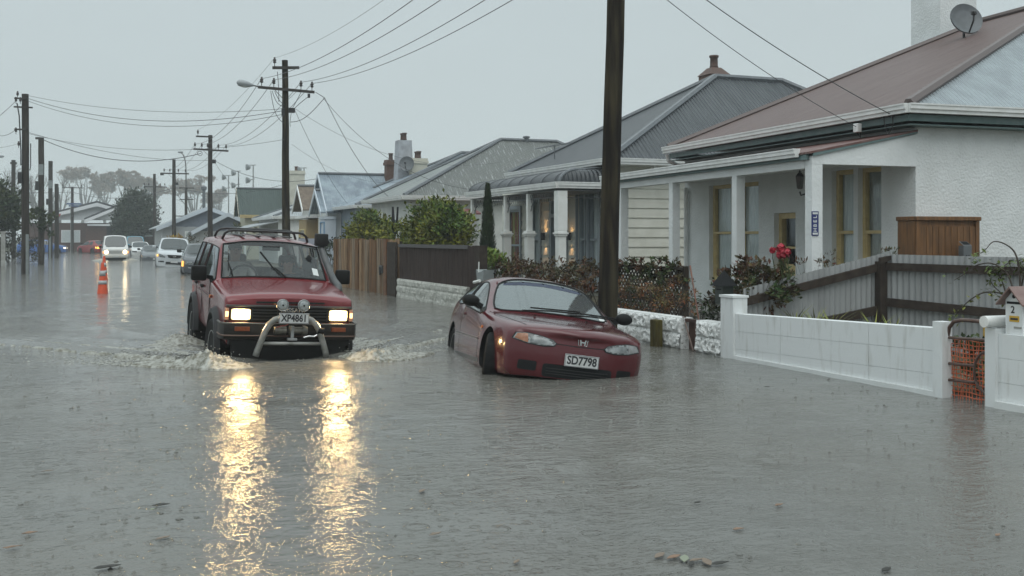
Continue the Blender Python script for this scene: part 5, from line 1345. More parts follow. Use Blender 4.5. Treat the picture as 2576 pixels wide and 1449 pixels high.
    D = Decal(me); gm_ = fg or glass_mat('car_glass', (.10,.12,.12), (.95,1,1), .03, 1.6, .10)
    split_shell(me, root, {0:('body',P),1:('underbody',m_trim),2:('windscreen',gm_),3:('side_window',gm_,True),4:('rear_window',gm_),7:('wheel_arch',m_trim,True)})
    for y in (wb0, wb1):
        for s in (1,-1): wheel(root, s*w*.88, y, .30, r_, .19, side=s, knobs=False)
    for s in (1,-1):
        b = MB(); yy = .62 if kind == 'van' else st[3][0]+.28; zz = belt+.10
        b.box(min(s*(w+.02),s*(w+.2)), max(s*(w+.02),s*(w+.2)), yy-.06, yy+.06, zz, zz+.14, .03); mo = b.build('wing_mirror', P if kind == 'mpv' else m_trim, root); autosmooth(mo)
        b = MB(); b.obox((s*w*.9,yy+.02,zz+.03),(s*(w+.06),yy,zz+.04),.05,.04); b.build('mirror_arm', m_trim, mo)
    if rails:
        for s in (1,-1):
            b = MB(); b.tube([(s*w*.72,wt+.2,z-.04),(s*w*.72,wt+.35,z+.06),(s*w*.71,L-.8,z+.06),(s*w*.71,L-.62,z-.05)], .02, 6); b.build('roof_rail', m_rim, root)
    return root, D, w, belt, st

def car_wipe(root, D, w, z):
    D.put('wiper', [(-w*.6,z),(-w*.05,z+.03),(-w*.05,z+.05),(-w*.6,z+.02)], m_trim, root, '-y', .006, .008, 2); D.put('wiper', [(w*.0,z+.01),(w*.6,z+.02),(w*.6,z+.04),(w*.0,z+.03)], m_trim, root, '-y', .006, .008, 2)

# white van with its headlights on
p = at_z(291, 655)
van, D, w, belt, st = simple_car('white_van', 'white van with glowing round headlights driving through the flood', (p.x, p.y), 0, (.62,.62,.60), 4.2, 1.69, 1.93, 'van', dz=-.25)
for s in (1,-1):
    b = MB(); b.lathe([(.115,.03),(.11,-.02),(.08,-.04),(.001,-.045)], 20, (s*.58,.0,.80), 'y'); b.build('headlamp', mat('van_lamp', (.9,.85,.7), .3, emit=(1,.78,.45), estr=HEAD*.05), van, True)
    b = MB(); b.box(min(s*.74,s*.82), max(s*.74,s*.82), -.03, .12, .72, .86, .01); b.build('corner_lamp', mat('corner_amber', (.8,.35,.15), .3, emit=(1,.4,.1), estr=1.0), van)
b = MB(); b.box(-.80,.80,-.06,.14,.42,.62,.04); autosmooth(b.build('bumper', mat('van_bumper', (.50,.49,.46), .4), van))
D.put('grille', rrect(-.44,.44,.70,.88,.02), mat('van_grille', (.33,.33,.32), .5), van, '-y', .006, .02, 2)
D.put('lower_panel', rrect(-.66,.66,.24,.42,.03), m_trim, van, '-y', .008, .02, 2)
plate_part(van, Matrix.Translation((0,-.065,.50)), '', .36, .125, dots=False)
car_wipe(van, D, w, 1.12)
for s in (1,-1): D.put('windscreen_label', [(s*.60,1.17),(s*.72,1.17),(s*.72,1.24),(s*.60,1.24)], m_sticker, van, '-y', .004, .004, 1)

# silver people-mover
p = at_z(437, 671); RZ = R(-3)
mpv, D, w, belt, st = simple_car('people_mover', 'silver people-mover parked nose-on at the kerb with roof rails', (p.x, p.y), RZ, (.50,.53,.55), 4.7, 1.80, 1.72, 'mpv', dz=-.22, rails=True, roll=3)
for s in (1,-1):
    D.put('headlamp', [(s*x, z) for x, z in ((.84,.80),(.72,.68),(.46,.66),(.44,.72),(.58,.80),(.74,.86))], m_lens, mpv, '-y', .010, .02, 3)
    D.put('fog_slot', [(s*x, z) for x, z in rrect(.5,.78,.42,.50,.02)], m_trim, mpv, '-y', .006, .01, 2)
D.put('grille', [(-.36,.82),(.36,.82),(.30,.68),(.18,.65),(-.18,.65),(-.30,.68)], m_trim, mpv, '-y', .008, .02, 3)
b = MB(); b.tube([(.07*math.cos(t), -.05, .73+.045*math.sin(t)) for t in np.linspace(0,6.283,17)], .008, 5); b.tube([(-.06,-.05,.755),(-.03,-.055,.73),(0,-.055,.715),(.03,-.055,.73),(.06,-.05,.755)], .008, 5); b.build('emblem', m_chrome, mpv)
D.put('lower_grille', rrect(-.42,.42,.34,.46,.03), m_dark, mpv, '-y', .006, .01, 2)
plate_part(mpv, Matrix.Translation((0,-.03,.47)), '', .36, .125, dots=False)
D.put('bumper_strip', [(-.78,.335),(.78,.335),(.78,.305),(-.78,.305)], m_chrome, mpv, '-y', .010, .01, 2)
b = MB(); b.box(-.86,-.80,.06,.18,.72,.82,.01); b.build('indicator', mat('indicator_lit', (.9,.4,.05), .3, emit=(1,.5,.08), estr=2), mpv)
car_wipe(mpv, D, w, 1.10); D.put('windscreen_label', [(.56,1.12),(.66,1.12),(.66,1.2),(.56,1.2)], m_sticker, mpv, '-y', .004, .004, 1)

# dark car half hidden by the red wagon
p = at_z(500, 690)
dk, D, w, belt, st = simple_car('dark_hatchback', 'dark blue-grey hatchback half hidden by the red wagon', (p.x+.15, p.y), R(-4), (.045,.05,.06), 4.0, 1.68, 1.42, 'hatch', dz=-.18, roll=3)
for s in (1,-1):
    D.put('headlamp', [(s*x, z) for x, z in rrect(.40,.74,.55,.66,.03)], m_lens, dk, '-y', .008, .02, 3)
b = MB(); b.box(-.845,-.77,.06,.2,.46,.68,.01); b.build('indicator', mat('indicator_lit2', (.8,.35,.06), .3, emit=(1,.5,.12), estr=1.6), dk)
D.put('bumper_rub', [(-.74,.40),(.74,.40),(.74,.44),(-.74,.44)], m_chrome, dk, '-y', .01, .01, 3)
plate_part(dk, Matrix.Translation((0,-.03,.36)), '', .36, .125, dots=False); car_wipe(dk, D, w, .97)

# dark sedan
p = at_z(387, 655.5)
sd_, D, w, belt, st = simple_car('dark_sedan', 'charcoal sedan low in the water beyond the silver people-mover', (p.x, p.y), R(-2), (.07,.08,.09), 4.4, 1.69, 1.36, 'sedan', dz=-.34, roll=2)
for s in (1,-1): D.put('headlamp', [(s*x, z) for x, z in rrect(.44,.74,.50,.585,.03)], m_lens, sd_, '-y', .008, .02, 3)
D.put('grille', rrect(-.26,.26,.52,.585,.02), m_chrome, sd_, '-y', .008, .02, 2); plate_part(sd_, Matrix.Translation((0.1,-.03,.44)), '', .36, .125, dots=False); car_wipe(sd_, D, w, .93)
# white car
p = at_z(357, 643.5)
wc, D, w, belt, st = simple_car('white_sedan', 'white sedan with dark lamps parked past the van', (p.x, p.y), R(2), (.60,.61,.60), 4.3, 1.70, 1.40, 'sedan', dz=-.2)
for s in (1,-1): D.put('headlamp', [(s*x, z) for x, z in rrect(.40,.76,.50,.60,.02)], m_trim, wc, '-y', .008, .02, 3)
plate_part(wc, Matrix.Translation((0,-.03,.48)), '', .36, .125, dots=False); car_wipe(wc, D, w, .93)
# turquoise van
p = at_z(345, 641)
tv, D, w, belt, st = simple_car('turquoise_van', 'turquoise blue van parked behind the white van', (p.x, p.y+3), 0, (.05,.22,.30), 4.4, 1.75, 1.9, 'van', dz=-.2)
D.put('lamp_panel', rrect(-.6,.6,.62,.78,.02), m_trim, tv, '-y', .008, .02, 2); car_wipe(tv, D, w, 1.12)
# red hatchback seen from behind, turning
p = at_z(207, 637.8)
rd, D, w, belt, st = simple_car('red_hatchback', 'small red hatchback turning away at the corner with orange light on', (p.x+.1, p.y+3.4), R(180+30), (.24,.016,.014), 3.8, 1.62, 1.40, 'hatch', dz=-.12, fg=glass_mat('dark_glass_far', (.05,.055,.055), (.9,.95,1), .05, 1.45, .06))
for s in (1,-1):
    q = [(s*x, z) for x, z in rrect(.52,.76,.60,.76,.02)]
    D.put('tail_lamp', q, m_redlens if s < 0 else mat('tail_amber', (.9,.4,.05), .3, emit=(1,.5,.08), estr=3.5), rd, '+y', .008, .02, 2)
D.put('rear_bumper', rrect(-.76,.76,.24,.46,.03), m_trim, rd, '+y', .012, .03, 2)
plate_part(rd, Matrix.Translation((0,3.83,.52)) @ Matrix.Rotation(math.pi,4,'Z'), '', .36, .125, dots=False)
# blue car seen side-on
p = at_z(173, 636.8)
bl, D, w, belt, st = simple_car('blue_wagon', 'bright blue station wagon crossing the street end side-on', (p.x-.2, p.y+1.5), R(90-8), (.04,.12,.36), 4.6, 1.74, 1.46, 'wagon', dz=-.12)
for s in (1,-1):
    D.put('headlamp', [(s*x, z) for x, z in rrect(.46,.80,.56,.68,.03)], mat('blue_lamp', (.9,.85,.7), .3, emit=(1,.85,.6), estr=2.5), bl, '-y', .010, .03, 3)
    b = MB(); 
    for y in (2.3, 3.3): D.put('door_seam', [(y,.3),(y+.02,.3),(y+.02,.9),(y,.9)], m_dark, bl, ('+x' if s > 0 else '-x'), .002, .004, 2)
# ---------------------------------------------------------------- planting
def leafmat(name, c, c2, isl=.35, ns=1.2, rough=.45):
    m = mat(name, c, rough, c2, ns, island=isl, lo=.4, hi=.6, spec=.15); return m
L_green = leafmat('leaf_glossy_green', (.05,.085,.014), (.17,.17,.02), .5)
L_dark = leafmat('leaf_dark_green', (.020,.034,.018), (.035,.05,.02), .4)
L_lime = leafmat('leaf_lime', (.12,.17,.03), (.07,.11,.03), .35)
L_rust = leafmat('leaf_rust', (.105,.046,.022), (.045,.045,.020), .5, 2.2)
L_orange = leafmat('leaf_orange', (.19,.075,.028), (.09,.075,.03), .55, 3.0)
L_rose = leafmat('leaf_rose', (.035,.062,.018), (.09,.042,.025), .45, 3)
L_yellow = leafmat('leaf_yellow', (.40,.24,.03), (.25,.16,.04), .3)
L_far = leafmat('leaf_autumn_far', (.19,.145,.115), (.23,.165,.12), .3, .6)  # autumn brown, paled so the colour adds to the distance haze
L_farg = leafmat('leaf_far_green', (.030,.042,.026), (.042,.055,.03), .35, .6)
m_bark = mat('bark', (.055,.045,.038), .9, (.085,.07,.06), 6, bump=.6, bscale=25)
m_barkg = mat('bark_grey', (.10,.095,.09), .9, (.14,.13,.12), 6)

def cloud(mb, rnd, c, rad, n, L_, W, shell=.45, up=.3, flat=1.0, droop=0.0):
    """leaves through an ellipsoid, denser near its skin, in clumps"""
    c = Vector(c)
    ncl = max(6, n//28); cl = []
    for _ in range(ncl):
        v = Vector((rnd.gauss(0,1), rnd.gauss(0,1), rnd.gauss(0,1))).normalized()*(shell+(1-shell)*rnd.random()**.6)
        cl.append(v)
    for i in range(n):
        q = cl[i % ncl]; v = q+Vector((rnd.gauss(0,.12), rnd.gauss(0,.12), rnd.gauss(0,.12)))
        p = c+Vector((v.x*rad[0], v.y*rad[1], v.z*rad[2]))
        d = (v.normalized()*.6+Vector((rnd.gauss(0,.6), rnd.gauss(0,.6), rnd.gauss(0,.6)+up-droop)))
        if d.length < .01: d = Vector((0,0,1))
        nn = v.normalized()+Vector((rnd.gauss(0,.5), rnd.gauss(0,.5), .6+rnd.gauss(0,.4)))
        s = .65+rnd.random()*.7
        mb.leaf(p, d, nn, L_*s, W*s)
def stems(mb, rnd, base, tips, r0=.02, n=5, wob=.08):
    base = Vector(base)
    for t in tips:
        t = Vector(t); pts = []
        for i in range(5):
            k = i/4; pts.append(base.lerp(t, k)+Vector((rnd.gauss(0,wob), rnd.gauss(0,wob), 0))*(k*(1-k)*3))
        mb.tube(pts, [r0*(1-.8*i/4) for i in range(5)], n)
def shrub(name, label, loc, blobs, n, L_, W, m, seed, cat='shrub', nst=9, r0=.02, group=None, **kw):
    rnd = random.Random(seed); e = empty(name, loc, 0, label, cat, group)
    f = MB(); tot = sum(b[3]*b[4]*b[5] for b in blobs)
    for (x,y,z,rx,ry,rz) in blobs: cloud(f, rnd, (x,y,z), (rx,ry,rz), int(n*rx*ry*rz/tot), L_, W, **kw)
    f.build('foliage', m, e, fix=False)
    s = MB(); tips = []
    for k in range(nst):
        b = blobs[k % len(blobs)]; tips.append((b[0]+rnd.uniform(-.8,.8)*b[3], b[1]+rnd.uniform(-.8,.8)*b[4], b[2]+rnd.uniform(-.3,.8)*b[5]))
    stems(s, rnd, (0,0,-.3), tips, r0); s.build('stems', m_bark, e, True)
    return e
# two clipped evergreens behind the timber gates
p = at_n(925, 570, 8.7); shrub('evergreen_bush', 'rounded glossy green bush just behind the tall timber gates', (p.x,p.y,0), [(0,0,1.55,.75,1.0,.80),(.1,.6,1.65,.55,.6,.62),(0,-.6,1.4,.6,.7,.75)], 6800, .12, .065, L_green, 1)
p = at_n(1105, 560, 8.8); shrub('evergreen_bush', 'broad yellow-green bush billowing above the brown brush fence', (p.x,p.y,0), [(0,.1,1.6,.85,1.15,.85),(0,.95,1.5,.65,.75,.75),(-.1,-1.1,1.5,.6,.85,.75),(0,.2,2.1,.5,.6,.36),(0,-.8,1.9,.45,.6,.36)], 9500, .12, .065, L_green, 2)
p = at_n(990, 585, 9.0); shrub('evergreen_bush', 'low dark gap of foliage joining the two clipped bushes', (p.x,p.y,0), [(0,0,1.3,.6,1.1,.65)], 2400, .12, .06, L_green, 3, nst=5)
# cypress
p = at_n(1227, 600, 8.4); e = empty('cypress', (p.x,p.y,0), 0, 'slim dark conical cypress at the villa corner', 'tree'); rnd = random.Random(4); f = MB()
for i in range(3600):
    z = .1+2.5*(1-rnd.random()**1.35) if False else .1+2.5*rnd.random()**1.25; t = rnd.random()*6.283; rr = .265*(1-(z-.1)/2.55)**.75*(.55+.5*rnd.random()); q = Vector((rr*math.cos(t), rr*math.sin(t), z))
    f.leaf(q, Vector((.35*math.cos(t), .35*math.sin(t), 1)), Vector((math.cos(t), math.sin(t), .1)), .12, .03)
f.build('crown', L_dark, e, fix=False); s = MB(); s.tube([(0,0,-.3),(0,0,1.2),(0,0,2.4)], [.06,.04,.01], 7); s.build('trunk', m_bark, e)
p = at_n(1237, 665, 7.85); shrub('lime_shrub', 'bright lime green shrub beside the grey letterbox', (p.x,p.y,0), [(0,0,.85,.35,.5,.28),(.05,.35,.95,.25,.3,.22)], 900, .10, .05, L_lime, 5)
# rust-coloured hedge in front of the villa, in separate plants
for k, px in enumerate((1268, 1318, 1372, 1425, 1478)):
    p = at_n(px, 680, 7.95)
    lab = ('rust brown hedge plant next to the lime shrub','second rust brown hedge plant, below the villa window','middle rust brown hedge plant in front of the villa door','tall reddish hedge plant below the amber wall lights','reddish hedge plant touching the big power pole')[k]
    shrub('hedge_plant', lab, (p.x,p.y,0), [(0,0,.76,.32,.55,.32),(.1,rng.uniform(-.3,.3),.95,.22,.3,.17+.05*(k == 3)),(.05,rng.uniform(-.5,.5),.85,.2,.2,.25)], 850, .075, .032, L_rust, 10+k, 'hedge', 10, .014, 'rust-coloured hedge plants', droop=.4)
# low picket fence with dark points behind the hatchback
fe = empty('picket_fence', (7.5, 15.6, 0), 0, 'low dark weathered picket fence under the rust hedge', 'fence'); 
m_dkw = mat('dark_timber', (.028,.022,.018), .8, (.05,.04,.032), 7, bump=.4, bscale=30, stretch=(1,1,.15))
k = 0
for a in np.arange(0, 4.6, .14):
    b = MB(); b.prism([(0,a,-.3),(0,a+.09,-.3),(0,a+.09,.60),(0,a+.045,.68),(0,a,.60)], (.02,0,0)); b.build('picket', m_dkw, fe)
b = MB(); b.box(.021,.06,-.05,4.65,.42,.50); b.build('rail', m_dkw, fe)
# orange shrubs behind the rock-faced wall
for k, (px, n_) in enumerate(((1562,7.75),(1600,7.9),(1640,7.7),(1676,7.95),(1706,7.75))):
    p = at_n(px, 740, n_)
    lab = ('orange-brown dying shrub beside the white corner post','tallest twiggy orange shrub before the dark lattice','twiggy orange-brown shrub over the timber post','spreading orange shrub below the second verandah post','last orange shrub before the rusty gate')[k]
    shrub('autumn_shrub', lab, (p.x,p.y,0), [(0,0,.54+.05*(k%2),.30,.42,.24),(.1,.1,.72,.2,.25,.16)], 560, .05, .019, (L_rose if k in (1,3) else L_orange), 20+k, 'shrub', 40, .006, 'orange autumn shrubs behind the white rock wall', droop=.2)
# leafy stalks near the rusty gate
for k, (px, py0, h_) in enumerate(((1775,800,.62),(1795,800,.50),(1752,790,.45))):
    p = at_n(px, py0, 7.65); e = empty('leafy_stalk', (p.x,p.y,0), 0, ('tall leafy green stalk beside the pointed letterbox','shorter green stalk with broad leaves by the rock pier','broad-leaved seedling beside the leaning red stake')[k], 'plant')
    rnd = random.Random(40+k); s = MB(); f = MB()
    for j in range(4):
        tip = Vector((rnd.uniform(-.12,.12), rnd.uniform(-.15,.15), .35+h_*rnd.uniform(.6,1))); stems(s, rnd, (0,0,-.1), [tip], .009, 5, .03)
        for q in range(26):
            t = rnd.random(); f.leaf(Vector((tip.x*t, tip.y*t, .1+(tip.z-.1)*t)), Vector((rnd.gauss(0,1), rnd.gauss(0,1), .3)), Vector((0,0,1)), .09, .055)
    s.build('stems', m_bark, e); f.build('foliage', L_rose, e, fix=False)
# rose bush with red blooms
p = at_n(1890, 740, 8.0); e = shrub('rose_bush', 'sprawling rose bush with large red blooms above the block wall', (p.x,p.y,0), [(0,0,.74,.42,.48,.40),(.05,.36,.88,.30,.32,.26),(.1,-.30,.84,.26,.34,.34),(.02,-.05,1.06,.26,.30,.17),(-.15,.1,.5,.3,.4,.25)], 2900, .07, .038, L_rose, 50, 'rose bush', 22, .011)
m_rose = mat('rose_red', (.42,.008,.03), .5, (.28,.005,.02), 30); 
ro_ = [(1944,630,.055),(1964,624,.075),(1974,640,.075),(1962,641,.065),(1980,634,.06)]
for (px, py, r_) in ro_:
    q = at_n(px, py, 8.02)-Vector((p.x,p.y,0)); fl = MB(); rnd = random.Random(int(px))
    for j in range(34):
        v = Vector((rnd.gauss(0,1), rnd.gauss(0,1), rnd.gauss(.2,1))).normalized(); t = v.cross(Vector((0,0,1))); 
        if t.length < .01: t = Vector((1,0,0))
        fl.leaf(q+v*r_*rnd.uniform(.3,.75)-t.normalized()*r_*.4, t, v, r_*.95, r_*.9)
    fl.build('rose_bloom', m_rose, e, fix=False)
    s = MB(); s.tube([q, q-Vector((0,0,.10)), q-Vector((-.03,.02,.3))], .006, 5); s.build('flower_stem', leafmat('stem_green', (.04,.06,.02), (.06,.07,.02)), e)
# wispy shrub behind the roses
p = at_n(2040, 680, 9.3); shrub('wispy_shrub', 'wispy small-leaved shrub poking over the sloping grey fence', (p.x,p.y,0), [(0,0,1.05,.25,.5,.16),(.1,-.25,1.18,.12,.2,.10)], 170, .07, .022, L_rose, 51, 'shrub', 14, .006)
p = at_n(2225, 628, 10.2); shrub('wispy_shrub', 'few thin twigs showing over the fence corner', (p.x,p.y,0), [(0,0,1.27,.15,.2,.06)], 40, .06, .02, L_rose, 52, 'shrub', 6, .005)
# strappy tufts behind the block wall
L_grass = leafmat('leaf_strap', (.13,.17,.035), (.20,.19,.05), .3)
for k, (px, lab) in enumerate(((2000,'pale green strappy tuft at the far end of the block wall'),(2050,'fullest strappy grass tuft behind the block wall'),(2092,'leaning strappy tuft left of the fence corner post'),(2200,'yellowish strappy tuft below the fence corner post'),(2245,'small sparse strappy tuft right of the fence post'))):
    p = at_n(px, 800, 7.75); e = empty('grass_tuft', (p.x,p.y,.2), 0, lab, 'plant', 'strappy tufts behind the block wall'); rnd = random.Random(60+k); f = MB()
    for j in range(26 if k < 3 else 14):
        t = rnd.random()*6.283; r_ = rnd.uniform(.1,.32); h_ = rnd.uniform(.35,.56); w_ = Vector((-math.sin(t), math.cos(t), 0))*.008
        pts = [Vector((0,0,0)), Vector((r_*.35*math.cos(t), r_*.35*math.sin(t), h_*.65)), Vector((r_*math.cos(t), r_*math.sin(t), h_*.9))]
        f.add([pts[0]-w_, pts[0]+w_, pts[1]+w_, pts[1]-w_, pts[2]], [(0,1,2,3),(3,2,4)])
    f.build('blades', L_grass, e, fix=False)
# arching climber by the letterbox
p = at_n(2560, 800, 8.0); e = empty('arching_rose', (p.x,p.y,0), 0, 'arching bare-stemmed climber with light green leaves before the grey fence', 'plant'); rnd = random.Random(70); s = MB(); f = MB()
B0 = Vector((p.x,p.y,0))
def cane(pxs, r_, n_):
    pts = [at_n(a, b, c)-B0 for a, b, c in pxs]; out = []
    for i in range(len(pts)-1):
        for k in range(6):
            t = k/6; p0 = pts[max(i-1,0)]; p1 = pts[i]; p2 = pts[i+1]; p3 = pts[min(i+2,len(pts)-1)]
            out.append(.5*((2*p1)+(p2-p0)*t+(2*p0-5*p1+4*p2-p3)*t*t+(3*p1-p0-3*p2+p3)*t**3))
    out.append(pts[-1]); s.tube(out, [r_*(1-.7*i/len(out)) for i in range(len(out))], 5)
    for q in out[len(out)//4:]:
        for _ in range(n_):
            if rnd.random() < .75: f.leaf(q+Vector((rnd.gauss(0,.03), rnd.gauss(0,.03), rnd.gauss(0,.02))), Vector((rnd.gauss(0,1), rnd.gauss(0,1), rnd.gauss(-.2,.6))), Vector((0,0,1)), .055, .03)
cane([(2565,800,7.95),(2566,700,7.95),(2555,640,7.9),(2530,615,7.85),(2500,608,7.8),(2482,625,7.8)], .011, 0)
cane([(2482,625,7.8),(2470,635,7.8),(2445,655,7.8)], .004, 3)
cane([(2560,800,7.9),(2540,700,7.85),(2500,664,7.8),(2455,668,7.75),(2425,690,7.75),(2400,705,7.75)], .009, 1)
cane([(2555,800,7.9),(2530,745,7.85),(2480,735,7.8),(2440,755,7.75),(2410,785,7.75),(2400,800,7.75)], .009, 3)
cane([(2550,810,7.9),(2525,720,7.85),(2510,690,7.85),(2490,680,7.8),(2520,672,7.85),(2545,655,7.9)], .008, 4)
cane([(2555,810,7.9),(2540,760,7.85),(2500,720,7.85),(2490,700,7.85)], .008, 4)
cane([(2570,720,8.0),(2575,680,8.0),(2560,665,8.0),(2590,650,8.0)], .008, 6)
s.build('canes', m_bark, e); f.build('foliage', leafmat('leaf_fresh', (.085,.12,.03), (.16,.16,.03), .35), e, fix=False)
# foliage seen through the gate
p = at_n(2440, 930, 7.75); shrub('wet_shrub', 'dark wet shrub glimpsed through the orange mesh gate', (p.x,p.y,0), [(0,0,.28,.2,.35,.3)], 500, .06, .035, L_rose, 72, 'shrub', 8, .006)
p = at_n(2478, 860, 7.9); e = empty('yellow_stake', (p.x,p.y,0), 0, 'bright yellow plastic strap standing behind the gate', 'stake'); b = MB(); b.obox((0,0,-.3),(.05,.05,.62),.03,.008); b.build('strap', mat('yellow_plastic', (.45,.27,.02), .5), e)

# ---- left side of the street: big dark tree and hedge
def trunk_tree(name, label, loc, h, crown, n, L_, W, m, seed, tr=.2, fork=.35, cat='tree', group=None, bark=m_bark, nb=9, shell=.4, fm='crown'):
    rnd = random.Random(seed); e = empty(name, loc, 0, label, cat, group); s = MB()
    s.tube([(0,0,-.6),(.05*h*rnd.uniform(-1,1),0,h*fork*.6),(0,0,h*fork)], [tr*1.2,tr,tr*.8], 8)
    for k in range(nb):
        b = crown[k % len(crown)]; t = Vector((b[0]+rnd.uniform(-.6,.6)*b[3], b[1]+rnd.uniform(-.6,.6)*b[4], b[2]+rnd.uniform(-.4,.6)*b[5]))
        o_ = Vector((0,0,h*fork*rnd.uniform(.7,1))); pts = [o_.lerp(t, i/5)+Vector((rnd.gauss(0,.05),rnd.gauss(0,.05),math.sin(i/5*3.14)*.06))*h*.3*(i/5)*(1-i/5)*3 for i in range(6)]
        s.tube(pts, [tr*.55*(1-.85*i/5) for i in range(6)], 6)
        for j in range(3):
            q = pts[3+j % 3]; v = Vector((rnd.gauss(0,1), rnd.gauss(0,1), .6)).normalized()*h*.13
            s.tube([q, q+v*.5+Vector((0,0,.05)), q+v], [tr*.16,tr*.1,tr*.03], 4)
    s.build('trunk', bark, e, True); f = MB(); tot = sum(b[3]*b[4]*b[5] for b in crown)
    for b in crown: cloud(f, rnd, b[:3], b[3:], max(20,int(n*b[3]*b[4]*b[5]/tot)), L_, W, shell=shell)
    f.build(fm, m, e, fix=False); return e
p = at_d(20, 640, 62); trunk_tree('broadleaf_tree', 'dense dark green tree leaning over the left footpath', (p.x-1.3,p.y,0), 5, [(0,0,3.3,2.0,2.0,1.5),(-1.6,0,4.0,1.8,1.5,1.3),(1.0,-.3,2.7,1.0,1.2,1.0),(-.3,.4,4.3,1.3,1.3,.9),(1.5,0,3.3,.6,.8,.5)], 13000, .24, .13, leafmat('leaf_left_tree', (.020,.034,.014), (.055,.065,.02), .45, .8), 80, .22)
p = at_d(78, 560, 59); shrub('overhanging_branch', 'leafy branch of the left garden hanging past the second pole', (p.x+.5,p.y,0), [(0,0,2.6,.75,.6,.45),(.35,0,2.0,.4,.4,.45)], 700, .20, .10, leafmat('leaf_left_tree', (.02,.03,.014), (.055,.065,.02)), 81, 'shrub', 6, .03)
p = at_d(28, 650, 62); shrub('clipped_hedge', 'dark clipped hedge along the left boundary', (p.x,p.y,0), [(-1.2,0,.85,.9,1.0,1.0),(.1,.2,.85,.9,1.2,.95),(1.1,1.2,.8,.6,1.4,.85),(-.4,0,1.5,1.2,.8,.4)], 3600, .12, .06, leafmat('leaf_hedge', (.022,.024,.014), (.05,.042,.022), .4, 1.0), 82, 'hedge', 14, .02)
# round dark evergreen at the street end
p = at_d(340, 630, 108); trunk_tree('round_evergreen', 'round dark evergreen tree rising behind the parked vans', (p.x,p.y,0), 6, [(0,0,3.6,2.1,2.1,2.6),(-.9,0,2.6,1.3,1.3,1.6),(.95,0,2.7,1.3,1.3,1.7),(.2,0,5.2,1.3,1.3,1.0)], 12000, .26, .14, L_farg, 83, .2, .25)
# tall autumn trees beyond
for k, (px, py0, d, w_, h_) in enumerate((a_, b_, c_*1.75, d_, e_) for a_, b_, c_, d_, e_ in ((215,404,190,95,80),(262,418,196,60,60),(318,415,182,80,70),(372,430,186,60,60),(488,422,180,110,75),(548,470,176,50,50))):
    p = at_d(px, 600, d); sc = d/F; W_ = w_*sc; top = HC+(600-py0)*sc; cz = top-h_*.45*sc
    rnd = random.Random(90+k); cr = []
    for j in range(9):
        q_ = rnd.uniform(-.46,.46); cr.append((q_*W_, rnd.uniform(-.3,.3)*W_, cz+(rnd.uniform(-.38,.30)-.5*abs(q_))*h_*sc, W_*rnd.uniform(.14,.24), W_*.2, h_*sc*rnd.uniform(.10,.20)))
    lab = ('broad brown-crowned tree behind the white gable, tallest on the left','smaller brown tree overlapping the broad one','wide brown-topped tree over the round evergreen','thin brown tree between evergreen and poles','wide russet tree behind the twin poles','low russet tree beside the floodlight masts')[k]
    trunk_tree('autumn_tree', lab, (p.x,p.y,-.4), top, cr, 5200, .62, .26, L_far, 100+k, .5, .42, group='brown autumn trees beyond the street end', bark=m_barkg, nb=9, shell=.30)
# bare poplars
def bare_tree(name, label, loc, h, seed, spread=.28, group=None):
    rnd = random.Random(seed); e = empty(name, loc, 0, label, 'tree', group); s = MB(); tw = MB()
    def grow(mb, p, d, L_, r_, lev):
        pts = [p]; q = p.copy(); dd = d.copy()
        for i in range(4):
            dd = (dd+Vector((rnd.gauss(0,.10), rnd.gauss(0,.10), .05))).normalized(); q = q+dd*L_/4; pts.append(q.copy())
        mb.tube(pts, [r_*(1-.6*i/4) for i in range(5)], 5 if lev < 2 else 3, False)
        if lev >= 4: return
        for _ in range((4,4,4,3)[lev]):
            t = rnd.uniform(.3,1); b = pts[int(t*4)]; nd = (dd+Vector((rnd.gauss(0,spread*2), rnd.gauss(0,spread*2), .25))).normalized()
            grow(tw if lev >= 1 else s, b, nd, L_*rnd.uniform(.45,.62), max(r_*.42,.05), lev+1)
    grow(s, Vector((0,0,-.5)), Vector((0,0,1)), h*.55, h*.018, 0)
    s.build('trunk', m_barkg, e, True); tw.build('branches', m_barkg, e, fix=False); return e
for k, (px, py0, d) in enumerate((a_, b_, c_*1.7) for a_, b_, c_ in ((12,360,150),(58,352,150),(112,362,140),(150,380,145),(85,390,160),(35,400,160))):
    p = at_d(px, 600, d); bare_tree('bare_tree', ('leafless tall tree at the far left edge','tallest leafless tree behind the first left pole','leafless tree between the second and third left poles','leafless leaning tree right of the third left pole','faint leafless tree behind the second left pole','faint leafless tree behind the dark garden tree')[k], (p.x,p.y,0), (600-py0)*d/F+2, 120+k, .24, 'leafless trees on the left skyline')
# yellow shrub and hedge by the far gable house
p = at_d(440, 600, 74); shrub('yellow_shrub', 'golden yellow autumn shrub in front of the slate gable house', (p.x,p.y,0), [(0,0,1.35,.62,.5,.5)], 520, .14, .08, L_yellow, 130)
p = at_d(500, 612, 68); shrub('garden_hedge', 'dull green and brown hedge behind the dark hatchback', (p.x,p.y,0), [(-.5,0,.8,.8,.8,.85),(.5,0,.9,.7,.8,.8)], 1300, .13, .07, leafmat('leaf_dull', (.04,.05,.025), (.08,.055,.03), .35), 131)
p = at_d(600, 560, 66); shrub('tall_hedge', 'yellowish green shrub in front of the cream house with green roof', (p.x,p.y,0), [(0,0,1.9,.5,.5,.5),(1.3,0,1.75,.55,.5,.4)], 700, .13, .07, leafmat('leaf_dull2', (.05,.065,.03), (.14,.12,.04), .35), 132)
p = at_n(845, 595, 8.2); shrub('flowering_shrub', 'low dark shrub with pale flowers behind the gate top', (p.x,p.y,0), [(0,.5,1.1,.5,1.2,.35)], 700, .09, .05, L_dark, 133)
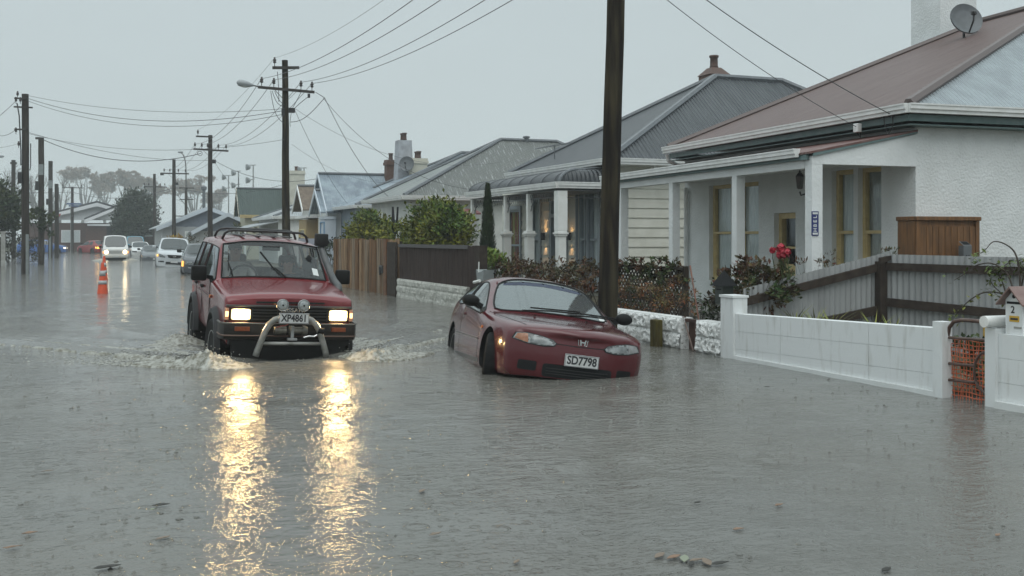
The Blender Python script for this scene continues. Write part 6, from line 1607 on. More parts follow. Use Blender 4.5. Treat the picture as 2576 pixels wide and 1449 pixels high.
# ---------------------------------------------------------------- poles and wires
m_pole = mat('pole_wood', (.014,.011,.009), .9, (.062,.052,.030), 4, spec=.15, lo=.42, hi=.72, bump=.7, bscale=30, stretch=(2.5,2.5,.25))
m_pole_far = mat('pole_wood_pale', (.030,.025,.022), .9, (.055,.047,.04), 5, spec=.2, bump=.5, bscale=30, stretch=(2.5,2.5,.25))
m_arm = mat('arm_wood', (.04,.036,.032), .8, (.06,.055,.05), 9)
m_ins = mat('insulator', (.03,.022,.02), .25)
m_guard = mat('cable_guard', (.22,.24,.24), .5, (.17,.19,.19), 6)
m_lamp = mat('lamp_housing', (.30,.32,.33), .4)
def insul(mb, x, y, z, s=1.0):
    mb.lathe([(.012*s,0),(.012*s,.10*s),(.05*s,.12*s),(.06*s,.15*s),(.035*s,.17*s),(.06*s,.20*s),(.055*s,.23*s),(.03*s,.25*s),(.035*s,.30*s),(.001,.31*s)], 10, (x,y,z))
def pole(label, n, a, z1, r0=.15, r1=.105, lean=(0,0), arms=(), m=m_pole, name='power_pole', group=None):
    """arms: (z, x0, x1, tilt, [insulator x], brace, thickness)"""
    e = empty(name, (n, a, 0), 0, label, 'power pole', group)
    b = MB(); k = 10
    rn = random.Random(int(a*10)); pts = []; rs = []
    for i in range(k+1):
        t = i/k; pts.append((lean[0]*t+rn.uniform(-.008,.008), lean[1]*t+rn.uniform(-.008,.008), -.5+(z1+.5)*t)); rs.append((r0+(r1-r0)*t)*(1+rn.uniform(-.015,.015)))
    b.tube(pts, rs, 20); autosmooth(b.build('pole_shaft', m, e), 50)
    for (z, x0, x1, tilt, ins, brace, th) in arms:
        lx = lean[0]*z/z1; b = MB(); b.obox((lx+x0, -r1-.05, z-tilt*(x0)/1.0), (lx+x1, -r1-.05, z-tilt*(x1)/1.0), th, th); ao = b.build('crossarm', m_arm, e)
        for x in ins:
            b = MB(); insul(b, lx+x, -r1-.05, z-tilt*x+th/2); b.build('insulator', m_ins, ao, True)
        if brace:
            for s in (1,-1):
                b = MB(); b.obox((lx+s*brace, -r1-.05, z-th/2), (lx+s*r1*.6, -r1-.03, z-brace*.95), .035, .012); b.build('brace', m_arm, ao)
    return e
def box_on(e, x, y, z, sx, sy, sz, m=None, name='junction_box'):
    b = MB(); b.box(x-sx/2, x+sx/2, y-sy/2, y+sy/2, z-sz/2, z+sz/2, .01); return b.build(name, m or m_black, e)
def guard(e, r, z0, z1, ang=0, m=None):
    b = MB(); x, y = r*math.sin(ang), -r*math.cos(ang); b.box(x-.055, x+.055, y-.04, y+.04, z0, z1, .012); return b.build('cable_guard', m or m_guard, e)
# right-hand row
P1 = pole('massive dark wooden power pole standing beside the maroon hatchback', 6.4, 12.62, 7.1, .130, .110, (.22,.0),
          [(5.75,-1.0,1.0,0,(-.85,-.35,.35,.85),.55,.11)])
P2 = pole('tall power pole with slanting street-light arm behind the red wagon', 6.4, 36.2, 7.42, .145, .10, (-.05,0),
          [(7.15,-.44,.44,-.06,(-.37,),0,.09),(6.42,-.92,.95,.04,(-.80,-.40,.50,.87),.36,.085)])
# lamp on the arm
b = MB(); b.tube([(-.9,-.16,6.46),(-1.12,-.16,6.50)], .02, 6); lo_ = b.build('lamp_bracket', m_arm, P2)
b = MB(); Mx = Matrix.Translation((-1.10,-.16,6.50)) @ Matrix.Rotation(R(8),4,'Y'); b.M = Mx
b.lathe([(.03,0),(.05,-.05),(.10,-.2),(.12,-.4),(.10,-.5),(.02,-.56)], 14, (0,0,0), 'x'); o = b.build('street_lamp', m_lamp, P2, True)
b = MB(); b.M = Mx; b.blob((-.32,0,-.05), .1, 2, sc=(1.9,.9,.8)); b.build('lamp_lens', mat('street_lens', (.5,.52,.5), .15), o, True)
bx = box_on(P2, .16, -.03, 5.75, .22, .16, .16, m_black, 'fuse_box'); box_on(P2, -.12, -.05, 5.68, .10, .12, .26, m_black); box_on(P2, .72, -.16, 6.25, .08, .08, .14, m_black, 'fuse')
b = MB()
for (p, q, s) in (((-.5,-.17,6.35),(-.1,-.1,5.85),.12),((-.42,-.17,6.35),(-.08,-.12,5.9),.06),((.45,-.17,6.35),(.2,-.05,5.85),.05),((.68,-.16,6.2),(.24,-.05,5.8),-.02),((1.25,-.16,6.2),(.12,-.1,5.35),.25),((.95,-.16,6.38),(1.25,-.16,6.21),.0),((-.55,-.17,6.35),(-.1,-.1,5.3),.2),((.15,-.05,5.65),(.12,-.1,5.2),.1),((-.33,-.16,7.0),(-.28,-.16,6.0),-.04)):
    p = Vector(p); q = Vector(q); b.tube([p.lerp(q, i/8)+Vector((-.3*s*math.sin(i/8*3.14),0,-s*math.sin(i/8*3.14))) for i in range(9)], .010, 4)
b.build('jumper_leads', m_black, P2)
P3 = pole('power pole with two crossarms, second of the right-hand row behind the wagon', 6.4, 59.0, 6.95, .15, .105, (0,0),
          [(6.85,-.75,.1,0,(-.65,),0,.08),(6.15,-.88,.92,.03,(-.8,-.45,-.15,.4,.8),.36,.09)], m_pole_far)
box_on(P3, .18, -.05, 5.55, .2, .16, .2); 
b = MB(); b.tube([(-.55+.12*math.cos(t), -.16, 5.95+.12*math.sin(t)) for t in np.linspace(0,6.283,15)], .015, 5); b.build('coil', m_black, P3)
P4 = pole('far right-hand power pole with single crossarm left of the street lamp', 6.4, 83.0, 7.3, .16, .12, (0,0), [(6.25,-.95,1.05,0,(-.7,-.3,.3,.8),.4,.09)], m_pole_far)
box_on(P4, .2, -.05, 5.5, .22, .16, .2); box_on(P4, -.85, -.1, 6.2, .25, .16, .2)
P5 = pole('farthest right-hand power pole in front of the round evergreen', 6.3, 104.0, 7.4, .15, .12, (0,0), [(6.2,-.95,1.1,0,(-.9,-.5,.5,.9),.4,.08)], m_pole_far)
# street lamp standard between poles
p = at_d(468, 600, 84); e = empty('street_light', (p.x,p.y,0), 0, 'curved-neck street light standing right of the far power pole', 'street light')
b = MB(); b.tube([(0,0,-.5),(0,0,5.4)], [.14,.10], 10); b.build('post', m_pole_far, e, True)
b = MB(); b.tube([(0,0,5.3),(0,0,6.9),(-.05,0,7.5),(-.18,0,7.95),(-.34,0,8.15)], .05, 8); b.build('neck', m_rim, e, True)
b = MB(); b.blob((-.42,0,8.2), .14, 2, sc=(1.6,.9,.7)); b.build('lamp_head', m_lamp, e, True)
for z, w_ in ((4.5,.55),(3.2,.85),(5.4,.6)):
    b = MB(); b.obox((-w_*.9,-.1,z),(w_,-.1,z),.07,.07); b.build('crossarm', m_arm, e)
# left-hand row
def from_px(px, py, n): q = at_n(px, py, n); return q
L1 = pole('nearest left-hand power pole with pale cable guard at its foot', -2.08, 47.7, 7.3, .155, .13, (0,0), [], m_pole_far)
guard(L1, .155, -.4, 1.62, .5)
b = MB(); b.obox((-.42,-.15,6.75),(.28,-.15,6.75),.06,.06); b.build('crossarm', m_arm, L1)
for x, z in ((-.28,7.22),(-.34,6.98),(-.18,6.98),(-.34,5.75),(-.24,5.2)):
    b = MB(); insul(b, x, -.12, z-.1, .9); b.build('insulator', m_ins, L1, True)
for z in (7.1, 5.85): 
    b = MB(); b.obox((-.4,-.14,z),(.12,-.14,z),.06,.06); b.build('crossarm', m_arm, L1)
b = MB(); b.tube([(-.3,-.14,6.9),(-.22,-.14,6.4),(-.16,-.14,5.0),(-.16,-.14,4.4)], .025, 5); b.tube([(.2,-.12,5.3),(.2,-.12,4.4),(.17,-.12,4.2)], .02, 5); b.build('cable', m_black, L1)
box_on(L1, -.2, -.1, 3.9, .16, .2, .45)
L2 = pole('second left-hand pole with stubby bracket and pale tag', -2.05, 65.6, 7.1, .165, .15, (0,0), [], m_pole_far)
box_on(L2, -.15, -.1, 7.05, .3, .14, .12, m_arm, 'bracket'); b = MB(); b.box(-.12,.12,-.17,-.155,5.0,5.6); b.build('tag', m_guard, L2); box_on(L2, -.22, -.05, 4.4, .18, .22, .5)
L3 = pole('third left-hand pole with pale tag and box', -2.1, 87.5, 7.25, .16, .15, (0,0), [], m_pole_far)
b = MB(); b.box(-.13,.13,-.175,-.16,5.2,5.8); b.build('tag', m_guard, L3); box_on(L3, -.2, -.05, 4.2, .2, .22, .45); guard(L3, .16, -.4, 2.3, -.2)
L3b = pole('short stout pole right behind the third left-hand pole', -1.7, 88.6, 5.6, .16, .14, (0,0), [], m_pole_far)
L4 = pole('slim far left pole rising before the white gable', -2.0, 108, 6.2, .15, .12, (0,0), [], m_pole_far)
p = at_d(182, 600, 112); L5 = pole('far left pole with level crossarm above the red car', p.x, p.y, 6.85, .17, .13, (0,0), [(6.75,-1.0,1.1,.02,(-.9,.9),0,.08)], m_pole_far)
p = at_d(34, 600, 80); L6 = pole('stub of a pole seen above the dark garden tree', p.x, p.y, 7.3, .16, .14, (0,0), [], m_pole_far)
b = MB(); b.box(-.22,.22,-.1,.1,7.0,7.14); b.build('cap_block', m_arm, L6)
# a far street lamp head at the picture's left edge
p = at_d(-6, 600, 90); e = empty('street_light', (p.x,p.y,0), 0, 'pale street light at the extreme left behind the tree', 'street light'); b = MB(); b.tube([(0,0,-.4),(0,0,8.2)], .06, 8); b.build('post', m_rim, e)
b = MB(); b.blob((.22,0,8.35), .18, 2, sc=(1.6,.8,.7)); b.build('lamp_head', m_lamp, e, True)
# give-way sign and street name blade
p = at_z(142, 637); e = empty('give_way_sign', (p.x,p.y,0), R(10), 'triangular give-way sign on a white post by the third pole', 'sign')
b = MB(); b.tube([(0,.04,-.3),(0,.04,3.9)], .045, 8); b.build('post', mat('sign_post', (.6,.6,.58), .5), e)
b = MB(); b.prism([(-.44,0,3.9),(.44,0,3.9),(0,0,3.1)], (0,.02,0)); o = b.build('sign_plate', mat('sign_red', (.30,.05,.05), .5), e)
b = MB(); b.prism([(-.28,-.004,3.82),(.28,-.004,3.82),(0,-.004,3.31)], (0,-.003,0)); b.build('sign_face', mat('sign_pale', (.5,.42,.40), .5), o)
p = at_d(178, 600, 110); e = empty('street_name_sign', (p.x,p.y,0), 0, 'blue street name blades on a thin post before the white gable', 'sign')
b = MB(); b.tube([(0,0,-.3),(0,0,5.2)], .04, 6); b.build('post', m_rim, e)
for (x0,x1,z,dy) in ((-.4,1.0,5.0,-.05),(-.2,.8,4.8,.05)):
    b = MB(); b.box(x0,x1,dy-.012,dy+.012,z-.08,z+.08); b.build('blade', mat('blade_blue', (.05,.10,.22), .5), e)
# floodlight masts
for k, (px, py0, d, two) in enumerate(((575,441,150,1),(600,430,140,1),(637,415,132,1),(765,422,130,0))):
    p = at_d(px, 600, d); z = HC+(600-py0)*d/F; e = empty('floodlight_mast', (p.x,p.y,0), 0, ('leftmost thin floodlight mast beyond the green roof','floodlight mast just left of the green roof end','tallest floodlight mast above the green roof','floodlight mast behind the cream chimney')[k], 'floodlight', 'floodlight masts beyond the roofs')
    b = MB(); b.tube([(0,0,-.4),(0,0,z)], [.10,.08], 6); b.build('mast', m_rim, e)
    b = MB(); b.obox((-.6,0,z-.05),(.3,0,z),.12,.1); b.build('head_bar', m_rim, e)
    for j in range(2 if two else 1):
        zz = z-.3-j*1.6 if two else z-.25
        b = MB(); b.lathe([(.42,0),(.40,-.05),(.30,.35),(.12,.5)], 12, (-.85,-.2,zz), 'x'); b.build('lamp', m_lamp, e, True)
        if j: b = MB(); b.obox((-.6,0,zz),(.2,0,zz+.2),.1,.1); b.build('head_bar', m_rim, e)
# ---- wires
m_wire = mat('wire_black', (.05,.053,.055), .5)
def wire(p, q, sag, label, r=.011, group='overhead wires'):
    p = Vector(p); q = Vector(q); n = 24
    pts = [p.lerp(q, i/n)-Vector((0,0,4*sag*(i/n)*(1-i/n))) for i in range(n+1)]
    b = MB(); b.tube(pts, r*.75, 5, False); o = b.build('overhead_wire', m_wire, None, True); return tag(o, label, 'wire', group)
def arm(e, x, z, y=-.16): return e.matrix_basis @ Vector((x, y, z)) if False else Vector(e.location)+Vector((x, y, z))
NP = {'top':arm(P1,-.1,6.95), 0:arm(P1,-.62,6.1), 1:arm(P1,-.12,6.1), 2:arm(P1,.58,6.1), 3:arm(P1,1.08,6.1)}
p2i = [arm(P2,-.80-.05,6.74), arm(P2,-.40-.05,6.72), arm(P2,.50-.05,6.69), arm(P2,.87-.05,6.67)]
for i in range(4): wire(p2i[i], NP[i], .5, ('outermost wire from the left insulator of the lamp pole up to the near pole','second wire from the lamp pole up to the near pole','third wire from the lamp pole up to the near pole','rightmost wire from the lamp pole up to the near pole')[i])
wire(arm(P2,-.42,7.45), NP['top'], .5, 'thin high wire from the top bar of the lamp pole', .006)
p3i = [arm(P3,-.8,6.45), arm(P3,-.45,6.44), arm(P3,.4,6.42), arm(P3,.8,6.4)]
for i in range(4): wire(p2i[i], p3i[i], .55, ('leftmost street wire between the lamp pole and the next pole','second street wire between the lamp pole and the next pole','third street wire between the lamp pole and the next pole','rightmost street wire between the lamp pole and the next pole')[i], .012)
wire(arm(P2,-.42,7.45), arm(P3,-.65,7.2), .3, 'high thin wire between the lamp pole and the next pole', .007)
p4i = [arm(P4,-.7,6.55), arm(P4,-.3,6.55), arm(P4,.3,6.55), arm(P4,.8,6.55)]
for i in range(4): wire(p3i[i], p4i[i], .5, ('first','second','third','fourth')[i]+' street wire running on past the twin-arm pole', .013)
l1 = Vector(L1.location)
wire(l1+Vector((0,-.1,7.25)), arm(P2,-.1,5.78), .35, 'topmost of the three wires crossing from the left pole', .010)
wire(l1+Vector((0,-.1,7.15)), arm(P2,-.1,5.72), .62, 'middle wire crossing from the left pole to the lamp pole', .014)
wire(l1+Vector((0,-.1,7.05)), arm(P2,-.1,5.60), .70, 'lowest of the three wires crossing from the left pole', .012)
wire(l1+Vector((.1,-.1,5.75)), arm(P3,-.1,5.6), .35, 'slack wire from the middle of the first left pole', .012)
wire(l1+Vector((.1,-.1,5.70)), arm(P2,-.1,4.75), .5, 'second slack wire from the middle of the first left pole', .009)
l2 = Vector(L2.location)
wire(l2+Vector((.1,-.1,6.98)), arm(P3,-.5,5.95), .75, 'heavy cable sagging from the second left pole across the street', .026)
l5 = Vector(L5.location); wire(Vector((-9,100,5.9)), l5+Vector((0,-.2,6.3)), .3, 'far level cable left of the small crossarm pole', .028); wire(l5+Vector((0,-.2,6.3)), arm(P4,.0,5.2), .7, 'far cable slung from the crossarm pole to the right row', .028)
wire(arm(P4,.2,5.2), F7.w(0,-2,5.0), .5, 'far cable running on towards the green roof', .02)
wire(l1+Vector((-.34,-.12,7.0)), at_d(-60, 330, 40), .1, 'upper wire leaving the first left pole out of the picture', .014)
wire(l1+Vector((-.34,-.12,5.85)), at_d(-60, 292, 44), .5, 'lower wire leaving the first left pole out of the picture', .012)
wire(l1+Vector((-.2,-.12,5.3)), at_d(-60, 372, 44), .1, 'steep wire leaving the first left pole below the others', .007)
# service lines to the houses
wire(arm(P2,1.25,6.22), F3_ if False else Vector((10.45,38.2,3.0)), .35, 'service line from the lamp pole to the streaky-roofed cottage corner', .013)
wire(arm(P2,.25,5.75), F4.w(1.0,.2,2.9), .25, 'service line from the lamp pole to the blue house', .010)
wire(arm(P2,1.2,6.2), F2.w(4.6,1.2,2.65), .7, 'long service line from the lamp pole to the villa verandah', .010)
wire(arm(P2,.25,5.8), Vector((13.5,34.5,4.1)), .75, 'thin line from the lamp pole over the streaky roof', .007)
wire(arm(P2,.15,4.6), Vector((13.2,44,4.0)), .6, 'thin low line from the lamp pole towards the chimneys', .006)
wire(arm(P3,.2,5.6), F4.w(6.0,.4,4.2), .5, 'line from the twin-arm pole to the blue gable', .016)
wire(arm(P3,.2,5.5), F6.w(1,0,2.7), .5, 'line from the twin-arm pole to the grey hipped house', .010)
q1 = F1.fy(2165, 325, .40); q2 = F1.fy(2245, 290, .40)
wire(arm(P1,.30,4.95), F1.w(q1[0], .40, q1[1]), .12, 'thinner service line from the near pole to the red-roofed cottage', .007)
wire(arm(P1,.32,5.30), F1.w(q2[0], .40, q2[1]), .12, 'thicker service line from the near pole to the cottage corner', .009)
e = empty('service_bracket', F1.w(q2[0], .40, q2[1]), 0, 'black line bracket and drooping loop under the cottage gutter corner', 'bracket')
b = MB(); b.tube([(0,0,0),(.03,.02,-.14),(.02,.1,-.26),(0,.16,-.12),(0,.18,0)], .008, 5); b.build('cable_loop', m_black, e); b = MB(); b.blob((0,0,0), .035, 1); b.build('clamp', m_black, e)
e = empty('service_bracket', F1.w(q1[0], .40, q1[1]), 0, 'white line box under the cottage gutter beside the thin service line', 'bracket')
b = MB(); b.box(-.10,-.02,-.05,.05,-.05,.08,.008); b.build('line_box', m_gutter, e); b = MB(); b.tube([(0,0,0),(.02,.03,-.12),(0,.08,-.05)], .006, 5); b.build('cable_loop', m_black, e)
# ---------------------------------------------------------------- boundary walls, fences, letterboxes
NB = 7.3
m_block = mat('painted_block', (.70,.72,.72), .6, (.58,.60,.59), 2.0, namt=.7, bump=.25, bscale=45)
def grime(m, z0=.05, z1=.22):
    return m
m_blockdirt = mat('painted_block_worn', (.66,.68,.68), .6, (.40,.395,.36), 7, namt=.6, lo=.54, hi=.78, bump=.25, bscale=45, stretch=(2,2,.35))
def pn(px, n=NB): return at_n(px, 700, n).y
def block_wall(e, y0, y1, z0a, z0b, z1a, z1b, x0, x1, courses, jn, m):
    """wall along Y with sunk course lines; top and bottom may slope"""
    def zt(y, k): t = (y-y0)/(y1-y0); lo = z0a+(z0b-z0a)*t; hi = z1a+(z1b-z1a)*t; return lo+(hi-lo)*k
    b = MB(); g_ = .0028
    ys = [y0]+sorted(jn)+[y1]
    for c in range(courses):
        for i in range(len(ys)-1):
            ya, yb = ys[i]+(g_ if i else 0), ys[i+1]-(g_ if i < len(ys)-2 else 0); ka, kb = c/courses, (c+1)/courses
            v = []
            for x in (x0, x1):
                v += [(x,ya,zt(ya,ka)+g_),(x,yb,zt(yb,ka)+g_),(x,yb,zt(yb,kb)-g_*.3),(x,ya,zt(ya,kb)-g_*.3)]
            b.add(v, [(0,1,2,3),(7,6,5,4),(0,4,5,1),(1,5,6,2),(2,6,7,3),(3,7,4,0)])
    v = []
    for x in (x0+.006, x1-.006): v += [(x,y0+.003,zt(y0,0)),(x,y1-.003,zt(y1,0)),(x,y1-.003,zt(y1,1)-.006),(x,y0+.003,zt(y0,1)-.006)]
    b.add(v, [(0,1,2,3),(7,6,5,4),(0,4,5,1),(1,5,6,2),(2,6,7,3),(3,7,4,0)])
    return b.build('block_courses', m, e)
e = empty('block_wall', (0,0,0), 0, 'long white painted concrete block wall rising from the flood', 'wall')
ya, yb = pn(2352), pn(1850)
block_wall(e, ya, yb, -.22, -.30, .625, .545, NB, NB+.15, 4, [ya+.9, ya+2.35], m_blockdirt)
b = MB(); y0, y1 = pn(1850)+.001, pn(1818); b.box(NB-.03, NB+.17, y0, y1, -.4, .735); o = b.build('pillar', m_blockdirt, e); b = MB(); b.box(NB-.045, NB+.185, y0-.012, y1+.012, .736, .765); b.build('pillar_cap', m_block, o)
b = MB(); y1 = pn(2352)-.001; y0 = pn(2352)-.12; b.box(NB-.03, NB+.09, y0, y1, -.4, .69); b.build('pillar', m_blockdirt, e)
b = MB(); b.box(NB-.03, NB-.001, ya, yb, -.3, .045); b.build('plinth', m_block, e)
e = empty('block_wall', (0,0,0), 0, 'short white block wall with the house-shaped letterbox on top', 'wall')
y1 = pn(2484); b = MB(); b.box(NB-.03, NB+.10, y1-.12, y1, -.4, .675); b.build('pillar', m_blockdirt, e)
block_wall(e, 3.4, y1-.121, -.2, -.2, .64, .635, NB, NB+.16, 4, [y1-.85, y1-2.0], m_blockdirt)
b = MB(); b.box(NB-.05, NB-.001, 3.4, y1-.121, -.3, .06); b.build('plinth', m_block, e)
# tube gate with orange mesh
m_tube = mat('bronze_tube', (.06,.028,.022), .35, (.10,.06,.045), 12)
e = empty('tube_gate', (0,0,0), 0, 'rusty brown tubular gate lined with orange plastic mesh', 'gate')
G = lambda px, py: at_n(px, py, NB+.05)
b = MB(); pts = [G(2381,1015), G(2381.5,930), G(2383,850), G(2388,824), G(2400,809), G(2420,805), G(2450,807), G(2489,812)]
b.tube(pts, .018, 10); b.build('gate_frame', m_tube, e, True)
b = MB(); q = G(2487,1000); b.tube([G(2488,811), q], .016, 8); b.build('gate_frame', m_tube, e)
for (a0, a1) in (((2384,849),(2489,856)),((2384,914),(2452,920)),((2383,955),(2452,962))):
    b = MB(); b.tube([G(*a0), G(*a1)], .013, 8); b.build('gate_rail', m_tube, e)
b = MB(); c = G(2484,938); r_ = .15
b.tube([Vector((c.x, c.y+r_*math.cos(t), c.z+r_*1.2*math.sin(t))) for t in np.linspace(R(95), R(-95), 15)], .012, 8); b.build('gate_ring', m_tube, e)
for py in (845, 985):
    b = MB(); q = G(2376,py); b.tube([q, q+Vector((0,-.05,0))], .012, 6); b.tube([q-Vector((0,0.02,.03)), q+Vector((0,-.02,.035))], .016, 6); b.build('hinge', m_black, e)
m_mesh = mat('orange_mesh', (.55,.10,.03), .5, (.45,.13,.06), 14)
b = MB(); y0, y1 = pn(2487, NB+.08), pn(2386, NB+.08); nx, nz = 13, 15; z0, z1 = -.05, .535
for i in range(nx+1):
    y = y0+(y1-y0)*i/nx; b.tube([(NB+.08+.006*math.sin(i*2+k), y+.008*math.sin(k*1.3+i), z0+(z1-z0)*k/6) for k in range(7)], .0045, 4)
for k in range(nz+1):
    z = z0+(z1-z0)*k/nz; b.tube([(NB+.08+.006*math.sin(i+k), y0+(y1-y0)*i/6, z+.006*math.sin(i*1.7+k)) for i in range(7)], .0045, 4)
b.build('plastic_mesh', m_mesh, e)
# house-shaped letterbox
e = empty('letterbox', (NB+.03, pn(2523), .66), 0, 'white house-shaped letterbox with brown roof and number 2', 'letterbox')
yw = .30; b = MB(); b.prism([(0,0,-.03),(0,-yw*.6,-.03),(0,-yw*.6,.27),(0,-yw*.3,.36),(0,0,.27)], (.34,0,0)); b.build('box', m_blockdirt, e)
b = MB()
for s in (0, 1):
    yo, yi = (.05, -yw*.3) if s == 0 else (-yw*.6-.05, -yw*.3)
    b.add([(-.06,yo,.235),(-.06,yi,.385),(.42,yi,.385),(.42,yo,.235),(-.06,yo,.222),(-.06,yi,.37),(.42,yi,.37),(.42,yo,.222)], [(0,1,2,3),(7,6,5,4),(0,4,5,1),(3,2,6,7),(0,3,7,4),(1,5,6,2)])
b.build('roof', mat('box_roof', (.16,.09,.08), .5, (.22,.15,.13), 8), e)
b = MB(); b.box(-.003, .002, -yw*.6+.015, -.015, .235, .255); b.build('slot', m_dark, e)
b = MB(); b.lathe([(.018,-.004),(.018,.002)], 12, (0,-yw*.3,.30), 'x'); b.build('hole', m_dark, e)
MW = Matrix(((0,0,-1,0),(-1,0,0,0),(0,1,0,0),(0,0,0,1)))    # text facing -X
text_mesh('house_number', '2', .085, m_plate_ink, e, Matrix.Translation((-.003,-yw*.26,.185)) @ MW, .001, .001)
b = MB(); b.box(-.003, .001, -yw*.48, -yw*.14, .085, .135); o = b.build('sticker', mat('sticker_yellow', (.55,.33,.03), .5), e)
b = MB(); b.box(-.0045, -.0031, -yw*.44, -yw*.18, .10, .118); b.build('sticker_mark', m_plate_ink, o)
b = MB(); b.box(-.004, -.0005, -yw*.56, -yw*.30, .03, .045); b.build('panel_line', m_concrete, e)
e = empty('paper_tube', (NB+.0, pn(2497), .735), 0, 'white plastic pipe for newspapers beside the letterbox', 'pipe')
b = MB(); b.lathe([(.045,-.10),(.050,-.10),(.050,.26),(.045,.26),(.043,-.095)], 24, (0,0,0), 'x'); o = b.build('pipe', m_gutter, e); autosmooth(o)
b = MB(); b.lathe([(.042,.2),(.042,.205)], 20, (0,0,0), 'x'); b.build('pipe_shade_disc', mat('pipe_shadow', (.3,.29,.25), .8), e)  # disc set inside the pipe, coloured as the shade in its bore
# corrugated fence
m_fence = mat('fence_iron', (.27,.275,.275), .4, (.34,.35,.35), 1.5, metal=.1, stretch=(3,3,.4))
m_rail = mat('fence_rail', (.030,.022,.018), .8, (.05,.038,.03), 8, bump=.4, bscale=30)
e = empty('corrugated_fence', (0,0,0), 0, 'pale grey corrugated iron fence with dark rails behind the block wall', 'fence')
K = Vector((9.76,11.3,0)); P0 = Vector((7.62,11.27,0)); P3_ = Vector((10.62,8.3,0)); P4_ = Vector((11.3,5.2,0))
def corr(p, q, z0, zt0, zt1, side, per=.085, amp=.012, rails=True):
    d = (q-p); L_ = d.length; d.normalize(); nn = Vector((d.y,-d.x,0))*side; n = int(L_/per*8); vs = []
    for i in range(n+1):
        s = L_*i/n; o = nn*(amp*math.sin(2*math.pi*s/per)); w_ = p+d*s+o; vs += [w_+Vector((0,0,z0)), w_+Vector((0,0,zt0+(zt1-zt0)*i/n))]
    b = MB(); b.add(vs, [(2*i,2*i+2,2*i+3,2*i+1) for i in range(n)]); b.build('iron_sheet', m_fence, e, True, fix=False)
    if rails:
        for (k0, k1, h_) in ((.16,.16,.10),(.62,.72,.11)):
            b = MB(); o = nn*.045; b.obox(p+o+Vector((0,0,zt0-k0)), q+o+Vector((0,0,zt1-k1)), .05, h_); b.build('rail', m_rail, e)
corr(P0, K, -.3, .83, 1.245, 1)
corr(K, P3_, -.3, 1.245, 1.215, 1); corr(P3_, P4_, -.3, 1.215, 1.18, 1)
b = MB(); b.box(K.x-.11, K.x-.0, K.y-.14, K.y-.03, -.3, 1.15); b.build('corner_post', m_rail, e)
b = MB(); b.prism([(K.x-.12,K.y-.16,1.12),(K.x+.12,K.y-.16,1.19),(K.x+.12,K.y-.16,1.24),(K.x-.12,K.y-.16,1.20)], (0,.05,0)); b.build('post_block', m_rail, e)
# timber cupboard against the side wall
p0 = F1.fx(2305, 600, -.45); p1 = F1.fx(2463, 600, -.45); m_ced = mat('cedar', (.19,.085,.025), .55, (.10,.045,.014), 7, stretch=(4,4,.4), bump=.3, bscale=40)
e = empty('timber_cupboard', (11.19,12.21,0), 0, 'honey-brown timber cupboard against the white side wall', 'cupboard'); e.rotation_euler = (0,0,R(90)-R(3.9))
w0, w1 = p0[0], p1[0]
b = MB(); n = 9; w_ = (w1-w0)
for i in range(n):
    ya_, yb_ = w0+w_*(.06+.88*i/n), w0+w_*(.06+.88*(i+1)/n)
    b.box(-.45, -.42, min(ya_,yb_)+.004, max(ya_,yb_)-.004, -.2, 1.62)
b.build('door_boards', m_ced, e)
b = MB(); b.box(-.419, -.05, min(w0,w1), max(w0,w1), -.2, 1.70); b.build('carcass', m_ced, e)
b = MB(); b.box(-.48, -.03, min(w0,w1)-.02, max(w0,w1)+.02, 1.701, 1.76, .01); b.build('top_board', m_ced, e)
for yy in (w0, w1):
    s = .0 if yy == w0 else 0; b = MB(); t = .06*w_*(1 if yy == w0 else -1); b.box(-.46, -.43, min(yy,yy+t), max(yy,yy+t), -.2, 1.70); b.build('corner_trim', m_ced, e)
p = F1.fx(2428, 625, -.60); e = empty('solar_light', F1.w(-.60, p[0], 1.28), 0, 'grey solar light box leaning in front of the timber cupboard', 'lamp'); e.rotation_euler = (0,0,-R(3.9))
b = MB(); b.prism([(-.07,-.05,-.15),(.07,-.05,-.15),(.07,-.05,.07),(-.07,-.05,.07)], (0,.10,0)); b.add([(-.07,-.05,.071),(.07,-.05,.071),(.07,.05,.13),(-.07,.05,.13)], [(0,1,2,3)]); b.build('case', m_dish, e)
b = MB(); b.add([(-.055,-.035,.086),(.055,-.035,.086),(.055,.035,.128),(-.055,.035,.128)], [(0,1,2,3)]); b.build('solar_panel', m_dark, e)
for x in (-.02,.02):
    b = MB(); b.box(x-.007,x+.007,-.053,-.0505,-.13,-.06); b.build('sensor_slot', m_dark, e)
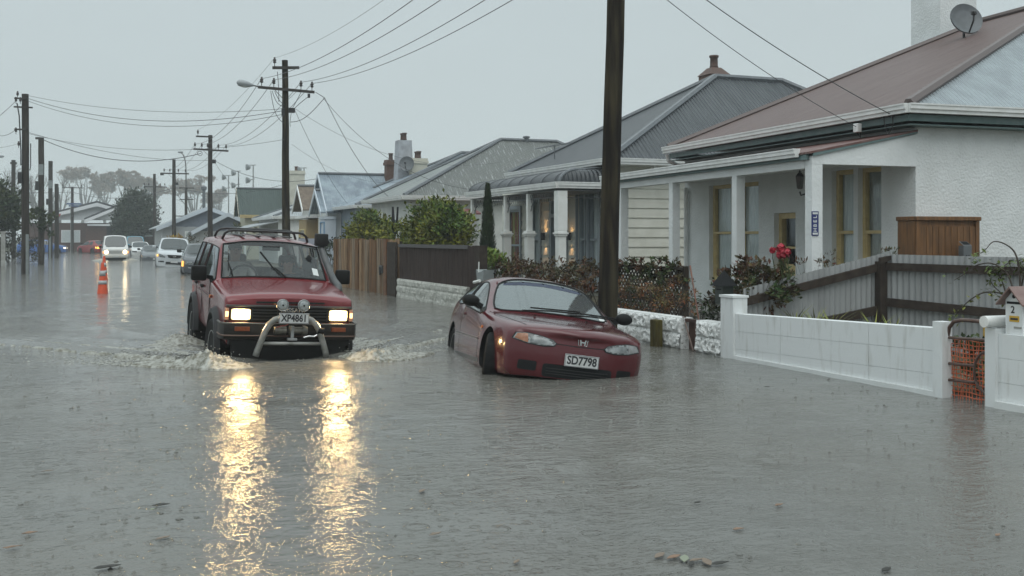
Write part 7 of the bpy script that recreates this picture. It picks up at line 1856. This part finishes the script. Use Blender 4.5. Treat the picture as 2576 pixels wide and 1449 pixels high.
# rock-faced wall
m_rock = mat('painted_rockface', (.66,.67,.66), .7, (.10,.10,.08), 22, namt=.75, lo=.56, hi=.68, bump=.6, bscale=26, bdist=.03)
m_rock2 = mat('pale_stone', (.50,.50,.46), .8, (.30,.30,.27), 9, namt=.8, bump=.7, bscale=22, bdist=.03)
def rockwall(e, y0, y1, z0, z1, courses, blk, m, amp=.03, nm='rock_face', res=.025, x=NB, FQ=16):
    ny = int((y1-y0)/res); nz_ = int((z1-z0)/res); vs = []
    for k in range(nz_+1):
        for i in range(ny+1):
            y = y0+(y1-y0)*i/ny; z = z0+(z1-z0)*k/nz_; c = (z-z0)/(z1-z0)*courses; cz = abs(c-round(c))*(z1-z0)/courses
            row = int(c); u = (y-y0)/blk+.5*(row % 2); cy_ = abs(u-round(u))*blk
            edge = min(1, min(cz/.03, cy_/.03)); d = noise.fractal(Vector((y*FQ,z*FQ*.8,row*3.1)), .9, 2.0, 4)
            vs.append((x-edge*(.012+amp*max(0,.55+d)), y, z))
    f = [(k*(ny+1)+i, k*(ny+1)+i+1, (k+1)*(ny+1)+i+1, (k+1)*(ny+1)+i) for k in range(nz_) for i in range(ny)]
    b = MB(); b.add(vs, f); b.box(x+.0005, x+.18, y0, y1, z0, z1+.004); return b.build(nm, m, e, False)
e = empty('rock_faced_wall', (0,0,0), 0, 'low white-painted rock-faced wall below the orange shrubs', 'wall'); rockwall(e, pn(1713), pn(1500), -.2, .405, 3, .42, m_rock, res=.018)
e = empty('rock_pier', (0,0,0), 0, 'short white rock-faced pier between rusty gate and block wall', 'wall'); rockwall(e, pn(1818)+.01, pn(1752), -.2, .405, 3, .3, m_rock, res=.018)
e = empty('stone_plinth_wall', (0,0,0), 0, 'pale textured stone wall under the brown brush fence', 'wall'); rockwall(e, pn(1176), pn(1000), -.25, .455, 4, .9, m_rock2, .02, res=.04, FQ=9)
# wooden post in front of the rock wall
p = at_n(1651, 870, 7.18); e = empty('timber_post', (p.x,p.y,0), 0, 'mossy green-brown timber post in front of the rock wall', 'post')
b = MB(); b.box(-.05,.05,-.09,.09,-.4,.36,.01); b.build('post_block', mat('mossy_wood', (.045,.035,.012), .8, (.09,.075,.02), 8, stretch=(2,2,.3), bump=.5, bscale=30), e)
# rusty garden gate
m_rust = mat('rusty_brown', (.045,.02,.014), .7, (.08,.035,.022), 9)
e = empty('garden_gate', (0,0,0), 0, 'rusty brown garden gate with a diagonal stay between the rock piers', 'gate')
y0, y1 = pn(1751, 7.36), pn(1715, 7.36)
b = MB(); b.box(7.42,7.44,y0,y1,-.2,.38); b.build('gate_panel', m_rust, e)
b = MB(); b.box(7.36,7.40,y1-.05,y1,-.3,.42); b.box(7.36,7.40,y0,y0+.04,-.3,.40); b.box(7.36,7.40,y0+.041,y1-.051,.36,.40); b.build('gate_frame', m_rust, e)
b = MB(); b.tube([(7.35,y1-.10,.35),(7.33,y0+.02,.0)], .011, 6); b.build('stay', mat('stay_pale', (.18,.13,.11), .7), e)
# leaning stake
p0 = at_n(1736, 668, 7.6); p1 = at_n(1762, 830, 7.5); b = MB(); b.tube([p0, p1], .011, 6); o = b.build('garden_stake', mat('stake_red', (.20,.085,.055), .6, (.14,.07,.05), 9)); tag(o, 'thin reddish stake leaning between the stalks', 'stake')
# pointed letterbox
p = at_n(1822, 735, 7.55); e = empty('letterbox', (p.x,p.y,p.z), 0, 'small dark green letterbox with pointed roof on the white pillar', 'letterbox')
m_lb = mat('box_green', (.022,.030,.024), .4); b = MB(); b.box(-.08,.08,-.09,.09,-.15,.08,.006); b.build('box', m_lb, e)
b = MB(); b.add([(-.12,-.13,.08),(.12,-.13,.08),(.12,.13,.08),(-.12,.13,.08),(0,0,.28)], [(0,1,4),(1,2,4),(2,3,4),(3,0,4),(3,2,1,0)]); b.build('roof', m_dark, e)
b = MB(); b.box(-.083,-.0801,-.05,.05,.03,.045); b.build('slot', m_dark, e); b = MB(); b.box(-.05,.05,-.0935,-.0905,-.09,-.03); b.build('label_plate', m_dish, e)
# lattice with creeper
m_lat = mat('lattice_dark', (.022,.017,.013), .8, (.04,.03,.022), 8)
e = empty('lattice_fence', (0,0,0), 0, 'dark diagonal lattice fence with creeper behind the orange shrubs', 'fence')
y0, y1 = at_n(1722,690,8.7).y, at_n(1556,690,8.7).y; z0, z1 = .05, .95
b = MB(); s = .11
n = int((y1-y0+z1-z0)/s)
for i in range(n+1):
    for sg in (1,-1):
        c = y0-(z1-z0)+i*s if sg > 0 else y0+i*s
        pts = []
        for t in (0, 1):
            z = z0+(z1-z0)*t; y = c+sg*(z1-z0)*t; pts.append([y, z])
        (ya_, za_), (yb_, zb_) = pts
        def clip(y): return max(y0, min(y1, y))
        if max(ya_,yb_) < y0 or min(ya_,yb_) > y1: continue
        ca, cb = clip(ya_), clip(yb_)
        za2 = za_+(ca-ya_)/(yb_-ya_)*(zb_-za_); zb2 = za_+(cb-ya_)/(yb_-ya_)*(zb_-za_)
        if abs(ca-cb) > .02: b.obox((8.7+.008*sg,ca,za2),(8.7+.008*sg,cb,zb2),.010,.028)
b.build('lattice', m_lat, e)
b = MB(); b.box(8.66,8.74,y0-.06,y0,-.2,1.02); b.box(8.66,8.74,y0+.001,y1,.955,1.0); b.box(8.66,8.74,y0+.001,y1,.42,.52); b.box(8.66,8.74,y1+.001,y1+.06,-.2,1.02); b.build('lattice_frame', m_lat, e)
rnd = random.Random(200); f = MB(); 
for k in range(14): cloud(f, rnd, (8.65, y0+(y1-y0)*(k % 9+.5)/9, (.98 if k < 9 else .72)+rnd.uniform(-.06,.1)), (.12,.22,.14), 80, .075, .038)
cr = f.build('creeper', L_rose, None, fix=False); tag(cr, 'dark leafy creeper trailing along the lattice top', 'creeper')
# brush fence, timber gates
m_brush = mat('brushwood', (.034,.024,.022), .95, (.075,.055,.048), 10, stretch=(3,14,.25), bump=.9, bscale=8, bdist=.03)
e = empty('brush_fence', (0,0,0), 0, 'dark purple-brown brushwood fence on the pale stone wall', 'fence')
y0, y1 = pn(1196), pn(1000); b = MB(); n = 150; rnd = random.Random(9); vs = []
for i in range(n+1): vs += [(NB+.03+rnd.uniform(0,.03), y0+(y1-y0)*i/n, .2), (NB+.03+rnd.uniform(0,.03), y0+(y1-y0)*i/n, 1.30+rnd.uniform(-.01,.015))]
b.add(vs, [(2*i,2*i+2,2*i+3,2*i+1) for i in range(n)]); b.box(NB+.07,NB+.13,y0,y1,.2,1.29); b.build('brush_panel', m_brush, e)
b = MB(); b.box(NB+.0,NB+.025,y0+.5,y1-.05,1.235,1.315); b.build('capping_rail', mat('rail_grey', (.10,.095,.095), .8), e)
b = MB(); b.box(NB-.02,NB+.14,y0-.30,y0-.001,-.3,1.31); b.build('end_post', m_rail, e)
e = empty('timber_gates', (0,0,0), 0, 'tall rough brown timber gates closing the driveway', 'gate')
m_tim = [mat('gate_timber_%s' % k, c, .8, c2, 5, stretch=(5,5,.22), bump=.6, bscale=24) for k, c, c2 in (('tan',(.40,.26,.15),(.08,.048,.026)),('brown',(.25,.135,.065),(.055,.03,.016)),('grey',(.32,.24,.17),(.07,.05,.03)))]
y = pn(1000); yE = pn(838); i = 0; rnd = random.Random(17)
while y < yE:
    w_ = rnd.choice((.12,.17,.28,.34)); b = MB(); b.box(NB+.01+rnd.uniform(-.03,.03), NB+.06, y+.012, min(y+w_,yE)-.012, -.3, 1.43+rnd.uniform(-.03,.02)); b.build('board', m_tim[0 if rnd.random() < .4 else (1 if rnd.random() < .6 else 2)], e); y += w_; i += 1
b = MB(); b.box(NB+.065,NB+.11,pn(1000),yE,1.1,1.2); b.box(NB+.065,NB+.11,pn(1000),yE,.2,.3); b.build('rail', m_rail, e)
b = MB(); b.box(NB+.111,NB+.13,pn(1000),yE,-.3,1.38); b.build('dark_backing', m_dkw, e)  # dark sheet added behind the boards so the gaps read as shaded
b = MB(); b.box(NB-.06,NB+.01,pn(976),pn(970),-.3,1.44); b.build('gate_stile', mat('orange_stile', (.17,.075,.03), .7, (.10,.045,.02), 8), e)
b = MB(); b.box(NB-.05,NB+.0,pn(999),pn(978),-.3,1.36); b.build('gate_post', m_rail, e)
b = MB(); b.box(NB-.03,NB+.015,pn(965),pn(955),.55,.75); b.tube([(NB-.05,pn(960),.7),(NB-.05,pn(960),.5)], .02, 6); b.build('latch', m_black, e)
# grey letterbox on a dark post
p = at_n(1222, 690, 7.25); e = empty('letterbox', (p.x,p.y,0), 0, 'grey folded-metal letterbox on a dark post near the brush fence end', 'letterbox')
b = MB(); b.box(-.10,.10,-.12,.12,-.3,.62,.01); b.build('post', m_rail, e)
b = MB(); b.prism([(-.12,-.17,.63),(-.12,.17,.63),(-.12,.22,.85),(-.12,.01,.80),(-.12,-.01,.80),(-.12,-.20,.85)], (.22,0,0)); b.build('box', m_guard, e)
b = MB(); b.tube([(-.14,.02,.8),(-.14,.0,1.0)], .012, 5); b.tube([(-.16,.22,.60),(-.16,-.1,.64)], .03, 8); b.build('paper_roll', m_white, e)
# dark jagged ornament between the bushes
p = at_n(1000, 545, 9.2); e = empty('garden_ornament', (p.x,p.y,p.z), 0, 'jagged black ornament showing between the two clipped bushes', 'ornament'); b = MB()
b.prism([(-.1,-.28,.3),(-.1,-.20,.0),(-.1,-.05,-.3),(-.1,.12,-.3),(-.1,.2,.05),(-.1,.3,.32),(-.1,.34,-.1),(-.1,.2,-.55),(-.1,-.15,-.55)], (.06,0,0)); b.build('ornament_body', m_dark, e); b = MB(); b.tube([(-.07,.05,-.5),(-.07,.05,-2.2)], .03, 6); b.build('stem', m_dark, e)
# blue-grey fence in front of the far houses
e = empty('rail_fence', (0,0,0), 0, 'long pale lilac rail fence in front of the white bungalow', 'fence'); y0, y1 = at_n(866,590,8.6).y, at_n(750,590,8.6).y
b = MB(); b.box(8.6,8.64,y0,y1,1.05,1.45); b.build('top_rail', mat('lilac_paint', (.30,.31,.36), .6), e)
for k in range(6):
    b = MB(); y = y0+(y1-y0)*k/5; b.box(8.641,8.70,y,y+.1,-.3,1.5); b.build('post', m_rail, e)
# paling fence at the street end and left post
p0 = at_d(366, 600, 104); p1 = at_d(412, 600, 100); e = empty('paling_fence', (0,0,0), 0, 'dark paling fence behind the parked white sedan', 'fence'); b = MB(); b.obox(p0.xy.to_3d()+Vector((0,0,.7)), p1.xy.to_3d()+Vector((0,0,.7)), .06, 1.9); b.build('palings', m_dkw, e)
b = MB(); b.obox(p0.xy.to_3d()+Vector((0,0,1.7)), p1.xy.to_3d()+Vector((0,0,1.7)), .12, .09); b.build('capping', m_guard, e)
p = at_d(8, 665, 56); e = empty('gate_post', (p.x,p.y,0), 0, 'pale square gate post at the left edge of the picture', 'post'); b = MB(); b.box(-.10,.10,-.10,.10,-.3,1.75); b.build('shaft', m_concrete, e); b = MB(); b.box(-.14,.14,-.14,.14,1.751,1.82); b.build('post_cap', m_concrete, e)
b = MB(); b.box(-2.2,-.12,-.03,.03,-.2,1.55); b.build('side_panel', m_dkw, e)
# traffic cones
m_orange = mat('cone_orange', (.62,.07,.012), .5, (.5,.06,.015), 9); m_refl = mat('cone_band', (.36,.37,.37), .4)
def cone(loc, label, h=.95, r=.17):
    e = empty('traffic_cone', (loc.x,loc.y,0), 0, label, 'traffic cone', 'traffic cones in the flooded street')
    b = MB(); b.lathe([(r*1.0,-.15),(r,.0),(r*.96,.02),(.035,h),(.03,h+.015),(.001,h+.02)], 24); autosmooth(b.build('cone', m_orange, e))
    for z0, z1 in ((.24,.34),(.46,.60)):
        f = lambda z: r*.96+(.035-r*.96)*(z-.02)/(h-.02)+.004
        b = MB(); b.lathe([(f(z0),z0),(f(z1),z1),(f(z1)-.006,z1),(f(z0)-.006,z0)], 24); b.build('reflective_band', m_refl, e, True)
    b = MB(); b.box(-.22,.22,-.22,.22,-.2,-.151); b.build('base', m_rubber, e)
cone(at_z(258, 738), 'nearer orange traffic cone with two pale bands', .80, .14); cone(at_z(262, 704), 'farther orange traffic cone peeping behind the nearer one', .82, .13)

# ---------------------------------------------------------------- splash, floating leaves
m_foam = mat('foam', (.38,.38,.345), .35, (.15,.142,.108), 20, namt=1.0, ndetail=10, bump=.9, bscale=90, bdist=.012, lo=.40, hi=.62, spec=.4)
def make_splash(name, cx, cy, fn, xs, ys, res, seed, label, drops=0):
    nx, ny = int((xs[1]-xs[0])/res), int((ys[1]-ys[0])/res); vs = []; keep = np.zeros((ny+1,nx+1), bool); H_ = np.zeros((ny+1,nx+1))
    for j in range(ny+1):
        for i in range(nx+1):
            x = xs[0]+res*i; y = ys[0]+res*j; a, thr = fn(x, y)
            n1 = noise.fractal(Vector((x*5.5,y*5.5,seed)), .75, 2.1, 6); n2 = noise.turbulence(Vector((x*20,y*20,seed+5)), 4, True)
            h = a*(.62+.36*n1+.40*n2); keep[j,i] = (a > .012) and (n1+.5*n2+thr > 0); H_[j,i] = h
            vs.append((x, y, max(h, -.02)+.006 if keep[j,i] else -.03))
    f = [(j*(nx+1)+i, j*(nx+1)+i+1, (j+1)*(nx+1)+i+1, (j+1)*(nx+1)+i) for j in range(ny) for i in range(nx) if keep[j,i] or keep[j,i+1] or keep[j+1,i] or keep[j+1,i+1]]
    b = MB(); b.add(vs, f); rnd = random.Random(seed); n = 0
    while n < drops:
        i, j = rnd.randrange(nx+1), rnd.randrange(ny+1)
        if H_[j,i] > .05 and keep[j,i]:
            x = xs[0]+res*i+rnd.gauss(0,.05); y = ys[0]+res*j+rnd.gauss(0,.05); z = H_[j,i]+abs(rnd.gauss(0,.06)); r_ = rnd.uniform(.003,.010)
            b.add([(x+r_,y,z),(x-r_,y,z),(x,y+r_,z),(x,y-r_,z),(x,y,z+r_),(x,y,z-r_)], [(0,2,4),(2,1,4),(1,3,4),(3,0,4),(2,0,5),(1,2,5),(3,1,5),(0,3,5)])
        n += 1
    o = b.build(name, m_foam, None, True, fix=False); o.location = (cx, cy, 0); tag(o, label, 'splash', kind='stuff'); return o
def bow(x, y):
    ax = abs(x); yc = -1.22+.62*max(ax-.95,0)**1.1+.10*math.sin(x*3.1)
    amp = .17*math.exp(-((ax-.92)/.27)**2)+.05*math.exp(-((ax-1.35)/.42)**2)+.045*math.exp(-(x/.6)**2)
    a = amp*math.exp(-((y-yc-.16)/.20)**2)
    # rooster tails at the rear wheels
    a += .14*math.exp(-((ax-1.0)/.24)**2)*math.exp(-((y-1.9-.2*(ax-1))/.42)**2)+.05*math.exp(-((ax-1.3)/.4)**2)*math.exp(-((y-.7)/.9)**2)
    d = y-yc; front = -1.5 if d < -.16 else .0
    thr = .05+front+1.0*min(a/.12,1)-(.85 if ax < .5 else 0)+.05
    return a, thr-.25
make_splash('bow_splash', SUVX, SUVY, bow, (-2.6,2.6), (-1.7,3.4), .021, 11, 'churned brown-white bow wave round the red wagon wheels', 9000)
def wake(side):
    def fn(x, y):
        ax = side*x
        if ax < 1.2: return 0, -9
        yc = -.95+(1.25 if side > 0 else 1.5)*(ax-.85); a = .075*math.exp(-((y-yc)/.13)**2)*math.exp(-(ax-1.2)/1.3)+.05*math.exp(-((y-yc-.9)/.16)**2)*math.exp(-(ax-1.2)/1.4)
        return a, -.28+min(a/.05,1)*.35
    return fn
make_splash('wake_foam', SUVX, SUVY, wake(-1), (-3.6,-1.1), (-1.0,4.6), .035, 21, 'thin broken foam line trailing left from the wagon'); make_splash('wake_foam', SUVX, SUVY, wake(1), (1.1,3.0), (-1.0,3.6), .035, 22, 'thin broken foam line running from the wagon to the hatchback')
vx, vy = van.location.x, van.location.y
def vbow(x, y):
    ax = abs(x); a = .14*math.exp(-((ax-.95)/.35)**2)*math.exp(-((y+.1)/.35)**2); return a, .2
make_splash('van_splash', vx, vy, vbow, (-2.0,2.0), (-.9,1.0), .08, 31, 'small splash thrown up beside the white van wheels')

rnd = random.Random(55); b = MB()
for i in range(2600):
    s_ = rnd.choice((-1,-1,1)); ax = .7+abs(rnd.gauss(0,.75)); y = -1.25+.75*max(ax-.95,0)+abs(rnd.gauss(0,.75)); x = s_*ax; r_ = rnd.uniform(.006,.022)
    n_ = 6; zz = float(wake_h(np.array([SUVX+x]), np.array([SUVY+y]))[0])+.006
    b.add([(x+r_*rnd.uniform(.6,1.3)*math.cos(t), y+r_*rnd.uniform(.6,1.3)*math.sin(t), zz) for t in [6.283*k/n_ for k in range(n_)]]+[(x,y,zz+r_*.4)], [(k,(k+1)%n_,n_) for k in range(n_)])
o = b.build('froth_flecks', m_foam, None, True, fix=False); o.location = (SUVX,SUVY,0); tag(o, 'scattered flecks of froth around the red wagon wake', 'froth', kind='stuff')
# leaves afloat
Lf = [mat('leaf_float_tan', (.17,.13,.095), .6, (.15,.11,.08), 20), mat('leaf_float_orange', (.20,.12,.075), .6), mat('leaf_float_pale', (.20,.22,.16), .6), mat('leaf_float_dark', (.02,.018,.014), .6)]
def float_leaf(px, py, L_, k, rot, label):
    p = at_z(px, py); b = MB(); pts = [(-1,0),(-.6,.22),(-.1,.34),(.4,.25),(1,0),(.4,-.22),(-.1,-.32),(-.6,-.2)]; rnd = random.Random(int(px*7+py))
    L_ *= .72; v = [(x*L_*.5, y*L_*.5*1.1, .002+.05*L_*abs(y)+rnd.uniform(0,.004)) for x, y in pts]; n = len(v); v += [(x, y, z-.0025) for x, y, z in v]
    b.add(v, [tuple(range(n)), tuple(range(2*n-1,n-1,-1))]+[(i,(i+1)%n,n+(i+1)%n,n+i) for i in range(n)])
    o = b.build('floating_leaf', Lf[k]); o.location = (p.x,p.y,.012); o.rotation_euler = (0,0,rot); return tag(o, label, 'leaf', 'leaves floating on the flood')
LV = [(1695,1408,.14,1,.4,'rusty orange leaf leading the floating leaf cluster'),(1722,1412,.16,2,1.0,'pale green leaf in the middle of the floating cluster'),(1752,1416,.12,0,.2,'tan leaf beside the curled stem in the cluster'),(1778,1420,.16,0,1.3,'tan leaf at the right of the floating cluster'),(1812,1424,.13,3,.1,'blackened leaf ending the floating cluster'),(1740,1425,.10,3,.8,'small dark leaf low in the floating cluster'),
      (1660,1404,.14,0,.6,'faded leaf at the left tip of the floating cluster'),(1858,1337,.10,1,.1,'single orange leaf drifting above the cluster'),(1960,1276,.10,1,.3,'small orange leaf drifting at the right of mid water'),(1755,1270,.07,3,.2,'tiny black leaf right of the headlight streaks'),
      (405,1276,.13,3,.1,'black twig-like leaf left of the headlight streaks'),(1930,976,.12,3,.3,'dark leaf drifting off the hatchback nose'),(1062,1240,.12,0,.9,'tan leaf just right of the headlight streaks'),(1095,1350,.11,0,.4,'pale tan leaf below right of the streaks'),(270,1433,.16,3,.2,'dark leaf at the bottom edge'),(410,1360,.11,0,.5,'tan leaf low between left edge and streak'),(75,1347,.10,1,.1,'peach leaf near the left edge'),(32,1383,.12,1,.2,'orange leaf in the lower left corner'),(120,1190,.10,0,.2,'faint tan leaf at left mid water'),(385,1287,.08,2,.6,'pale green sliver under the black twig'),(2510,1352,.09,1,.5,'ochre leaf at the far right'),(1300,1420,.09,0,.8,'tan leaf low in the middle of the water'),(2230,1440,.12,3,.4,'dark leaf at the bottom right edge')]
for q in LV: float_leaf(*q)

# little crowns thrown up by raindrops
rnd = random.Random(77); b = MB()
for i in range(1500):
    d = 4.2+10*rnd.random()**1.5; t = rnd.uniform(-.5,.5); p = EYE+Vector((SN,CS,0))*d+Vector((CS,-SN,0))*(t*d); h_ = rnd.uniform(.002,.007); r_ = rnd.uniform(.007,.016)
    b.lathe([(r_*1.6,-.006),(r_*.7,h_*.25),(r_*.25,h_),(.0006,h_*1.15)], 5, (p.x,p.y,0))
o = b.build('raindrop_splashes', water.data.materials[0], None, True, fix=False); tag(o, 'tiny raindrop splashes pitting the flood water', 'splash', kind='stuff')
